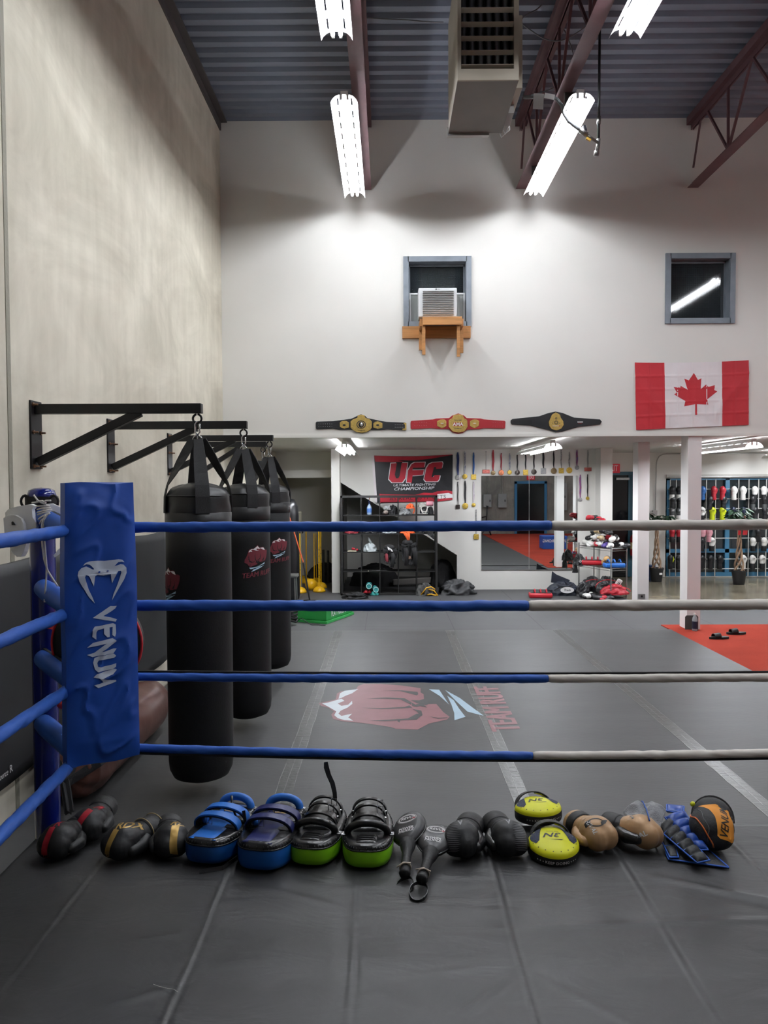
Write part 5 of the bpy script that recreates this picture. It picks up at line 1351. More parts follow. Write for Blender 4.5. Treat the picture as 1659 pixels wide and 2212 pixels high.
def ex3(t, P):
    u, v = P(1202, 913); dc = Decal(); dc.disc((u-.008, v), .028, M('dark_gold', '6f5d38', .5)).disc((u-.008, v), .012, m_gold, 2).disc((u-.008, v+.055), .014, M('dark_print')).disc((u-.008, v+.055), .006, m_gold, 2)
    dc.text('CHAMPION', m_lw, (u-.012, v-.045), .017, bold=.03).poly([(u+.028, v-.052), (u+.045, v-.052), (u+.045, v-.040), (u+.028, v-.040)], m_brl)
    for s_ in (-1, 1): dc.poly([(u-.008+s_*.05, v-.012), (u-.008+s_*.042, v+.012), (u-.008+s_*.046, v-.0), (u-.008+s_*.038, v-.014)], M('dark_print'))
    dc.build('engraving', lambda a_, b_, c: Vector((a_, -.0288-c*.3, b_)), t)
    u, v = P(1253, 912); dc = Decal(); dc.text('RINGSIDE', m_lw, (u, v), .024, bold=.03, sx=.7).text('EQUIPMENT', m_redf, (u, v-.016), .010, bold=.02); dc.build('lettering', lambda a_, b_, c: Vector((a_, -.0165-c*.3, b_)), t)
    k = [(1109, 908), (1149, 908), (1149, 917), (1109, 916)]; mb = MB(); mb.prism([P(*q) for q in k], .002, lambda u, v, w_: Vector((u, -.016-w_, v))); mb.build('velcro_patch', m_zip, t)
belt('championship_belt', 'black pointed belt with one round gold plate, right of the three on the wall', (1103, 890, 1300, 934),
     [(1103,908),(1107,905),(1165,899),(1185,892),(1200,889),(1215,892),(1240,902),(1296,906),(1300,911),(1296,917),(1250,922),(1215,932),(1200,934),(1185,929),(1145,919),(1106,917),(1103,913)], m_bl,
     [([(1184+1,912),(1189,903),(1192,896),(1200,891),(1209,896),(1211,903),(1216,910),(1217,918),(1212,926),(1202,930),(1191,927),(1186,920)], m_gold, .012, .012)], ex3)
# ---- unit heater
m_beige = M('heater_beige', 'a29a8c', .5, var=.05); m_hg = M('heater_belly', '6e6a66', .5, var=.08, vs=3)
uh = thing('unit_heater', 'beige gas unit heater hung from the ceiling between the lights', 'heater', (.95, 7.0, 5.4))
ZH = 5.96
YN = 6.5
n0 = at(988, 176, YN); n1 = at(1120, 181, YN); ZB = n0.z
# depth from where the rear bottom edge shows
for k in range(400):
    yy_ = YN+k*.01
    if at(965, 288, yy_).z > ZB: break
YH = yy_; HX0, HX1 = n0.x, n1.x
HT = min(ZR-.12, ZB+1.0)
MB().bx(HX0, HX1, YN, YH, ZB, ZB+.012).build('belly_panel', m_hg, uh, world=True)
MB().bx(HX0, HX0+.015, YN, YH, ZB+.012, HT).build('side_panel', m_beige, uh, world=True)
MB().bx(HX1-.015, HX1, YN, YH, ZB+.012, HT).build('side_panel', m_beige, uh, world=True)
MB().bx(HX0+.015, HX1-.015, YH-.015, YH, ZB+.012, HT).build('rear_panel', m_beige, uh, world=True)
MB().bx(HX0, HX1, YN, YH, HT, HT+.012).build('top_panel', m_beige, uh, world=True)
MB().bx(HX0-.01, HX1-.12, YH, YH+.05, ZB-.02, ZB+.06).build('rear_flange', M('flange_grey', 'a5a4a2', .4, metal=.5), uh, world=True)
fz = at(1050, 150, YN-.01).z
mb = MB(); mb.bx(HX0, HX1, YN-.02, YN, ZB, fz).bx(HX0, HX0+.03, YN-.02, YN, fz, HT).bx(HX1-.04, HX1, YN-.02, YN, fz, HT).bx(HX0, HX1, YN-.02, YN, HT-.03, HT+.012); mb.build('front_frame', m_beige, uh, world=True)
MB().bx(HX0+.02, HX1-.02, YN+.3, YN+.31, fz, HT).build('dark_interior', M('interior_black', '0f1012', .8), uh, world=True)  # plain black sheet across the inside, behind louvers and heat tubes
k = 0; z = fz+.03
while z < HT-.06:
    MB().box(((HX0+HX1)/2-.005, YN+.005, z), (HX1-HX0-.075, .05, .006), Matrix.Rotation(-.25, 3, 'X')).build('louver', m_beige, uh, world=True); z += .115
for k in range(6):
    x = HX0+.07+(HX1-HX0-.15)*k/5
    mb = MB(); K = 14; pts = [Vector((x, YN+.17, HT-.02))]
    for i, zz in enumerate((HT-.10, HT-.28, HT-.42, HT-.55, HT-.70, fz+.06)): pts += [Vector((x+(.0 if i % 2 else .0), YN+.15+.06*(i % 2), zz))]
    mb.tube(pts, .024, 10); mb.build('heat_tube', M('aluminised_tube', '77797c', .3, metal=.85), uh, smooth=True, world=True)
cbx0 = HX1; b_ = at(1134, 215, YN+.5)
MB().bx(HX1, HX1+.085, YN+.3, YH-.12, b_.z, b_.z+.62).build('control_box', m_beige, uh, world=True, bevel=.004)
MB().bx(HX1-.01, HX1+.06, YH-.35, YH-.10, ZB+.02, ZB+.2).build('gas_valve_housing', M('heater_grey', '8a8784', .5), uh, world=True)
mb = MB(); mb.tube([(HX1-.02, YH-.05, ZB+.06), (HX1+.03, YH-.02, ZB-.02), (HX1+.06, YH-.06, ZB+.04), (HX1+.05, YH-.08, ZB+.14)], .006, 7).tube([(HX1-.04, YH-.03, ZB+.04), (HX1+.0, YH+.02, ZB-.03), (HX1+.07, YH-.02, ZB+.02), (HX1+.06, YH-.05, ZB+.16)], .006, 7); mb.build('burner_wiring', M('white_wire', 'cfcfcf', .5), uh, smooth=True, world=True)
for sx, sy in ((HX0+.05, YN+.1), (HX1-.05, YN+.1), (HX0+.05, YH-.1), (HX1-.05, YH-.1)): MB().cyl((sx, sy, HT), (sx, sy, ZR), .005, n=6).build('hanger_rod', m_gal, uh, world=True)
# gas pipe
gp = thing('gas_pipe', 'black gas drop pipe with a brass valve and grey flexible hose to the heater', 'gas pipe', at(1293, 200, 7.75))
YG = 7.75
mb = MB(); mb.cyl(at(1296, 20, YG), at(1293, 300, YG), .013, n=10); mb.build('drop_pipe', M('black_iron_pipe', '1d1e20', .5), gp, smooth=True, world=True)
mb = MB(); mb.cyl(at(1293, 300, YG), at(1290, 334, YG), .019, n=10).cyl(at(1294, 252, YG), at(1293, 268, YG), .020, n=10).cyl(at(1289, 326, YG), at(1288, 337, YG), .024, n=10); mb.build('pipe_fitting', M('galv_fitting', '7c7a78', .35, metal=.8), gp, smooth=True, world=True)
mb = MB(); P_ = [at(x, y, YG-.1) for x, y in ((1131, 210), (1150, 210), (1180, 208), (1203, 214), (1214, 228), (1218, 245), (1228, 262), (1245, 275), (1262, 287))]; mb.tube(P_, .017, 10); mb.build('flexible_hose', M('grey_hose', '6f7274', .45, bump=.6, bs=200), gp, smooth=True, world=True)
mb = MB(); mb.cyl(at(1252, 280, YG-.1), at(1268, 292, YG-.1), .026, n=8).cyl(at(1268, 292, YG-.1), at(1291, 308, YG-.02), .015, n=8); mb.build('union', M('galv_fitting'), gp, smooth=True, world=True)
mb = MB(); mb.box(at(1271, 301, YG-.12), (.05, .02, .02), Matrix.Rotation(.5, 3, 'Y')); mb.build('yellow_valve_handle', M('yellow_valve', 'b8902c', .4), gp, world=True)
MB().cyl(at(1262, 272, YG-.1), at(1264, 284, YG-.1), .02, n=10).build('valve_stem', m_chr, gp, world=True)
for (x, y, w_, h, r_) in ((1163, 219, .10, .15, .05), (1187, 208, .10, .05, .2)):
    c_ = at(x, y, YG-.14); mb = MB(); mb.box(c_, (w_, .002, h), Matrix.Rotation(r_, 3, 'Y')); mb.build('paper_tag', M('tag_paper', 'c9cac8', .7), gp, world=True)
# loose cables near the roof
for i, (pts, D0, lab) in enumerate(((((1180, 0), (1160, 20), (1133, 35), (1128, 50), (1150, 68), (1180, 85), (1215, 87), (1255, 65), (1295, 32)), 7.9, 'grey cable looping from the heater to the right light'),
        (((1128, 35), (1150, 28), (1185, 35), (1215, 60), (1228, 85), (1240, 130), (1225, 165), (1195, 190), (1150, 205), (1140, 207)), 8.2, 'grey cable drooping beside the right joist to the gas connection'),
        (((786, 38), (830, 41), (880, 43), (920, 47), (958, 48)), 8.0, 'thin grey cable strung from the left joist to the heater'))):
    P_ = [at(x, y, D0) for x, y in pts]; out = []
    for k in range(len(P_)-1):
        p0, p1, p2, p3 = P_[max(0, k-1)], P_[k], P_[k+1], P_[min(len(P_)-1, k+2)]
        for q in range(5):
            t_ = q/5; out.append(.5*((2*p1)+(p2-p0)*t_+(2*p0-5*p1+4*p2-p3)*t_**2+(3*p1-p0-3*p2+p3)*t_**3))
    out.append(P_[-1]); mb = MB(); mb.tube(out, .006, 6); tag(mb.build('electrical_cable', M('grey_pvc_cable', '6b6d72', .5), smooth=True), lab, 'cable')
# ================================================================== BACK OF THE ROOM
# ---- mirror
m_mir = M('mirror_silver', 'e4e8e6', .01, metal=1, var=.001)
for i, (a_, b_) in enumerate(((1040, 1142.5), (1143.5, 1247))):
    p0 = at(a_, 1028, DB-.012); p1 = at(b_, 1230, DB-.012)
    t = thing('wall_mirror', ['left sheet of the frameless wall mirror under the medals', 'right sheet of the frameless wall mirror, nearest the gear rack'][i], 'mirror', ((p0.x+p1.x)/2, DB-.006, p1.z), group='wall mirrors')
    MB().bx(p0.x, p1.x, DB-.012, DB-.001, p1.z, p0.z).build('glass', m_mir, t, world=True)
    MB().bx(p0.x-.004, p1.x+.004, DB-.016, DB-.001, p1.z-.012, p1.z).build('bottom_channel', m_gal, t, world=True)
# ---- UFC flag
m_bk = M('banner_black', '17171b', .55, bump=.15, bs=14); m_br = M('banner_red', 'a81f30', .5, bump=.1, bs=20, var=.25, vs=3); m_bs = M('banner_silver', 'd6d6d8', .5)
bn = thing('fight_banner', 'black UFC banner with red letters pinned above the open shelf', 'banner', at(892, 1030, DB-.02))
A, B, C_, D2 = at(808, 984, DB-.02), at(978, 982.5, DB-.02), at(977, 1080, DB-.02), at(815, 1086, DB-.02)
def fb(u, v):
    p = (D2*(1-u)+C_*u)*(1-v)+(A*(1-u)+B*u)*v
    return p+Vector((0, -.006-.014*abs(noise.noise(Vector((u*3+v, v*2.4, 2))))-.01*math.sin(PI*u)*v, -.02*math.sin(PI*u)*v))
mb = MB(); mb.grid(50, 34, fb); mb.build('cloth', m_bk, bn, smooth=True, world=True)
MB().grid(3, 20, lambda u, v: fb(-.03+.03*u, v)).build('header_tape', M('flag_white'), bn, smooth=True, world=True)
W_ = (B-A).length; H_ = (A-D2).length
mpb = lambda u, v, c: fb(u/W_, v/H_)+Vector((0, -c-.001, 0))
dc = Decal()
X = lambda x, y: ((x-750)/612*W_, H_-(y-158)/355*H_)      # crop px on the banner
dc.poly([X(x, y) for x, y in ((750,158),(900,160),(1360,155),(1360,158),(1200,180),(1050,192),(930,188),(980,200),(900,205),(756,204))], m_br)
dc.poly([X(x, y) for x, y in ((772,446),(860,452),(1060,462),(1130,447),(1200,452),(1240,440),(1320,436),(1362,446),(1362,512),(1240,520),(1000,515),(772,512))], m_br)
dc.poly([X(x, y) for x, y in ((1240,462),(1330,456),(1362,470),(1362,496),(1240,500))], m_lw, 2).text('AS REAL AS IT GETS', m_blkf, (W_*.54, H_*.075), .10, lay=3, sx=1.15, spc=1.1)
def letters(k, m, lay):
    U = [(880,215),(925,212),(905,300),(912,330),(930,330),(942,310),(962,210),(1008,210),(985,330),(960,362),(880,362),(855,335)]
    F_ = [(1040,222),(1065,208),(1145,208),(1138,248),(1050,248),(1045,268),(1135,268),(1126,305),(1082,308),(1045,310),(1035,366),(995,362),(1010,270)]
    C2 = [(1205,212),(1278,210),(1284,225),(1275,262),(1232,262),(1232,248),(1215,248),(1195,325),(1210,325),(1218,312),(1262,312),(1255,345),(1240,362),(1150,360),(1135,340),(1155,255),(1175,225)]
    for L_ in (U, F_, C2):
        cx = sum(p[0] for p in L_)/len(L_); cy = sum(p[1] for p in L_)/len(L_)
        dc.poly([X(x+(6 if x > cx else -6)*k, y+(5 if y > cy else -5)*k) for x, y in L_], m, lay)
letters(1, m_bs, 1); letters(0, m_br, 2)
dc.text('ULTIMATE FIGHTING', m_bs, X(1055, 384), .062, bold=.008, shear=.25, sx=1.4).text('CHAMPIONSHIP', m_bs, X(1050, 413), .080, bold=.008, shear=.25, sx=1.35)
dc.build('print', mpb, bn, cut=.03, world=True)
# ---- medals
RB = {'navy': '1f2f63', 'navyw': '3c4a80', 'blue': '2a62a8', 'black': '17171a', 'red': '9c2430', 'redblk': '8e2630', 'tri': 'b9a6b8', 'check': 'b9b9b6', 'white': 'd8d8d6', 'bluered': '4a5aa0', 'thin': 'aaaaaa'}
MT = {'silver': '9c9c9c', 'gold': 'c3a54c', 'bronze': '7c6a4c', 'dark': '4a4440', 'copper': 'b06a4c', 'redw': 'a05a52', 'dsq': '3a3230'}
def medal(x, y0, y1, rib, met, shape, lab, w_=6, r=10):
    sc = 3.6065; X_ = 960+x/sc; top = at(X_, 930+y0/sc, DB-.02); md_ = at(X_, 930+y1/sc, DB-.02)
    t = thing('medal', lab, 'medal', md_, group='medals hung on the wall')
    m_ = M('ribbon_'+rib, RB[rib], .6, var=.25 if rib in ('navyw', 'tri', 'check', 'navy') else .05, vs=40, col2=('d8d8d8' if rib in ('navyw', 'tri') else '222226' if rib == 'check' else 'a02a38' if rib == 'bluered' else None))
    W_ = w_*.0025; K = 8
    P_ = [top.lerp(md_+Vector((0, 0, r*.0024)), k/K)+Vector((.003*math.sin(k*1.3+x), .0, 0)) for k in range(K+1)]
    MB().strap(P_, [W_*(.75 if k == 0 else 1.6 if k < K-2 else 1.5 if k < K-1 else .9) for k in range(K+1)], .004, (1, 0, 0)).build('ribbon', m_, t, world=True)
    MB().ell(top, (.010, .008, .012), n=8, m=6).build('knot', m_, t, world=True, smooth=True)
    mm = M('medal_'+met, MT[met], .35, metal=.75, bump=.5, bs=80, var=.3, vs=60); R = r*.0047; mb = MB()
    if shape == 'o': mb.lathe([(.001, -.004), (R, -.004), (R, .003), (R*.85, .005), (.001, .004)], 20, md_, Matrix.Rotation(PI/2, 3, 'X'))
    elif shape == 's': mb.box(md_, (R*2, .008, R*2.1))
    else: mb.box(md_, (R*2.9, .008, R*1.5))
    mb.build('disc', mm, t, world=True, smooth=(shape == 'o'), ang=.6, bevel=0 if shape == 'o' else .003)
for a in ((105,172,366,'navy','silver','o','silver medal on a navy ribbon, top left of the medals beside the banner',11), (160,168,358,'navyw','gold','o','gold medal on a navy and white ribbon, second from the banner on top',7), (228,175,362,'blue','gold','s','square gold medal on a bright blue ribbon, third from the banner',8),
          (105,402,594,'black','dsq','s','small dark square medal on a black ribbon, lower row nearest the banner',5,8), (162,395,588,'black','gold','o','large gold medal on a wide black ribbon in the lower row',9,12), (228,402,580,'tri','gold','o','small gold medal on a striped pale ribbon in the lower row',7,8), (248,618,828,'check','gold','s','square gold medal on a dotted ribbon hanging alone left of the mirror',5,10),
          (325,165,320,'thin','redw','r','red and white bar medal on a thin cord, left end of the long row',2), (380,155,330,'red','bronze','o','bronze medal on a wide plain red ribbon over the mirror',10,9), (443,180,328,'redblk','copper','o','copper medal on a red and black ribbon over the mirror',7,11), (508,182,326,'navyw','gold','o','gold medal on a blue and white knotted ribbon over the mirror',8,9),
          (568,180,327,'black','dark','o','dark round medal on a black ribbon, right of the blue and white ribbon',7,10), (633,180,327,'black','gold','s','black and gold square medal on a black ribbon over the mirror',7,10), (697,180,322,'black','dark','o','dark bronze round medal on a black ribbon, right of the gold square one',7,11), (771,168,316,'black','silver','s','square silver medal on a black ribbon over the mirror',9,11),
          (852,166,315,'black','bronze','o','large bronze medal on a narrow black ribbon over the mirror',7,12), (910,155,313,'check','gold','s','square gold medal on a black and white checked ribbon over the mirror',6,10), (973,170,310,'check','gold','o','round gold medal on a white checked ribbon over the mirror',7,12), (1033,155,290,'bluered','silver','o','silver medal on a blue and red ribbon in the top row',8,9),
          (1118,155,302,'thin','redw','r','red and white bar medal at the right end of the top row',7), (1058,348,538,'bluered','silver','o','silver medal on a long blue and red ribbon right of the mirror',8,8), (1115,346,528,'black','gold','o','small gold medal on a black ribbon, lowest at the right of the mirror',5,7)):
    medal(*a)
# ---- open shelf 5 x 5
m_sh = M('black_brown_laminate', '1b1a1a', .5, var=.08)
YS = 13.75
s0, s1 = at(735, 1071, YS), at(945, 1071, YS); SX0, SX1, SZ1 = s0.x, s1.x, s0.z; SD = .38
sf_ = thing('open_shelf', 'black open cube shelf with five columns in front of the stair cupboard', 'shelf', ((SX0+SX1)/2, YS+SD/2, 0))
th_ = .038
for nm, b_ in (('side_panel', (SX0, SX0+th_, 0, SZ1)), ('side_panel', (SX1-th_, SX1, 0, SZ1)), ('top_board', (SX0, SX1, SZ1-th_, SZ1)), ('bottom_board', (SX0, SX1, 0.0, th_))):
    MB().bx(b_[0], b_[1], YS, YS+SD, b_[2], b_[3]).build(nm, m_sh, sf_, world=True, bevel=.002)
CW = (SX1-SX0-2*th_)/5; rows = [at(800, y, YS).z for y in (1113.5, 1153.5, 1193, 1235)]
for k in range(1, 5): MB().bx(SX0+th_+CW*k-.009, SX0+th_+CW*k+.009, YS+.004, YS+SD, th_, SZ1-th_).build('divider', m_sh, sf_, world=True)
for z in rows:
    for k in range(5): MB().bx(SX0+th_+CW*k+.009, SX0+th_+CW*(k+1)-.009, YS+.002, YS+SD, z-.009, z+.009).build('shelf_board', m_sh, sf_, world=True)
def cube(c, r): return SX0+th_+CW*(c+.5), (rows[r]+.009 if r < 4 else th_)      # centre x, floor z ; r 0 = top row
m_plas = M('thin_plastic_bag', 'cfd8da', .25, bump=.5, bs=20, alpha=.75); m_clr = M('clear_film', 'b9bcbc', .15, alpha=.5, bump=.5, bs=30); m_blc = M('black_cloth', '18181a', .85, bump=.4, bs=60); m_orc = M('orange_cloth', 'e0602c', .7, bump=.4, bs=50)
m_pink = M('pink_vinyl', 'cf8f9c', .45)
def heap(nm, lab, cat, c, m, r3, seed, amp=.3, group=None, fs=2.0, n=64, mm=32):
    t = thing(nm, lab, cat, c, group=group); crumple('bundle', m, t, *r3, seed, amp, n, mm, fs=fs); return t
x, z = cube(1, 0)
t = thing('spray_bottle', 'blue and clear spray bottle standing alone on the top shelf', 'bottle', (x-.02, YS+.12, z))
MB().lathe([(.001, 0), (.042, 0), (.046, .01), (.046, .13), (.03, .165), (.014, .185), (.014, .20)], 20).build('bottle', M('pale_blue_plastic', '9fb4cf', .3), t, smooth=True)
MB().lathe([(.0465, .04), (.0465, .115)], 20).build('label', M('blue_label', '4d74b4', .5), t)
MB().box((0, 0, .215), (.028, .03, .035)).box((-.01, 0, .25), (.02, .02, .05)).build('trigger_head', M('navy_plastic', '1d2a55', .4), t, bevel=.004)
MB().box((0, 0, .29), (.014, .014, .035)).build('nozzle', M('orange_piping'), t)
x, z = cube(2, 0)
def bglove(lab, loc, rot, mats, s=.85, nm='boxing_glove', cat='boxing glove', group=None, cufftop=None):
    """small display glove: shell, thumb, cuff"""
    t = thing(nm, lab, cat, loc, rot=EU(*rot), group=group)
    if 'bg' not in _M:
        def keep(o): me = o.data; bpy.data.objects.remove(o); return me
        a_ = keep(blob('shell', [('e', (0, .05, .055), (.060, .075, .052)), ('e', (0, -.02, .052), (.050, .07, .046))], m_lt, None, .010, 3))
        b_ = keep(blob('thumb', [('c', (.04, -.02, .045), (.062, .03, .036), .024, .026), ('c', (.062, .03, .036), (.056, .07, .036), .026, .021)], m_lt, None, .010, 2))
        mb = MB(); mb.lathe([(.034, -.155), (.046, -.158), (.049, -.15), (.047, -.07), (.046, -.05), (.030, -.05), (.033, -.15), (.034, -.155)], 20, (0, 0, .050), Matrix.Rotation(-PI/2, 3, 'X'))
        c_ = keep(mb.build('cuff', m_lt, None, smooth=True, ang=.9)); _M['bg'] = (a_, b_, c_)
    for nm_, me, mt in zip(('shell', 'thumb', 'cuff'), _M['bg'], mats):
        o = bpy.data.objects.new(nm_, me); COL.objects.link(o); o.parent = t
        o.material_slots[0].link = 'OBJECT'; o.material_slots[0].material = mt
        o.scale = (s, s, s)
    return t
def C(col, rough=.42): return M('leather_'+col, col, rough, bump=.12, bs=30, var=.05)
K_, Wt, Rd = C('18181b'), C('dedcd8'), C('a01f2c')
bglove('cream and black glove in clear wrap, top shelf third column', (x-.05, YS+.10, z), (0, 0, 170), (C('8a7f78'), K_, K_), .8)
heap('plastic_wrap', 'crinkled clear wrap in the third column of the top shelf', 'plastic bag', (x-.03, YS+.06, z+.09), m_clr, (.06, .05, .07), 2, .4)
heap('black_bag', 'black gear bag in the third column of the top shelf', 'bag', (x+.07, YS+.15, z), m_blc, (.10, .12, .17), 5, .25)
x, z = cube(3, 0)
heap('plastic_wrap', 'crinkled clear and black wrap in the fourth column of the top shelf', 'plastic bag', (x-.05, YS+.1, z), m_clr, (.12, .10, .12), 8, .5)
heap('black_cloth', 'black cloth under the wrap in the fourth column of the top shelf', 'cloth', (x-.05, YS+.22, z), m_blc, (.12, .10, .12), 9, .3)
t = heap('orange_strap', 'bright orange strap bundle on the top shelf', 'strap', (x+.05, YS+.06, z+.11), m_orc, (.07, .05, .08), 11, .6)
MB().strap([(.05, 0, .05), (.075, -.02, 0), (.07, -.02, -.05), (.055, -.01, -.09)], .02, .006, (1, 0, .3)).build('tail', m_orc, t)
x, z = cube(4, 0)
heap('clear_cup', 'grey wrapped cup at the left of the fifth column, top shelf', 'cup', (x-.07, YS+.05, z+.14), M('grey_wrap', '9d9b93', .3, bump=.4, bs=30), (.07, .06, .08), 13, .15)
t = thing('pink_roll', 'pink padded roll at the upper right of the top shelf', 'roll', (x+.07, YS+.08, z+.20)); mb = MB(); mb.tube([(-.065, 0, 0), (-.055, 0, 0), (.055, 0, 0), (.065, 0, 0)], [.035, .048, .048, .035], 18); mb.build('roll', m_pink, t, smooth=True)
t = thing('head_guard', 'black head guard with white piping hanging in the fifth column', 'head guard', (x-.02, YS+.05, z+.02)); crumple('shell', m_blk, t, .09, .08, .13, 4, .1, 30, 16)
for k in range(2):
    mb = MB(); mb.tube([Vector((-.07+.0+.055*(1-math.cos(a)), -.075-.01*k, .12-.09*math.sin(a)-.03*k*math.sin(a))) for a in [PI*i/12 for i in range(13)]], .006, 7); mb.build('white_piping', m_lace, t, smooth=True)
heap('black_cloth', 'black cloth hanging down at the right of the top shelf', 'cloth', (x+.085, YS+.05, z-.0), m_blc, (.055, .07, .15), 15, .3)
# row 2
x, z = cube(0, 1); heap('red_cloth', 'folded red cloth on the second shelf, first column', 'cloth', (x-.0, YS+.1, z), C('7c1f2a', .7), (.13, .1, .06), 17, .3)
x, z = cube(1, 1); heap('black_cloth', 'flat black cloth on the second shelf, second column', 'cloth', (x, YS+.1, z), m_blc, (.14, .1, .04), 18, .3)
x, z = cube(2, 1); heap('plastic_wrap', 'flat white plastic wrap on the second shelf', 'plastic bag', (x, YS+.1, z), m_plas, (.13, .09, .045), 19, .4)
x, z = cube(3, 1); t = heap('orange_strap', 'orange garment drooping over the second shelf edge', 'cloth', (x, YS+.05, z), m_orc, (.13, .08, .05), 21, .4)
MB().strap([(-.02, -.07, .02), (.0, -.085, -.04), (.01, -.085, -.10), (.012, -.08, -.16)], [.12, .09, .05, .03], .012, (1, 0, 0)).build('tail', m_orc, t, smooth=True)
x, z = cube(4, 1); t = heap('black_jacket', 'black sleeve garment lying on the second shelf, last column', 'jacket', (x+.03, YS+.09, z), m_blc, (.12, .1, .05), 22, .4)
MB().strap([(.02, -.1, .02), (.07, -.11, -.03), (.11, -.11, -.10)], [.10, .08, .03], .012, (1, 0, .6)).build('sleeve', m_blc, t)
# row 3
x, z = cube(0, 2); t = thing('toy_gloves', 'small red wrapped trinket on the third shelf, first column', 'trinket', (x+.0, YS+.06, z))
mb = MB(); mb.box((0, 0, .012), (.16, .08, .02)); mb.build('tray', M('cream_card', 'b7b09a', .7), t)
for q in ((.01, .05), (.04, .045), (.09, .03)): MB().ell((q[0], 0, q[1]), (.022, .02, .022), n=12).build('red_puff', Rd, t, smooth=True)
x, z = cube(1, 2); t = heap('plastic_bag', 'knotted pale plastic grocery bag on the third shelf', 'plastic bag', (x-.01, YS+.12, z), m_plas, (.125, .11, .15), 24, .18, n=60, mm=40)
mb = MB(); mb.tube([(0, -.01, .135), (.01, -.01, .17), (-.01, -.01, .19), (-.02, -.01, .23), (-.035, -.01, .255)], [.03, .018, .022, .014, .006], 8); mb.build('knot', m_plas, t, smooth=True)
def garment(lab, x, z, seed, w_, dn, extra):
    t = thing('hanging_hoodie', lab, 'hoodie', (x, YS-.02, z), group='hoodies slung over the shelf')
    mb = MB(); sd = seed
    def fn(u, v):
        a = v*1.0; X_ = (u-.5)*w_*(1-.25*v)+.05*noise.noise(Vector((v*3, sd, 1))); 
        if v < .25: y = .18-.2*v/.25; zz = .02+.03*math.sin(v*12)
        else: y = -.03-.02*math.sin(v*7); zz = .03-(v-.25)/.75*dn*(1-.35*abs(u-.45-.2*math.sin(seed)))
        fo = .045*(1-abs(noise.noise(Vector((u*4+seed, v*2, seed)))*2))
        return Vector((X_+.02*noise.noise(Vector((u*5, v*5, seed))), y-fo, zz+.10*(1-v)*max(0, noise.noise(Vector((u*3, 1, seed))))))
    mb.grid(36, 36, fn); mb.build('body', m_blc, t, smooth=True, solid=.01)
    for s_, dx in enumerate(extra): MB().tube([(dx[0], -.05, -.02), (dx[0]+.02, -.07, -.10), (dx[1], -.06, -dx[2])], [.045, .042, .034], 12).build('sleeve', m_blc, t, smooth=True)
    mb = MB(); mb.ell((-.02, .03, .07), (.10, .09, .06)); mb.build('hood', m_blc, t, smooth=True)
    return t
x, z = cube(2, 2); t = garment('black hoodie with a white lining patch slung over the third shelf', x+.02, z, 1, .26, .26, [((.04, .03, .27))])
mb = MB(); mb.prism([(-.05, .05), (.03, .0), (.05, -.04), (.0, -.03), (-.04, .0)], .004, lambda u, v, w_: Vector((u, -.085-w_, v+.05))); mb.build('white_patch', m_lw, t)
MB().tube([(-.07, -.06, -.02), (-.06, -.06, -.15), (-.045, -.05, -.20)], [.03, .03, .02], 8).build('maroon_sleeve', C('6a1d28', .7), t, smooth=True)
x, z = cube(3, 2); t = garment('black jacket slung over the third shelf below the orange garment', x+.02, z+.09, 2, .30, .36, [(-.06, -.05, .33), (.09, .12, .34)])
heap('skin_tone_pad', 'beige cloth peeking out under the black jacket', 'cloth', (x+.03, YS-.05, z-.13), M('skin_beige', 'a98673', .8), (.04, .03, .07), 26, .2)
x, z = cube(1, 3); t = thing('thin_stick', 'thin black stick lying across the fourth shelf', 'stick', (x+.12, YS-.01, z+.006)); MB().cyl((-.16, 0, 0), (.16, 0, .01), .006, n=8).build('stick', m_blk, t); MB().ell((-.16, 0, 0), (.01, .01, .01), n=8).build('tip', M('cream_card'), t)
# bottom row
x, z = cube(1, 4)
t1 = bglove('teal glove stacked on top in the lowest shelf, second column', (x-.03, YS+.04, z+.09), (0, 0, 0), (C('2f7f80'), K_, C('36898a')), .95)
t2 = bglove('teal glove at the right of the lowest shelf, second column', (x+.075, YS+.03, z+.03), (0, 0, 8), (C('2f7f80'), K_, C('36898a')), .95)
for tt in (t1, t2):
    mb = MB(); mb.tube([Vector((math.cos(a)*.044, -.150, .048+math.sin(a)*.044)) for a in [k*PI/10 for k in range(20)]], .007, 6, closed=True); mb.build('cuff_rim', M('teal_pale_rim', 'a9d0cc', .5), tt, smooth=True)
    mb = MB(); mb.lathe([(.001, 0), (.038, 0)], 20, (0, -.146, .048), Matrix.Rotation(PI/2, 3, 'X')); mb.build('cuff_opening', m_blk, tt)
for k, dx in enumerate((-.085, -.02)): bglove('small %s red glove under the teal pair on the lowest shelf' % ('left', 'right')[k], (x+dx, YS-.0, z-.005), (0, 0, 180), (Rd, Rd, Rd), .55)
heap('teal_wrap', 'turquoise wrap in front of the teal gloves', 'hand wrap', (x+.06, YS-.01, z-.03), C('4cc0bb'), (.075, .05, .06), 28, .5)
x, z = cube(4, 4)
tt = heap('gear_bundle', 'grey and black gear bundle at the foot of the shelf', 'gear bundle', (x-.03, YS-.02, .0), C('3b3b3a', .7), (.15, .12, .20), 30, .5)
ys = thing('yellow_straps', 'yellow and black strap handles lying in front of the shelf', 'straps', (x+.03, YS-.10, .0))
for k, (p0, p1, p2, p3) in enumerate((((-.10, .05), (.0, .12), (.10, .10), (.16, .02)), ((-.13, .02), (-.03, .15), (.05, .17), (.12, .12)), ((-.05, .01), (.05, .04), (.10, .02), (.17, .015)))):
    mb = MB(); mb.tube([(p0[0], 0, p0[1]), (p1[0], -.03*k, p1[1]), (p2[0], -.05, p2[1]), (p3[0], -.02, p3[1])], .011, 8); mb.build('strap', M('strap_yellow', 'dca51f', .5), ys, smooth=True)
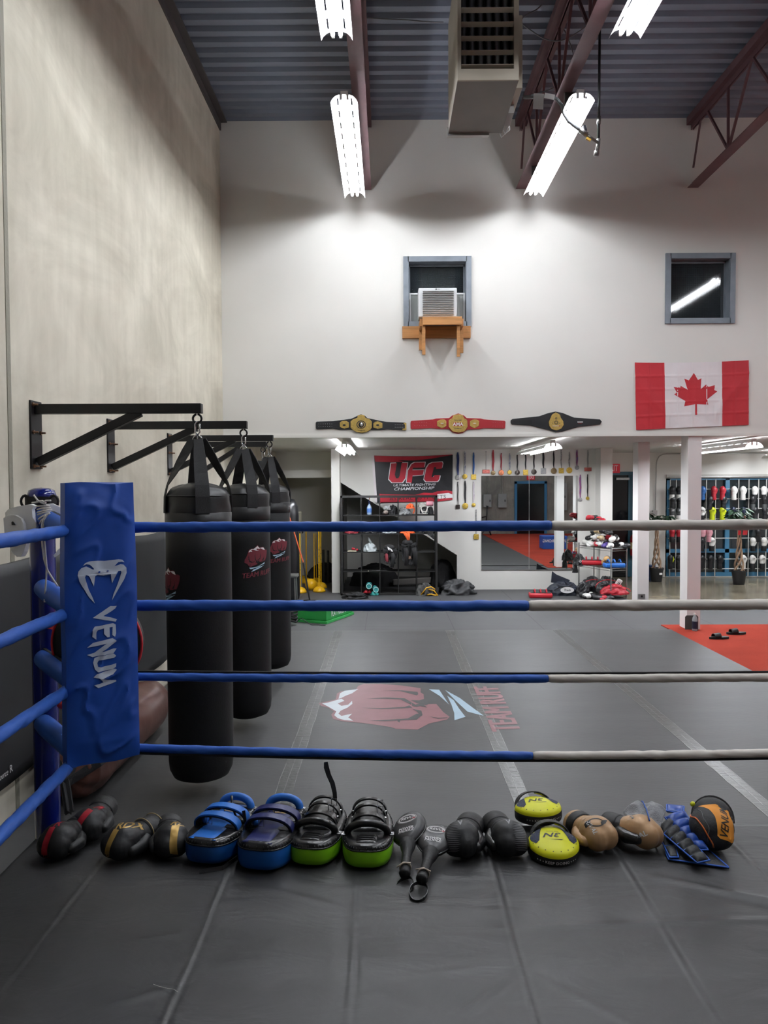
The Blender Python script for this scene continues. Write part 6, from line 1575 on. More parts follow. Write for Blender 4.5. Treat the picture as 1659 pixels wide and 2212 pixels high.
heap('black_cloth', 'black shirt dropped on the floor before the shelf', 'cloth', at(767, 1283, 13.4)+Vector((0, 0, -.0)), m_blc, (.22, .14, .10), 32, .4).location.z = 0
t = heap('black_tarp_bag', 'large rumpled dark grey bag on the floor right of the shelf', 'bag', (0, 0, 0), M('dark_nylon', '2b2c2e', .55, bump=.3, bs=20), (.33, .22, .25), 33, .35, n=70, mm=40); p = at(988, 1275, 13.9); t.location = (p.x, p.y, 0)
t = heap('dark_chair_cover', 'dark rounded bundle inside the stair cupboard, right side', 'bundle', (0, 0, 0), m_blc, (.28, .25, .52), 34, .15, n=50, mm=30); p = at(955, 1230, 15.0); t.location = (p.x, 15.0, 0)
t = heap('dark_bundle', 'black bundle inside the stair cupboard behind the lowest shelf', 'bundle', (0, 0, 0), m_blc, (.5, .3, .42), 35, .15, n=50, mm=30); t.location = (at(810, 1200, 15.2).x, 15.2, 0)
t = thing('foam_roll', 'grey ribbed mat edge in the stair cupboard', 'mat', (at(890, 1240, 14.9).x, 14.9, 0)); MB().box((0, 0, .11), (.75, .05, .12), Matrix.Rotation(-.06, 3, 'Y')).build('mat', M('grey_foam', '6d6a66', .7, bump=.6, bs=90), t, bevel=.02)
# ---- yellow agility poles
m_yp = M('yellow_plastic', 'e5b012', .4, var=.04)
poles = [(648.5, 1283, 1145, 13.2, 1), (662, 1262, 1140, 13.5, 1), (652, 1257, 1140, 13.9, 0), (679, 1270, 1152, 13.5, 0), (683.5, 1262, 1152, 14.0, 0), (689.5, 1281, 1138, 13.2, 1), (693.5, 1272, 1138, 13.6, 1)]
for k, (x, yb_, yt, D, dm_) in enumerate(poles):
    b_ = atz(x, yb_-3, 0); zt_ = at(x, yt, b_.y).z
    if k == 2: zt_ += .02
    t = thing('agility_pole', ['yellow slalom pole with domed base, leftmost of the cluster', 'tall yellow slalom pole behind the leftmost pair', 'yellow pole standing at the back left of the cluster', 'thin yellow pole left of the middle gap', 'thin yellow pole right of the middle gap', 'yellow slalom pole with domed base nearest the white pillar', 'tall yellow slalom pole closest to the white pillar behind'][k], 'pole', (b_.x, b_.y, 0), group='yellow slalom poles')
    MB().cyl((0, 0, .05), (0, 0, zt_), .0125 if k not in (3, 4) else .009, n=10).build('pole', m_yp, t, smooth=True, ang=1)
    MB().lathe([(.001, .105), (.04, .10), (.085, .075), (.115, .03), (.122, 0)][::-1], 24).build('dome_base', m_yp, t, smooth=True)
    if k in (0, 2, 5, 6):
        for q in range(5): MB().lathe([(.0135, 0), (.0135, .006)], 10, (0, 0, .3+q*.12)).build('ring_mark', m_blk, t)
    if k == 0: MB().lathe([(.016, 0), (.016, .03)], 10, (0, 0, zt_-.06)).build('black_clamp', m_blk, t)
t = thing('dome_base', 'tipped yellow and grey dome base lying between the slalom poles', 'pole base', (at(672, 1270, 14.5).x, 14.5, .0), rot=(1.2, .4, .3)); MB().lathe([(.001, .105), (.04, .10), (.085, .075), (.115, .03), (.122, 0)][::-1], 24, (0, 0, 0)).build('dome', m_yp, t, smooth=True, solid=.004); t.location.z = .10
for x in (690, 697.5):
    pass
for k, (x0_, x1_, zt_) in enumerate(((696, 701, 1187), (706, 711, 1189))):
    a = at(x0_, zt_, 15.5); b_ = at(x1_, zt_, 15.5); t = thing('black_bar', 'black upright bar %s the poles by the pillar' % ('just behind', 'farther right behind')[k], 'bar', ((a.x+b_.x)/2, 15.5, 0)); MB().box((0, 0, a.z/2), (b_.x-a.x, .05, a.z)).build('bar', m_blk, t, bevel=.01)
heap('dark_bundle', 'low dark bundle on the floor behind the slalom poles', 'bundle', (at(704, 1240, 15.8).x, 15.8, 0), m_blc, (.40, .2, .38), 37, .15)
# ---- strapped black bag standing behind the hanging bags, stool, broom, foam roll
lb = thing('standing_bag', 'glossy black heavy bag leaning in the corner behind the hanging bags', 'punching bag', (at(622, 1200, 13.2).x, 13.2, 0))
mb = MB(); mb.lathe([(.12, 0), (.19, .03), (.205, .1), (.20, .8), (.195, 1.45), (.18, 1.62), (.12, 1.74), (.001, 1.76)], 32); mb.build('body', M('gloss_bag_black', '131416', .3, bump=.2, bs=6), lb, smooth=True)
torus_m = MB(); torus(torus_m, (.03, -.20, 1.62), .035, .006, (1, 0, 0), (0, 0, 1)); torus_m.build('ring', m_chr, lb, smooth=True)
MB().strap([(.03, -.17, 1.75), (.03, -.205, 1.68), (.03, -.21, 1.45)], .07, .006, (1, 0, 0)).build('strap', m_web, lb)
st = thing('stool', 'grey topped stool with metal legs at the foot of the hanging bags', 'stool', (at(624, 1245, 12.6).x, 12.6, 0))
zs = at(624, 1241, 12.6).z; MB().box((0, 0, zs-.02), (.30, .3, .05)).build('seat', M('grey_vinyl', '4b4b49', .5), st, bevel=.015)
for sx in (-.12, .12):
    for sy in (-.12, .12): MB().cyl((sx, sy, 0), (sx*.9, sy*.9, zs-.04), .012, n=8).build('leg', M('satin_steel', '77787a', .35, metal=.8), st)
bm_ = thing('orange_broom', 'orange broom handle leaning beside the slalom poles', 'broom', at(640, 1230, 12.9)); MB().cyl(at(620, 1100, 12.9), at(655, 1215, 12.9), .011, n=8).build('handle', M('orange_handle', 'b8512a', .45), bm_, world=True)
MB().cyl(at(655, 1215, 12.9), at(669, 1296, 12.9), .014, n=8).box(at(669, 1299, 12.9), (.2, .06, .05)).build('brush', m_blk, bm_, world=True)
fr = thing('foam_mat_roll', 'rolled beige foam mat standing left of the slalom poles', 'mat roll', (at(638, 1200, 15.0).x, 15.0, 0)); MB().lathe([(.001, 0), (.13, 0), (.135, 1.45), (.12, 1.47), (.10, 1.40), (.001, 1.40)], 24).build('roll', M('beige_foam', '9b9889', .8, bump=.3, bs=20), fr, smooth=True, ang=.6)
MB().strap([(.06, -.12, 1.30), (.13, -.05, 1.18), (.15, 0, 1.05)], .05, .01, (0, 0, 1)).build('strap', m_zip, fr)
# ---- green jump box, blue box, rope and kettle weights
gb = thing('plyo_box', 'flat green foam block lettered PLAY HARD behind the third bag', 'foam block', atz(690, 1335, 0))
m_grn = M('green_vinyl', '1f8a3c', .4, bump=.1, bs=10)
c0_, c1_, c2_ = atz(705, 1342, .04), atz(762, 1322, .04), atz(640, 1338, .04)
ux_ = Vector((c1_.x-c0_.x, c1_.y-c0_.y, 0)); Lf = ux_.length; ux_.normalize(); uy_ = Vector((-ux_.y, ux_.x, 0)); Lb = .62
mb = MB(); R_b = Matrix((ux_, uy_, Vector((0, 0, 1)))).transposed(); base = Vector((c0_.x, c0_.y, 0)); cen = base+ux_*Lf*.5+uy_*Lb*.5; cen.z = .115
mb.box(cen, (Lf, Lb, .15), R_b); mb.build('block', m_grn, gb, world=True, bevel=.012)
MB().box(cen+Vector((0, 0, -.095)), (Lf+.03, Lb+.03, .04), R_b).build('base_board', M('green_vinyl_dark', '2f9a4a', .5), gb, world=True, bevel=.005)
dc = Decal().text('PLAY HARD BOX', m_lw, (0, 0), .105, bold=.015, sx=.75)
o3 = base+ux_*Lf*.52+Vector((0, 0, .115)); dc.build('lettering', plane_map(o3-uy_*.001, ux_, (0, 0, 1)), gb, world=True)
t = thing('blue_pad_block', 'blue foam corner sticking out behind the third hanging bag', 'foam block', atz(632, 1320, .0)); MB().box((0, 0, .07), (.3, .25, .14)).build('block', m_blue, t, bevel=.01); t.location.y += .1
rp = thing('battle_rope', 'coiled black cable and weights on the floor by the third bag', 'cable', atz(628, 1350, .0)); 
for k in range(4):
    mb = MB(); mb.tube([Vector((.09*math.cos(a), .05*math.sin(a)-.0, .06+.045*k+.01*math.sin(a*3+k))) for a in [i*2*PI/20 for i in range(20)]], .016, 8, closed=True); mb.build('coil', m_blk, rp, smooth=True)
mb = MB(); mb.tube([(.08, 0, .05), (.16, -.03, .1), (.22, -.02, .05), (.3, -.06, .012), (.4, -.05, .01), (.5, -.09, .01)], .006, 6); mb.build('loose_end', m_blk, rp, smooth=True)
# ---- gear rack (chrome wire shelving)
m_chs = M('chrome_wire', 'a9abad', .25, metal=.95)
A_ = Vector((at(1337, 1200, 13.25).x, 13.25, 0)); B_ = Vector((at(1267, 1200, 14.05).x, 14.05, 0)); dr = (B_-A_).normalized(); sd_ = Vector((dr.y, -dr.x, 0)); WD = at(1358.5, 1200, 13.25).x-at(1316, 1200, 13.25).x
LN = (B_-A_).length
rk = thing('wire_rack', 'chrome wire shelving unit heaped with gloves and pads by the door', 'wire rack', (A_+B_)/2)
H4 = [.06, .52, .86]
for s_ in (-1, 1):
    for q in (A_, B_):
        p = q+sd_*s_*WD/2; MB().cyl((p.x, p.y, 0), (p.x, p.y, .92), .0125, n=10).build('post', m_chs, rk, world=True)
for z in H4:
    for zz in (z, z-.035):
        mb = MB(); C4 = [A_-sd_*WD/2, A_+sd_*WD/2, B_+sd_*WD/2, B_-sd_*WD/2]
        for i in range(4): a = C4[i].copy(); b_ = C4[(i+1) % 4].copy(); a.z = b_.z = zz; mb.cyl(a, b_, .004, n=6)
        mb.build('rail', m_chs, rk, world=True)
    mb = MB(); K = 26
    for k in range(1, K):
        p = A_.lerp(B_, k/K); a = p-sd_*WD/2; b_ = p+sd_*WD/2; a.z = b_.z = z; mb.cyl(a, b_, .0022, n=5)
    o = mb.build('shelf_wires', m_chs, rk, world=True); o['kind'] = 'stuff'
def rackp(f, s_, z): p = A_.lerp(B_, f)+sd_*s_; return Vector((p.x, p.y, z))
random.seed(12)
GM = {'white': (Wt, Wt, C('c9c6c0')), 'white and black': (Wt, K_, K_), 'black': (K_, K_, K_), 'white and red': (Wt, Rd, Rd), 'red': (Rd, Rd, K_), 'cream': (C('cdb894'), C('b79e74'), K_), 'black and white': (K_, Wt, Wt), 'blue': (C('2566b8'), C('2566b8'), K_), 'purple': (C('55458c'), C('55458c'), K_)}
pile = [('white', .10, -.10, .87, 170, 1), ('white and black', .13, .10, .87, 200, 1), ('purple', .30, -.06, .87, 150, 1), ('black', .05, .15, .87, 230, 1), ('black', .32, .12, .87, 120, 1), ('white and red', .50, -.08, .87, 190, 1), ('black and white', .55, .11, .87, 160, 1), ('white', .75, -.1, .87, 210, 1), ('black', .80, .1, .87, 185, 1),
        ('white and black', .12, -.03, .98, 140, 1), ('white and red', .28, .08, .98, 215, 1), ('cream', .42, -.1, .98, 160, 1), ('black and white', .55, .04, .98, 240, 1), ('white', .68, -.06, .98, 170, 1), ('black', .85, .02, .98, 200, 1),
        ('black', .30, -.05, 1.09, 220, 1), ('white and black', .45, .06, 1.09, 150, 1), ('cream', .60, -.06, 1.09, 200, 1), ('black', .75, .03, 1.09, 130, 1), ('white', .50, -.02, 1.19, 180, 1), ('black', .66, .0, 1.20, 210, 1)]
where = ['on the nearest end of the top rack shelf', 'bottom layer of the rack top pile', 'low in the rack top pile', 'at the right edge of the rack top pile', 'bottom layer behind the purple glove', 'bottom layer mid pile', 'bottom layer mid pile at the back', 'bottom layer toward the mirror', 'bottom layer at the far end',
         'second layer at the near end', 'second layer over the near end', 'second layer front', 'second layer middle', 'second layer toward the mirror', 'second layer at the far end', 'third layer near end', 'third layer middle', 'third layer front', 'third layer far end', 'topmost white of the pile', 'just under the red gloves']
for (cn_, f, s_, z, rz, _), w0 in zip(pile, where): bglove('%s boxing glove, %s' % (cn_, w0), rackp(f, s_, z), (random.uniform(-15, 15), random.uniform(-25, 25), rz), GM[cn_], .92, group='gloves heaped on the wire rack')
for k, (f, s_, rz) in enumerate(((.45, -.06, 200), (.62, .02, 160), (.78, -.05, 120))): bglove('red boxing glove on the very top of the rack pile, %s' % ('right', 'middle', 'left')[k], rackp(f, s_, 1.29+.02*k), (0, 10, rz), GM['red'], .9, group='red gloves topping the pile')
m_rp = C('b32430')
def small_pad(lab, loc, rot, mt, m2, nm='kick_pad', L=.36, W=.19, T=.09):
    t = thing(nm, lab, 'kick pad', loc, rot=EU(*rot))
    mb = MB(); mb.box((0, 0, T/2), (L, W, T)); mb.build('block', mt, t, bevel=.03, smooth=True)
    mb = MB(); mb.box((0, 0, T), (L*.88, W*.8, .012)); mb.build('back_panel', m2, t, bevel=.004)
    for x in (-.10, .0, .10):
        mb = MB(); mb.tube([Vector((x, -math.cos(PI*k/8)*W*.34, T+.05*math.sin(PI*k/8))) for k in range(9)], .013, 8); mb.build('handle', mt, t, smooth=True)
    return t
rang = math.degrees(math.atan2(dr.y, dr.x))
small_pad('light blue kick pad with handles on the middle shelf of the wire rack', rackp(.12, -.02, .525), (0, 0, 2), C('2566b8'), K_)
small_pad('red kick pad with black back, left end of the middle rack shelf', rackp(.75, -.05, .525), (0, 0, -12), m_rp, K_)
bglove('tan boxing glove behind the blue pad on the middle rack shelf', rackp(.40, .02, .53), (0, 0, 185), (C('b58a58'), C('b58a58'), C('b58a58')), .95)
bglove('tan boxing glove on top of the blue pad on the rack', rackp(.30, -.02, .62), (0, 20, 160), (C('c29a66'), C('c29a66'), K_), .95)
t = heap('black_shin_guard', 'black shin guard with checked trim hanging off the left of the rack', 'shin guard', rackp(1.02, -.15, .50), K_, (.11, .10, .20), 40, .3)
dc = Decal(); 
for i in range(6):
    for j in range(3):
        if (i+j) % 2: dc.poly([(i*.018, j*.018), (i*.018+.018, j*.018), (i*.018+.018, j*.018+.018), (i*.018, j*.018+.018)], m_lw)
dc.build('checks', plane_map((-.04, -.125, .06), (1, 0, 0), (0, 0, 1)), t)
heap('black_strap', 'black strap drooping from the left end of the rack', 'strap', rackp(1.08, -.2, .36), K_, (.05, .04, .16), 41, .3)
for k, (cn_, f, s_, z, r3, lab) in enumerate((('18181b', .35, -.02, .07, (.22, .16, .28), 'black chest guard with red piping on the bottom rack shelf'), ('a01f2c', .08, -.03, .07, (.24, .15, .17), 'red body shield on the bottom rack shelf at the near end'), ('18181b', .75, -.05, .07, (.20, .16, .24), 'black shin guards heaped on the bottom shelf, far end'))):
    t = heap('body_protector', lab, 'body protector', rackp(f, s_, z), C(cn_), r3, 43+k, .22)
    mb = MB(); mb.tube([Vector((r3[0]*1.0*math.cos(a), -r3[1]*.8, r3[2]*(.35+.5*math.sin(a)))) for a in [PI*i/14 for i in range(15)]], .006, 6); mb.build('piping', m_redp, t, smooth=True)
t = thing('white_shin_guard', 'white printed shin guard on the bottom rack shelf', 'shin guard', rackp(.10, .02, .20), rot=(.2, .5, .2)); MB().box((0, 0, .04), (.10, .04, .20)).build('pad', Wt, t, bevel=.02); dc = Decal().poly([(-.02, -.06), (-.01, -.06), (-.008, .05), (-.018, .05)], m_blkf).poly([(.005, -.05), (.02, -.05), (.015, .06), (.002, .04)], m_blkf); dc.build('lettering', plane_map((0, -.021, .04), (1, 0, 0), (0, 0, 1)), t)
# floor pile left of the rack
p = at(1221, 1278, 13.6)
du = thing('duffel_bag', 'navy duffel bag with a white oval emblem open on the floor', 'duffel bag', (p.x, 13.75, 0)); m_nv = M('navy_nylon', '161b28', .55, bump=.3, bs=25)
crumple('body', m_nv, du, .31, .19, .24, 50, .16, 70, 36)
mb = MB(); mb.prism([(-.22, .22), (-.20, .42), (-.12, .36), (.12, .26), (.06, .18)], .03, lambda u, v, w_: Vector((u, .02-w_, v))); mb.build('open_flap', m_nv, du)
MB().strap([(-.2, -.16, .1), (-.1, -.20, .16), (.05, -.2, .17), (.16, -.17, .10)], .02, .005, (0, 0, 1)).build('handle', m_blk, du)
dc = Decal(); dc.disc((0, 0), .12, m_lw, r2=.055).text('Trade', m_blkf, (0, 0), .05, lay=2, bold=.015, shear=.2); dc.build('emblem', lambda u, v, c: Vector((u+.02, -.215-c-.0*abs(u), v+.11)), du)
p = at(1165, 1275, 13.5)
small_pad('red and black kick pad lying left of the duffel bag', (p.x, 13.4, 0), (0, 0, -6), m_rp, K_, L=.40, W=.24)
for k, (x, y, D, cn_, lab) in enumerate(((1262, 1262, 13.5, 'black', 'black boxing glove on the floor between the duffel bag and rack'), (1280, 1270, 13.3, 'black and white', 'black glove with white thumb at the foot of the rack'), (1266, 1272, 13.25, 'white and black', 'white and black glove in front of the rack foot'), (1300, 1283, 13.0, 'red', 'red boxing glove nearest on the floor by the rack'), (1312, 1285, 12.95, 'black', 'black glove lowest by the rack front post'))):
    q = at(x, y, D); bglove(lab, (q.x, D, .0), (0, 0, 150+25*k), GM[cn_], .95)
heap('black_pads', 'heap of black padding at the foot of the rack', 'padding', (at(1252, 1260, 13.95).x, 13.6, 0), K_, (.15, .13, .24), 55, .3)
# ---- door, exit sign
m_tealf = M('teal_door_frame', '2c5566', .45); m_dk = M('dark_door_glass', '0e1114', .12, spec=.6)
dr_ = struct('door_1', MB().bx(dx0-.06, dx0, DF-.03, DF+.12, 0, 2.23).bx(dx1, dx1+.07, DF-.03, DF+.12, 0, 2.23).bx(dx0-.06, dx1+.07, DF-.03, DF+.12, 2.17, 2.24), m_tealf)
o = MB().bx(dx0, dx1, DF+.05, DF+.09, .01, 2.17).build('door_glass', m_dk, dr_)
o = MB().bx(dx1-.10, dx1-.0, DF+.02, DF+.06, .01, 2.17).build('door_stile', m_tealf, dr_)
o = MB().box((dx1-.22, DF+.03, 2.09), (.28, .04, .05)).build('door_closer', m_gal, dr_, bevel=.004)
def exit_sign(lab, c, flip=False):
    t = thing('exit_sign', lab, 'sign', c, rotz=PI if flip else 0); m_ex = M('exit_red', 'b02433', .5, emit='c02030', es=.15)
    MB().box((0, 0, 0), (.32, .05, .19)).build('housing', m_ex, t, bevel=.004)
    Decal().text('EXIT', M('exit_letters', 'f2f2f2', .5), (0, 0), .175, bold=.008, sx=.66).build('lettering', plane_map((0, -.0265, 0), (1, 0, 0), (0, 0, 1)), t)
ep = at(1338.5, 1012, DF-.03); exit_sign('red exit sign above the dark door, half hidden by the wall end', (ep.x-.16, DF-.03, ep.z))
exit_sign('red exit sign on the wall behind the camera, seen in the mirror', (5.75, YB+.03, 2.28), True)
struct('door_2', MB().bx(5.1, 5.2, YB, YB+.05, 0, 2.12).bx(6.3, 6.4, YB, YB+.05, 0, 2.12).bx(5.1, 6.4, YB, YB+.05, 2.03, 2.13), M('blue_door_frame', '2f6f98', .5))
struct('window_4', MB().bx(5.2, 6.3, YB, YB+.02, 0.02, 2.03), m_dk)
for k, (x, z, w_, h, lab) in enumerate(((4.0, 1.35, .32, .52, 'grey electrical box on the rear wall, left in the mirror'), (4.6, 1.35, .34, .56, 'grey electrical disconnect beside the cable, seen in the mirror'), (6.95, 1.5, .5, 1.1, 'tall grey electrical panel right of the mirrored door'))):
    t = thing('electrical_box', lab, 'electrical box', (x, YB+.06, z)); MB().box((0, 0, 0), (w_, .12, h)).build('cabinet', M('grey_enamel', '8b8f90', .5), t, bevel=.008)
    MB().box((w_*.3, .07, 0), (.03, .04, .09)).build('handle', m_blk, t)
    MB().cyl((0, 0, h/2), (0, 0, 2.6), .014, n=8).build('conduit', m_gal, t)
t = thing('exercise_bike', 'dark exercise bike by the rear wall, seen in the mirror', 'exercise bike', (3.55, -1.3, 0))
mb = MB(); torus(mb, (0, 0, .3), .26, .02, (1, 0, 0), (0, 0, 1)); mb.build('flywheel', m_blk, t, smooth=True)
for a, b_ in (((-.5, .3), (.4, .3)), ((0, .3), (-.3, 1.0)), ((.3, .3), (.35, 1.15)), ((-.5, 0), (-.5, .3)), ((.5, 0), (.4, .3)), ((-.3, .6), (.32, .75))): MB().cyl((a[0], 0, a[1]), (b_[0], 0, b_[1]), .03, n=8).build('frame_tube', m_blk, t, smooth=True)
MB().box((-.3, 0, 1.02), (.25, .18, .06)).build('saddle', m_blk, t, bevel=.02); MB().cyl((.35, -.25, 1.15), (.35, .25, 1.15), .02, n=8).build('handlebar', m_blk, t)
t = thing('jump_box', 'blue foam jump box on the red turf, seen in the mirror', 'jump box', (5.1, 5.2, .012)); MB().box((0, 0, .2), (.75, .6, .4)).build('box', m_blue, t, bevel=.02); Decal().text('JUMP STRONG', m_lw, (0, 0), .12, bold=.02).build('lettering', plane_map((0, .302, .25), (-1, 0, 0), (0, 0, 1)), t)
# ---- extinguisher
p = at(1403.5, 1170, 15.2)
t = thing('fire_extinguisher', 'red fire extinguisher on the front wall behind the pillar', 'fire extinguisher', (p.x, DF-.12, at(1403, 1200, DF-.12).z))
MB().lathe([(.001, 0), (.07, 0), (.078, .02), (.078, .36), (.06, .42), (.02, .45), (.02, .48)], 20).build('cylinder', M('extinguisher_red', 'a81e24', .3), t, smooth=True)
MB().lathe([(.079, .14), (.079, .28)], 20).build('label', M('label_cream', 'c8b98a', .6), t)
MB().box((0, 0, .50), (.04, .08, .04)).tube([(0, -.03, .5), (.06, -.06, .47), (.09, -.05, .36), (.085, -.03, .2)], .01, 7).build('handle_and_hose', m_blk, t)
# ---- conduit and box on the front wall
t = thing('wall_conduit', 'grey conduit bending down the front wall to a switch box', 'conduit', at(1420, 1100, DF-.02))
P_ = [at(x, y, DF-.03) for x, y in ((1659, 978.5), (1560, 979.5), (1440, 980.5), (1432, 981.5), (1424, 986), (1419.5, 994), (1418, 1003), (1417, 1050), (1415.5, 1104))]
mb = MB(); mb.tube(P_, .012, 8); mb.build('conduit', M('painted_conduit', 'b8b6b2', .5), t, smooth=True, world=True)
for k, (x, y) in enumerate(((1414, 1108), (1405, 1112))): MB().box(at(x, y, DF-.03), (.10, .06, .11)).build('switch_box', m_gal, t, world=True, bevel=.004)
# ---- outlet on the pillar, bottle niche, bottle, slides
a = at(1386, 1288, 12.29)
t = thing('power_outlet', 'steel power outlet plate low on the middle white pillar', 'outlet', a); MB().box((0, 0, 0), (.11, .012, .075)).build('plate', m_gal, t, bevel=.003); MB().box((0, -.008, 0), (.03, .01, .03)).build('socket', m_blk, t)
a = at(1495, 1362, 10.2)
nz0 = .02; cx_ = at(1495, 1340, 10.3).x
t = thing('outlet_niche', 'dark cut-out at the foot of the front white pillar', 'niche', (cx_, 10.318, .0)); MB().prism([(-.088, 0), (-.088, .17), (-.07, .19), (.07, .19), (.088, .17), (.088, 0)], .006, lambda u, v, w_: Vector((u, -w_, v+.012))).build('recess', M('recess_grey', '4a4744', .8), t)
bt = thing('water_bottle', 'clear water bottle with dark label at the foot of the front pillar', 'bottle', (cx_+.005, 10.22, .012))
MB().lathe([(.001, 0), (.032, 0), (.035, .01), (.035, .15), (.028, .18), (.013, .205), (.013, .22)], 20).build('bottle', M('clear_pet', 'c4ccd0', .08, alpha=.55), bt, smooth=True)
MB().lathe([(.0355, .03), (.0355, .13)], 20).build('label', M('dark_navy_label', '1b2038', .5), bt); MB().lathe([(.015, .215), (.015, .235), (.001, .236)], 14).build('cap', Wt, bt)
def slide(lab, px, py, rz):
    p = atz(px, py, .012); t = thing('slide_sandal', lab, 'sandal', p, rotz=rz, group='black slide sandals'); m_s = M('black_rubber', '151516', .6)
    sole = [(.13*math.cos(a)*1.0+.0, (.048 if math.cos(a) > 0 else .040)*math.sin(a)-.004*math.cos(a)) for a in [k*2*PI/28 for k in range(28)]]
    MB().prism(sole, .028).build('sole', m_s, t, bevel=.004)
    mb = MB(); mb.grid(8, 14, lambda u, v: Vector((-.075+.085*u, -.050*math.cos(PI*v), .022+.058*math.sin(PI*v)**.7-.012*(1-u)*math.sin(PI*v)+.002*math.sin(u*18)))); mb.build('strap', m_s, t, smooth=True, solid=.006)
slide('black slide sandal lying nearer on the red turf', 1553, 1380, .12); slide('black slide sandal lying farther back on the red turf', 1590, 1370, .08)
# ---- front hall window with glove display
m_tf = M('teal_window_frame', '3b6f8e', .45)
sz0c = max(.02, sz0)
wn = MB()
wn.bx(sx0, sx1, DF-.01, DF+.08, sz0c, sz0c+.08).bx(sx0, sx1, DF+.0, DF+.08, sz1-.06, sz1)
zm_ = at(1500, 1189, DF).z; wn.bx(sx0, sx1, DF-.0, DF+.08, zm_-.05, zm_+.03)
for x in (1441, 1570, 1668): a = at(x, 1100, DF).x; wn.bx(a-.03, a+.06, DF-.0, DF+.08, sz0c, sz1)
w3 = struct('window_3', wn, m_tf)
MB().bx(sx0, sx1, DF+.06, DF+.065, sz0c, sz1).build('window_pane', M('dark_shop_glass', '20282b', .06, spec=.7), w3)
struct('trim_9', MB().bx(sx0-.02, sx1, DF-.05, DF-.0, sz1-.02, sz1+.06), M('rail_white', 'b9b7b0', .6))
gr = thing('display_grid', 'white wire display grid hanging before the front window', 'display grid', ((sx0+sx1)/2, DF-.12, sz0c))
YD = DF-.10; m_gw = M('white_wire_grid', 'c6c4bf', .5)
for x in (1448, 1461, 1475, 1490, 1505, 1526, 1546, 1596, 1618, 1639, 1656):
    a = at(x, 1040, YD); b_ = at(x, 1246, YD); MB().cyl((a.x, YD, sz1-.05), (a.x, YD, b_.z+.02), .010, n=6).build('upright_wire', m_gw, gr, world=True)
for y in (1057, 1078, 1099, 1121, 1163, 1208, 1229):
    a = at(1443, y, YD); MB().cyl((a.x, YD, a.z), (sx1, YD, a.z), .008, n=6).build('cross_wire', m_gw, gr, world=True)
for x in (1573, ):
    pass
def dglove(x, y, cols, lab, s=1.05, mir=1):
    p = at(x, y, DF-.20)
    t = bglove(lab, (p.x, DF-.112, p.z), (90, 0, 0), cols, s, group='boxing gloves on the window display')
    t.rotation_euler = (PI/2, 0, 0)
    return t
dW, dK, dR, dY, dG, dP, dN = Wt, K_, Rd, C('c6d21e'), C('4a4c4d'), C('c9919b'), C('1c2236')
rows_ = [
 (1063, 'top row', [(1453, 'black', (dK,dK,Wt), 'first'), (1468, 'black', (dK,dK,Wt), 'second'), (1519, 'blue', (C('1d4f86'),)*3, 'just right of the pillar'), (1543.5, 'red', (dR,dR,dR), 'left of the pair'), (1562, 'red', (dR,dR,dR), 'right of the pair'), (1587, 'white', (dW,dW,dW), 'left of the plain pair'), (1606.6, 'white', (dW,dW,dW), 'right of the plain pair'), (1632, 'white with black cuff', (dW,dW,dK), 'left one'), (1652, 'white with black cuff', (dW,dW,dK), 'at the photo edge')]),
 (1084, 'half row under the top', [(1454, 'dark', (dK,dG,dK), 'first'), (1469, 'dark', (dK,dG,dK), 'second'), (1535, 'dark', (dK,dG,dK), 'under the left red glove'), (1564, 'dark', (dK,dG,dK), 'under the right red glove'), (1628, 'dark', (dK,dK,dG), 'under the black cuffed whites'), (1654, 'dark', (dK,dK,dG), 'at the photo edge')]),
 (1108, 'second row', [(1453, 'grey', (dG,dG,dW), 'first'), (1468, 'grey', (dG,dG,dW), 'second'), (1518, 'white lettered', (dW,dW,dK), 'beside the pillar'), (1540, 'yellow', (dY,dY,dY), 'left of the pair'), (1562, 'yellow', (dY,dY,dY), 'right of the pair'), (1585, 'navy with red cuff', (dN,dN,dR), 'left of the pair'), (1607, 'navy with red cuff', (dN,dN,dR), 'right of the pair'), (1633, 'black', (dK,dK,dK), 'right part'), (1654, 'black and white', (dK,dW,dK), 'at the photo edge')]),
 (1154, 'third row', [(1453, 'red and black', (dR,dK,dK), 'first'), (1468, 'red and black', (dR,dK,dK), 'second'), (1519, 'pink', (dP,dP,dK), 'left of the pair'), (1533, 'pink', (dP,dP,dP), 'right of the pair'), (1640, 'black', (dK,dK,dK), 'above the lower whites')]),
 (1174, 'half row over the rail', [(1517, 'black', (dK,dK,dK), 'beside the pillar'), (1539, 'white lettered', (dW,dW,dK), 'under the pink pair'), (1628, 'white with black cuff', (dW,dW,dK), 'left'), (1652, 'white with black cuff', (dW,dW,dK), 'right')]),
 (1212, 'bottom row', [(1449, 'black and yellow', (dK,dY,dK), 'first'), (1467, 'black and yellow', (dK,dY,dK), 'second'), (1517, 'black', (dK,dK,dK), 'beside the pillar'), (1536, 'black', (dK,dK,dK), 'left of the middle pair'), (1556, 'black', (dK,dK,dK), 'right of the middle pair'), (1607, 'white', (dW,dW,dW), 'behind the palm trunk'), (1627, 'white', (dW,dW,dK), 'second from the trunk'), (1648, 'white', (dW,dW,dK), 'third from the trunk')])]
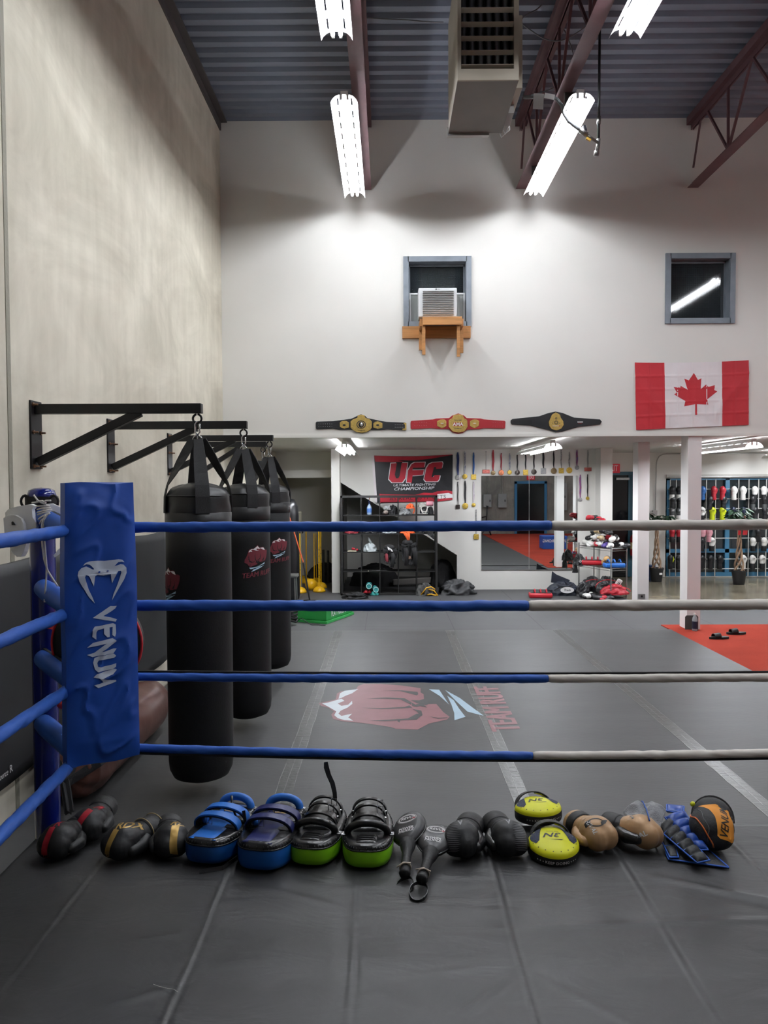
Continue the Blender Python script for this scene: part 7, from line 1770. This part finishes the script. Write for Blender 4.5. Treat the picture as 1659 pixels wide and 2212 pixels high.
for y, rn, L_ in rows_:
    for x, cn_, cols, w0 in L_:
        g = dglove(x, y, cols, '%s glove, window display %s, %s' % (cn_, rn, w0))
        if 'lettered' in cn_ or cn_ in ('grey', 'yellow') or (cn_ == 'white' and rn == 'bottom row'):
            dq = Decal(); mk = m_blkf if cn_ != 'grey' else m_whf
            if x in (1518, 1539): dq.text('VENUM' if x == 1518 else 'UFC', mk, (0, 0), .045, bold=.02)
            else: dq.ring((-.012, .012), .012, .004, mk).poly([(-.03, -.006), (.028, -.002), (.028, -.008), (-.03, -.012)], mk).poly([(.004, .004), (.024, .008), (.022, .020), (.006, .018)], mk)
            dq.build('lettering', plane_map((0, .05, .118), (1, 0, 0), (0, 1, 0)), g)
# ---- money trees
m_pot = M('black_nursery_pot', '1a1a1c', .5); m_trk = M('braided_trunk', '8f7660', .8, bump=.5, bs=30, var=.2); m_leaf = M('dark_leaf', '24402a', .5, var=.25, vs=10); m_soil = M('soil', '2a211a', .95)
def money_tree(lab, px, pyb, D, h, seed, lab2=False):
    b_ = atz(px, pyb, 0); t = thing('potted_tree', lab, 'potted plant', (b_.x, b_.y, 0), group='potted money trees'); random.seed(seed)
    MB().lathe([(.001, 0), (.10, 0), (.105, .01), (.135, .25), (.142, .25), (.142, .28), (.128, .28), (.125, .255), (.001, .25)], 28).build('pot', m_pot, t, smooth=True, ang=.7)
    MB().lathe([(.001, .262), (.126, .258)], 20).build('soil', m_soil, t)
    zt_ = h*.60
    for k in range(4):
        a0 = k*PI/2; pts = []; rr = []
        for i in range(31):
            f = i/30; a = a0+f*6.5; R = .075*(1-f)**2+.026; pts.append((R*math.cos(a), R*math.sin(a)*.8, .25+f*(zt_-.25))); rr.append(.020-.006*f)
        MB().tube(pts, rr, 8).build('trunk', m_trk, t, smooth=True)
    tips = []
    for k in range(9):
        a = k*2.4+seed; el = random.uniform(.5, 1.3); L = random.uniform(.18, .34); q = Vector((math.cos(a)*math.cos(el)*L, math.sin(a)*math.cos(el)*L, math.sin(el)*L))
        p0 = Vector((0, 0, zt_-.02)); MB().tube([p0, p0+q*.5+Vector((0, 0, .03)), p0+q], [.007, .005, .004], 6).build('branch', M('green_branch', '5d6a3a', .7), t, smooth=True); tips.append(p0+q)
    mb = MB()
    for tp in tips:
        for r_ in range(2):
            tp2 = tp+Vector((random.uniform(-.08, .08), random.uniform(-.08, .08), random.uniform(-.05, .10)))
            for k in range(6):
                a = k*PI/3+random.random(); L = random.uniform(.13, .22); dz = random.uniform(-.5, .15); d = Vector((math.cos(a), math.sin(a), dz)).normalized(); s_ = d.cross(Vector((0, 0, 1))).normalized()
                W_ = L*.18
                P0, P1, P2, P3 = tp2, tp2+d*L*.35, tp2+d*L*.7+Vector((0, 0, -.02)), tp2+d*L+Vector((0, 0, -.05))
                mb.add([P0, P1+s_*W_*.8+Vector((0, 0, .01)), P2+s_*W_, P3, P2-s_*W_, P1-s_*W_*.8+Vector((0, 0, .01)), P1, P2], [(0, 1, 6), (1, 2, 7, 6), (2, 3, 7), (0, 6, 5), (6, 7, 4, 5), (7, 3, 4)])
    o = mb.build('foliage', m_leaf, t); 
    return t
t = money_tree('potted braided money tree left of the front pillar with a white pot label', 1418, 1256, 15.6, 1.75, 3)
MB().box((.04, -.135, .17), (.06, .004, .04), Matrix.Rotation(.15, 3, 'Z')).build('pot_label', m_lw, t)
t = money_tree('potted braided money tree with red ribbon tags before the glove display', 1596, 1262, 15.2, 1.85, 5)
for dx in (-.06, .03, .07): MB().strap([(dx, -.1, 1.12), (dx+.01, -.12, 1.05), (dx, -.12, .98)], .05, .004, (1, 0, 0)).build('red_tag', m_redp, t)
t = thing('blue_bin', 'small blue plastic item behind the left potted tree', 'bin', (at(1403, 1250, 15.9).x, 15.9, 0)); MB().lathe([(.10, 0), (.12, .3)], 16).build('bin', M('blue_plastic', '27406e', .5), t, smooth=True, ang=.6)
t = thing('hanging_strap', 'black and blue studded strap hanging behind the front pillar', 'strap', at(1515, 1245, 10.48)); pr_ = at(1514, 1200, 10.32).x+.008; p0 = at(1516, 1200, 10.48); p1 = at(1515, 1288, 10.48); p0.x = p1.x = pr_
MB().strap([p0, (p0+p1)/2+Vector((.004, 0, 0)), p1], .05, .01, (1, 0, 0)).build('strap', K_, t, world=True)
for k in range(9): MB().box(p0.lerp(p1, k/9)+Vector((.02, -.01, 0)), (.02, .006, .02)).build('stud', m_lw if k % 2 else m_bpipe, t, world=True)
# things that give the night side of the front glass a little depth
struct('trim_10', MB().bx(sx0, sx1, DF-.12, DF-.09, sz1+.0, sz1+.02), m_gal)
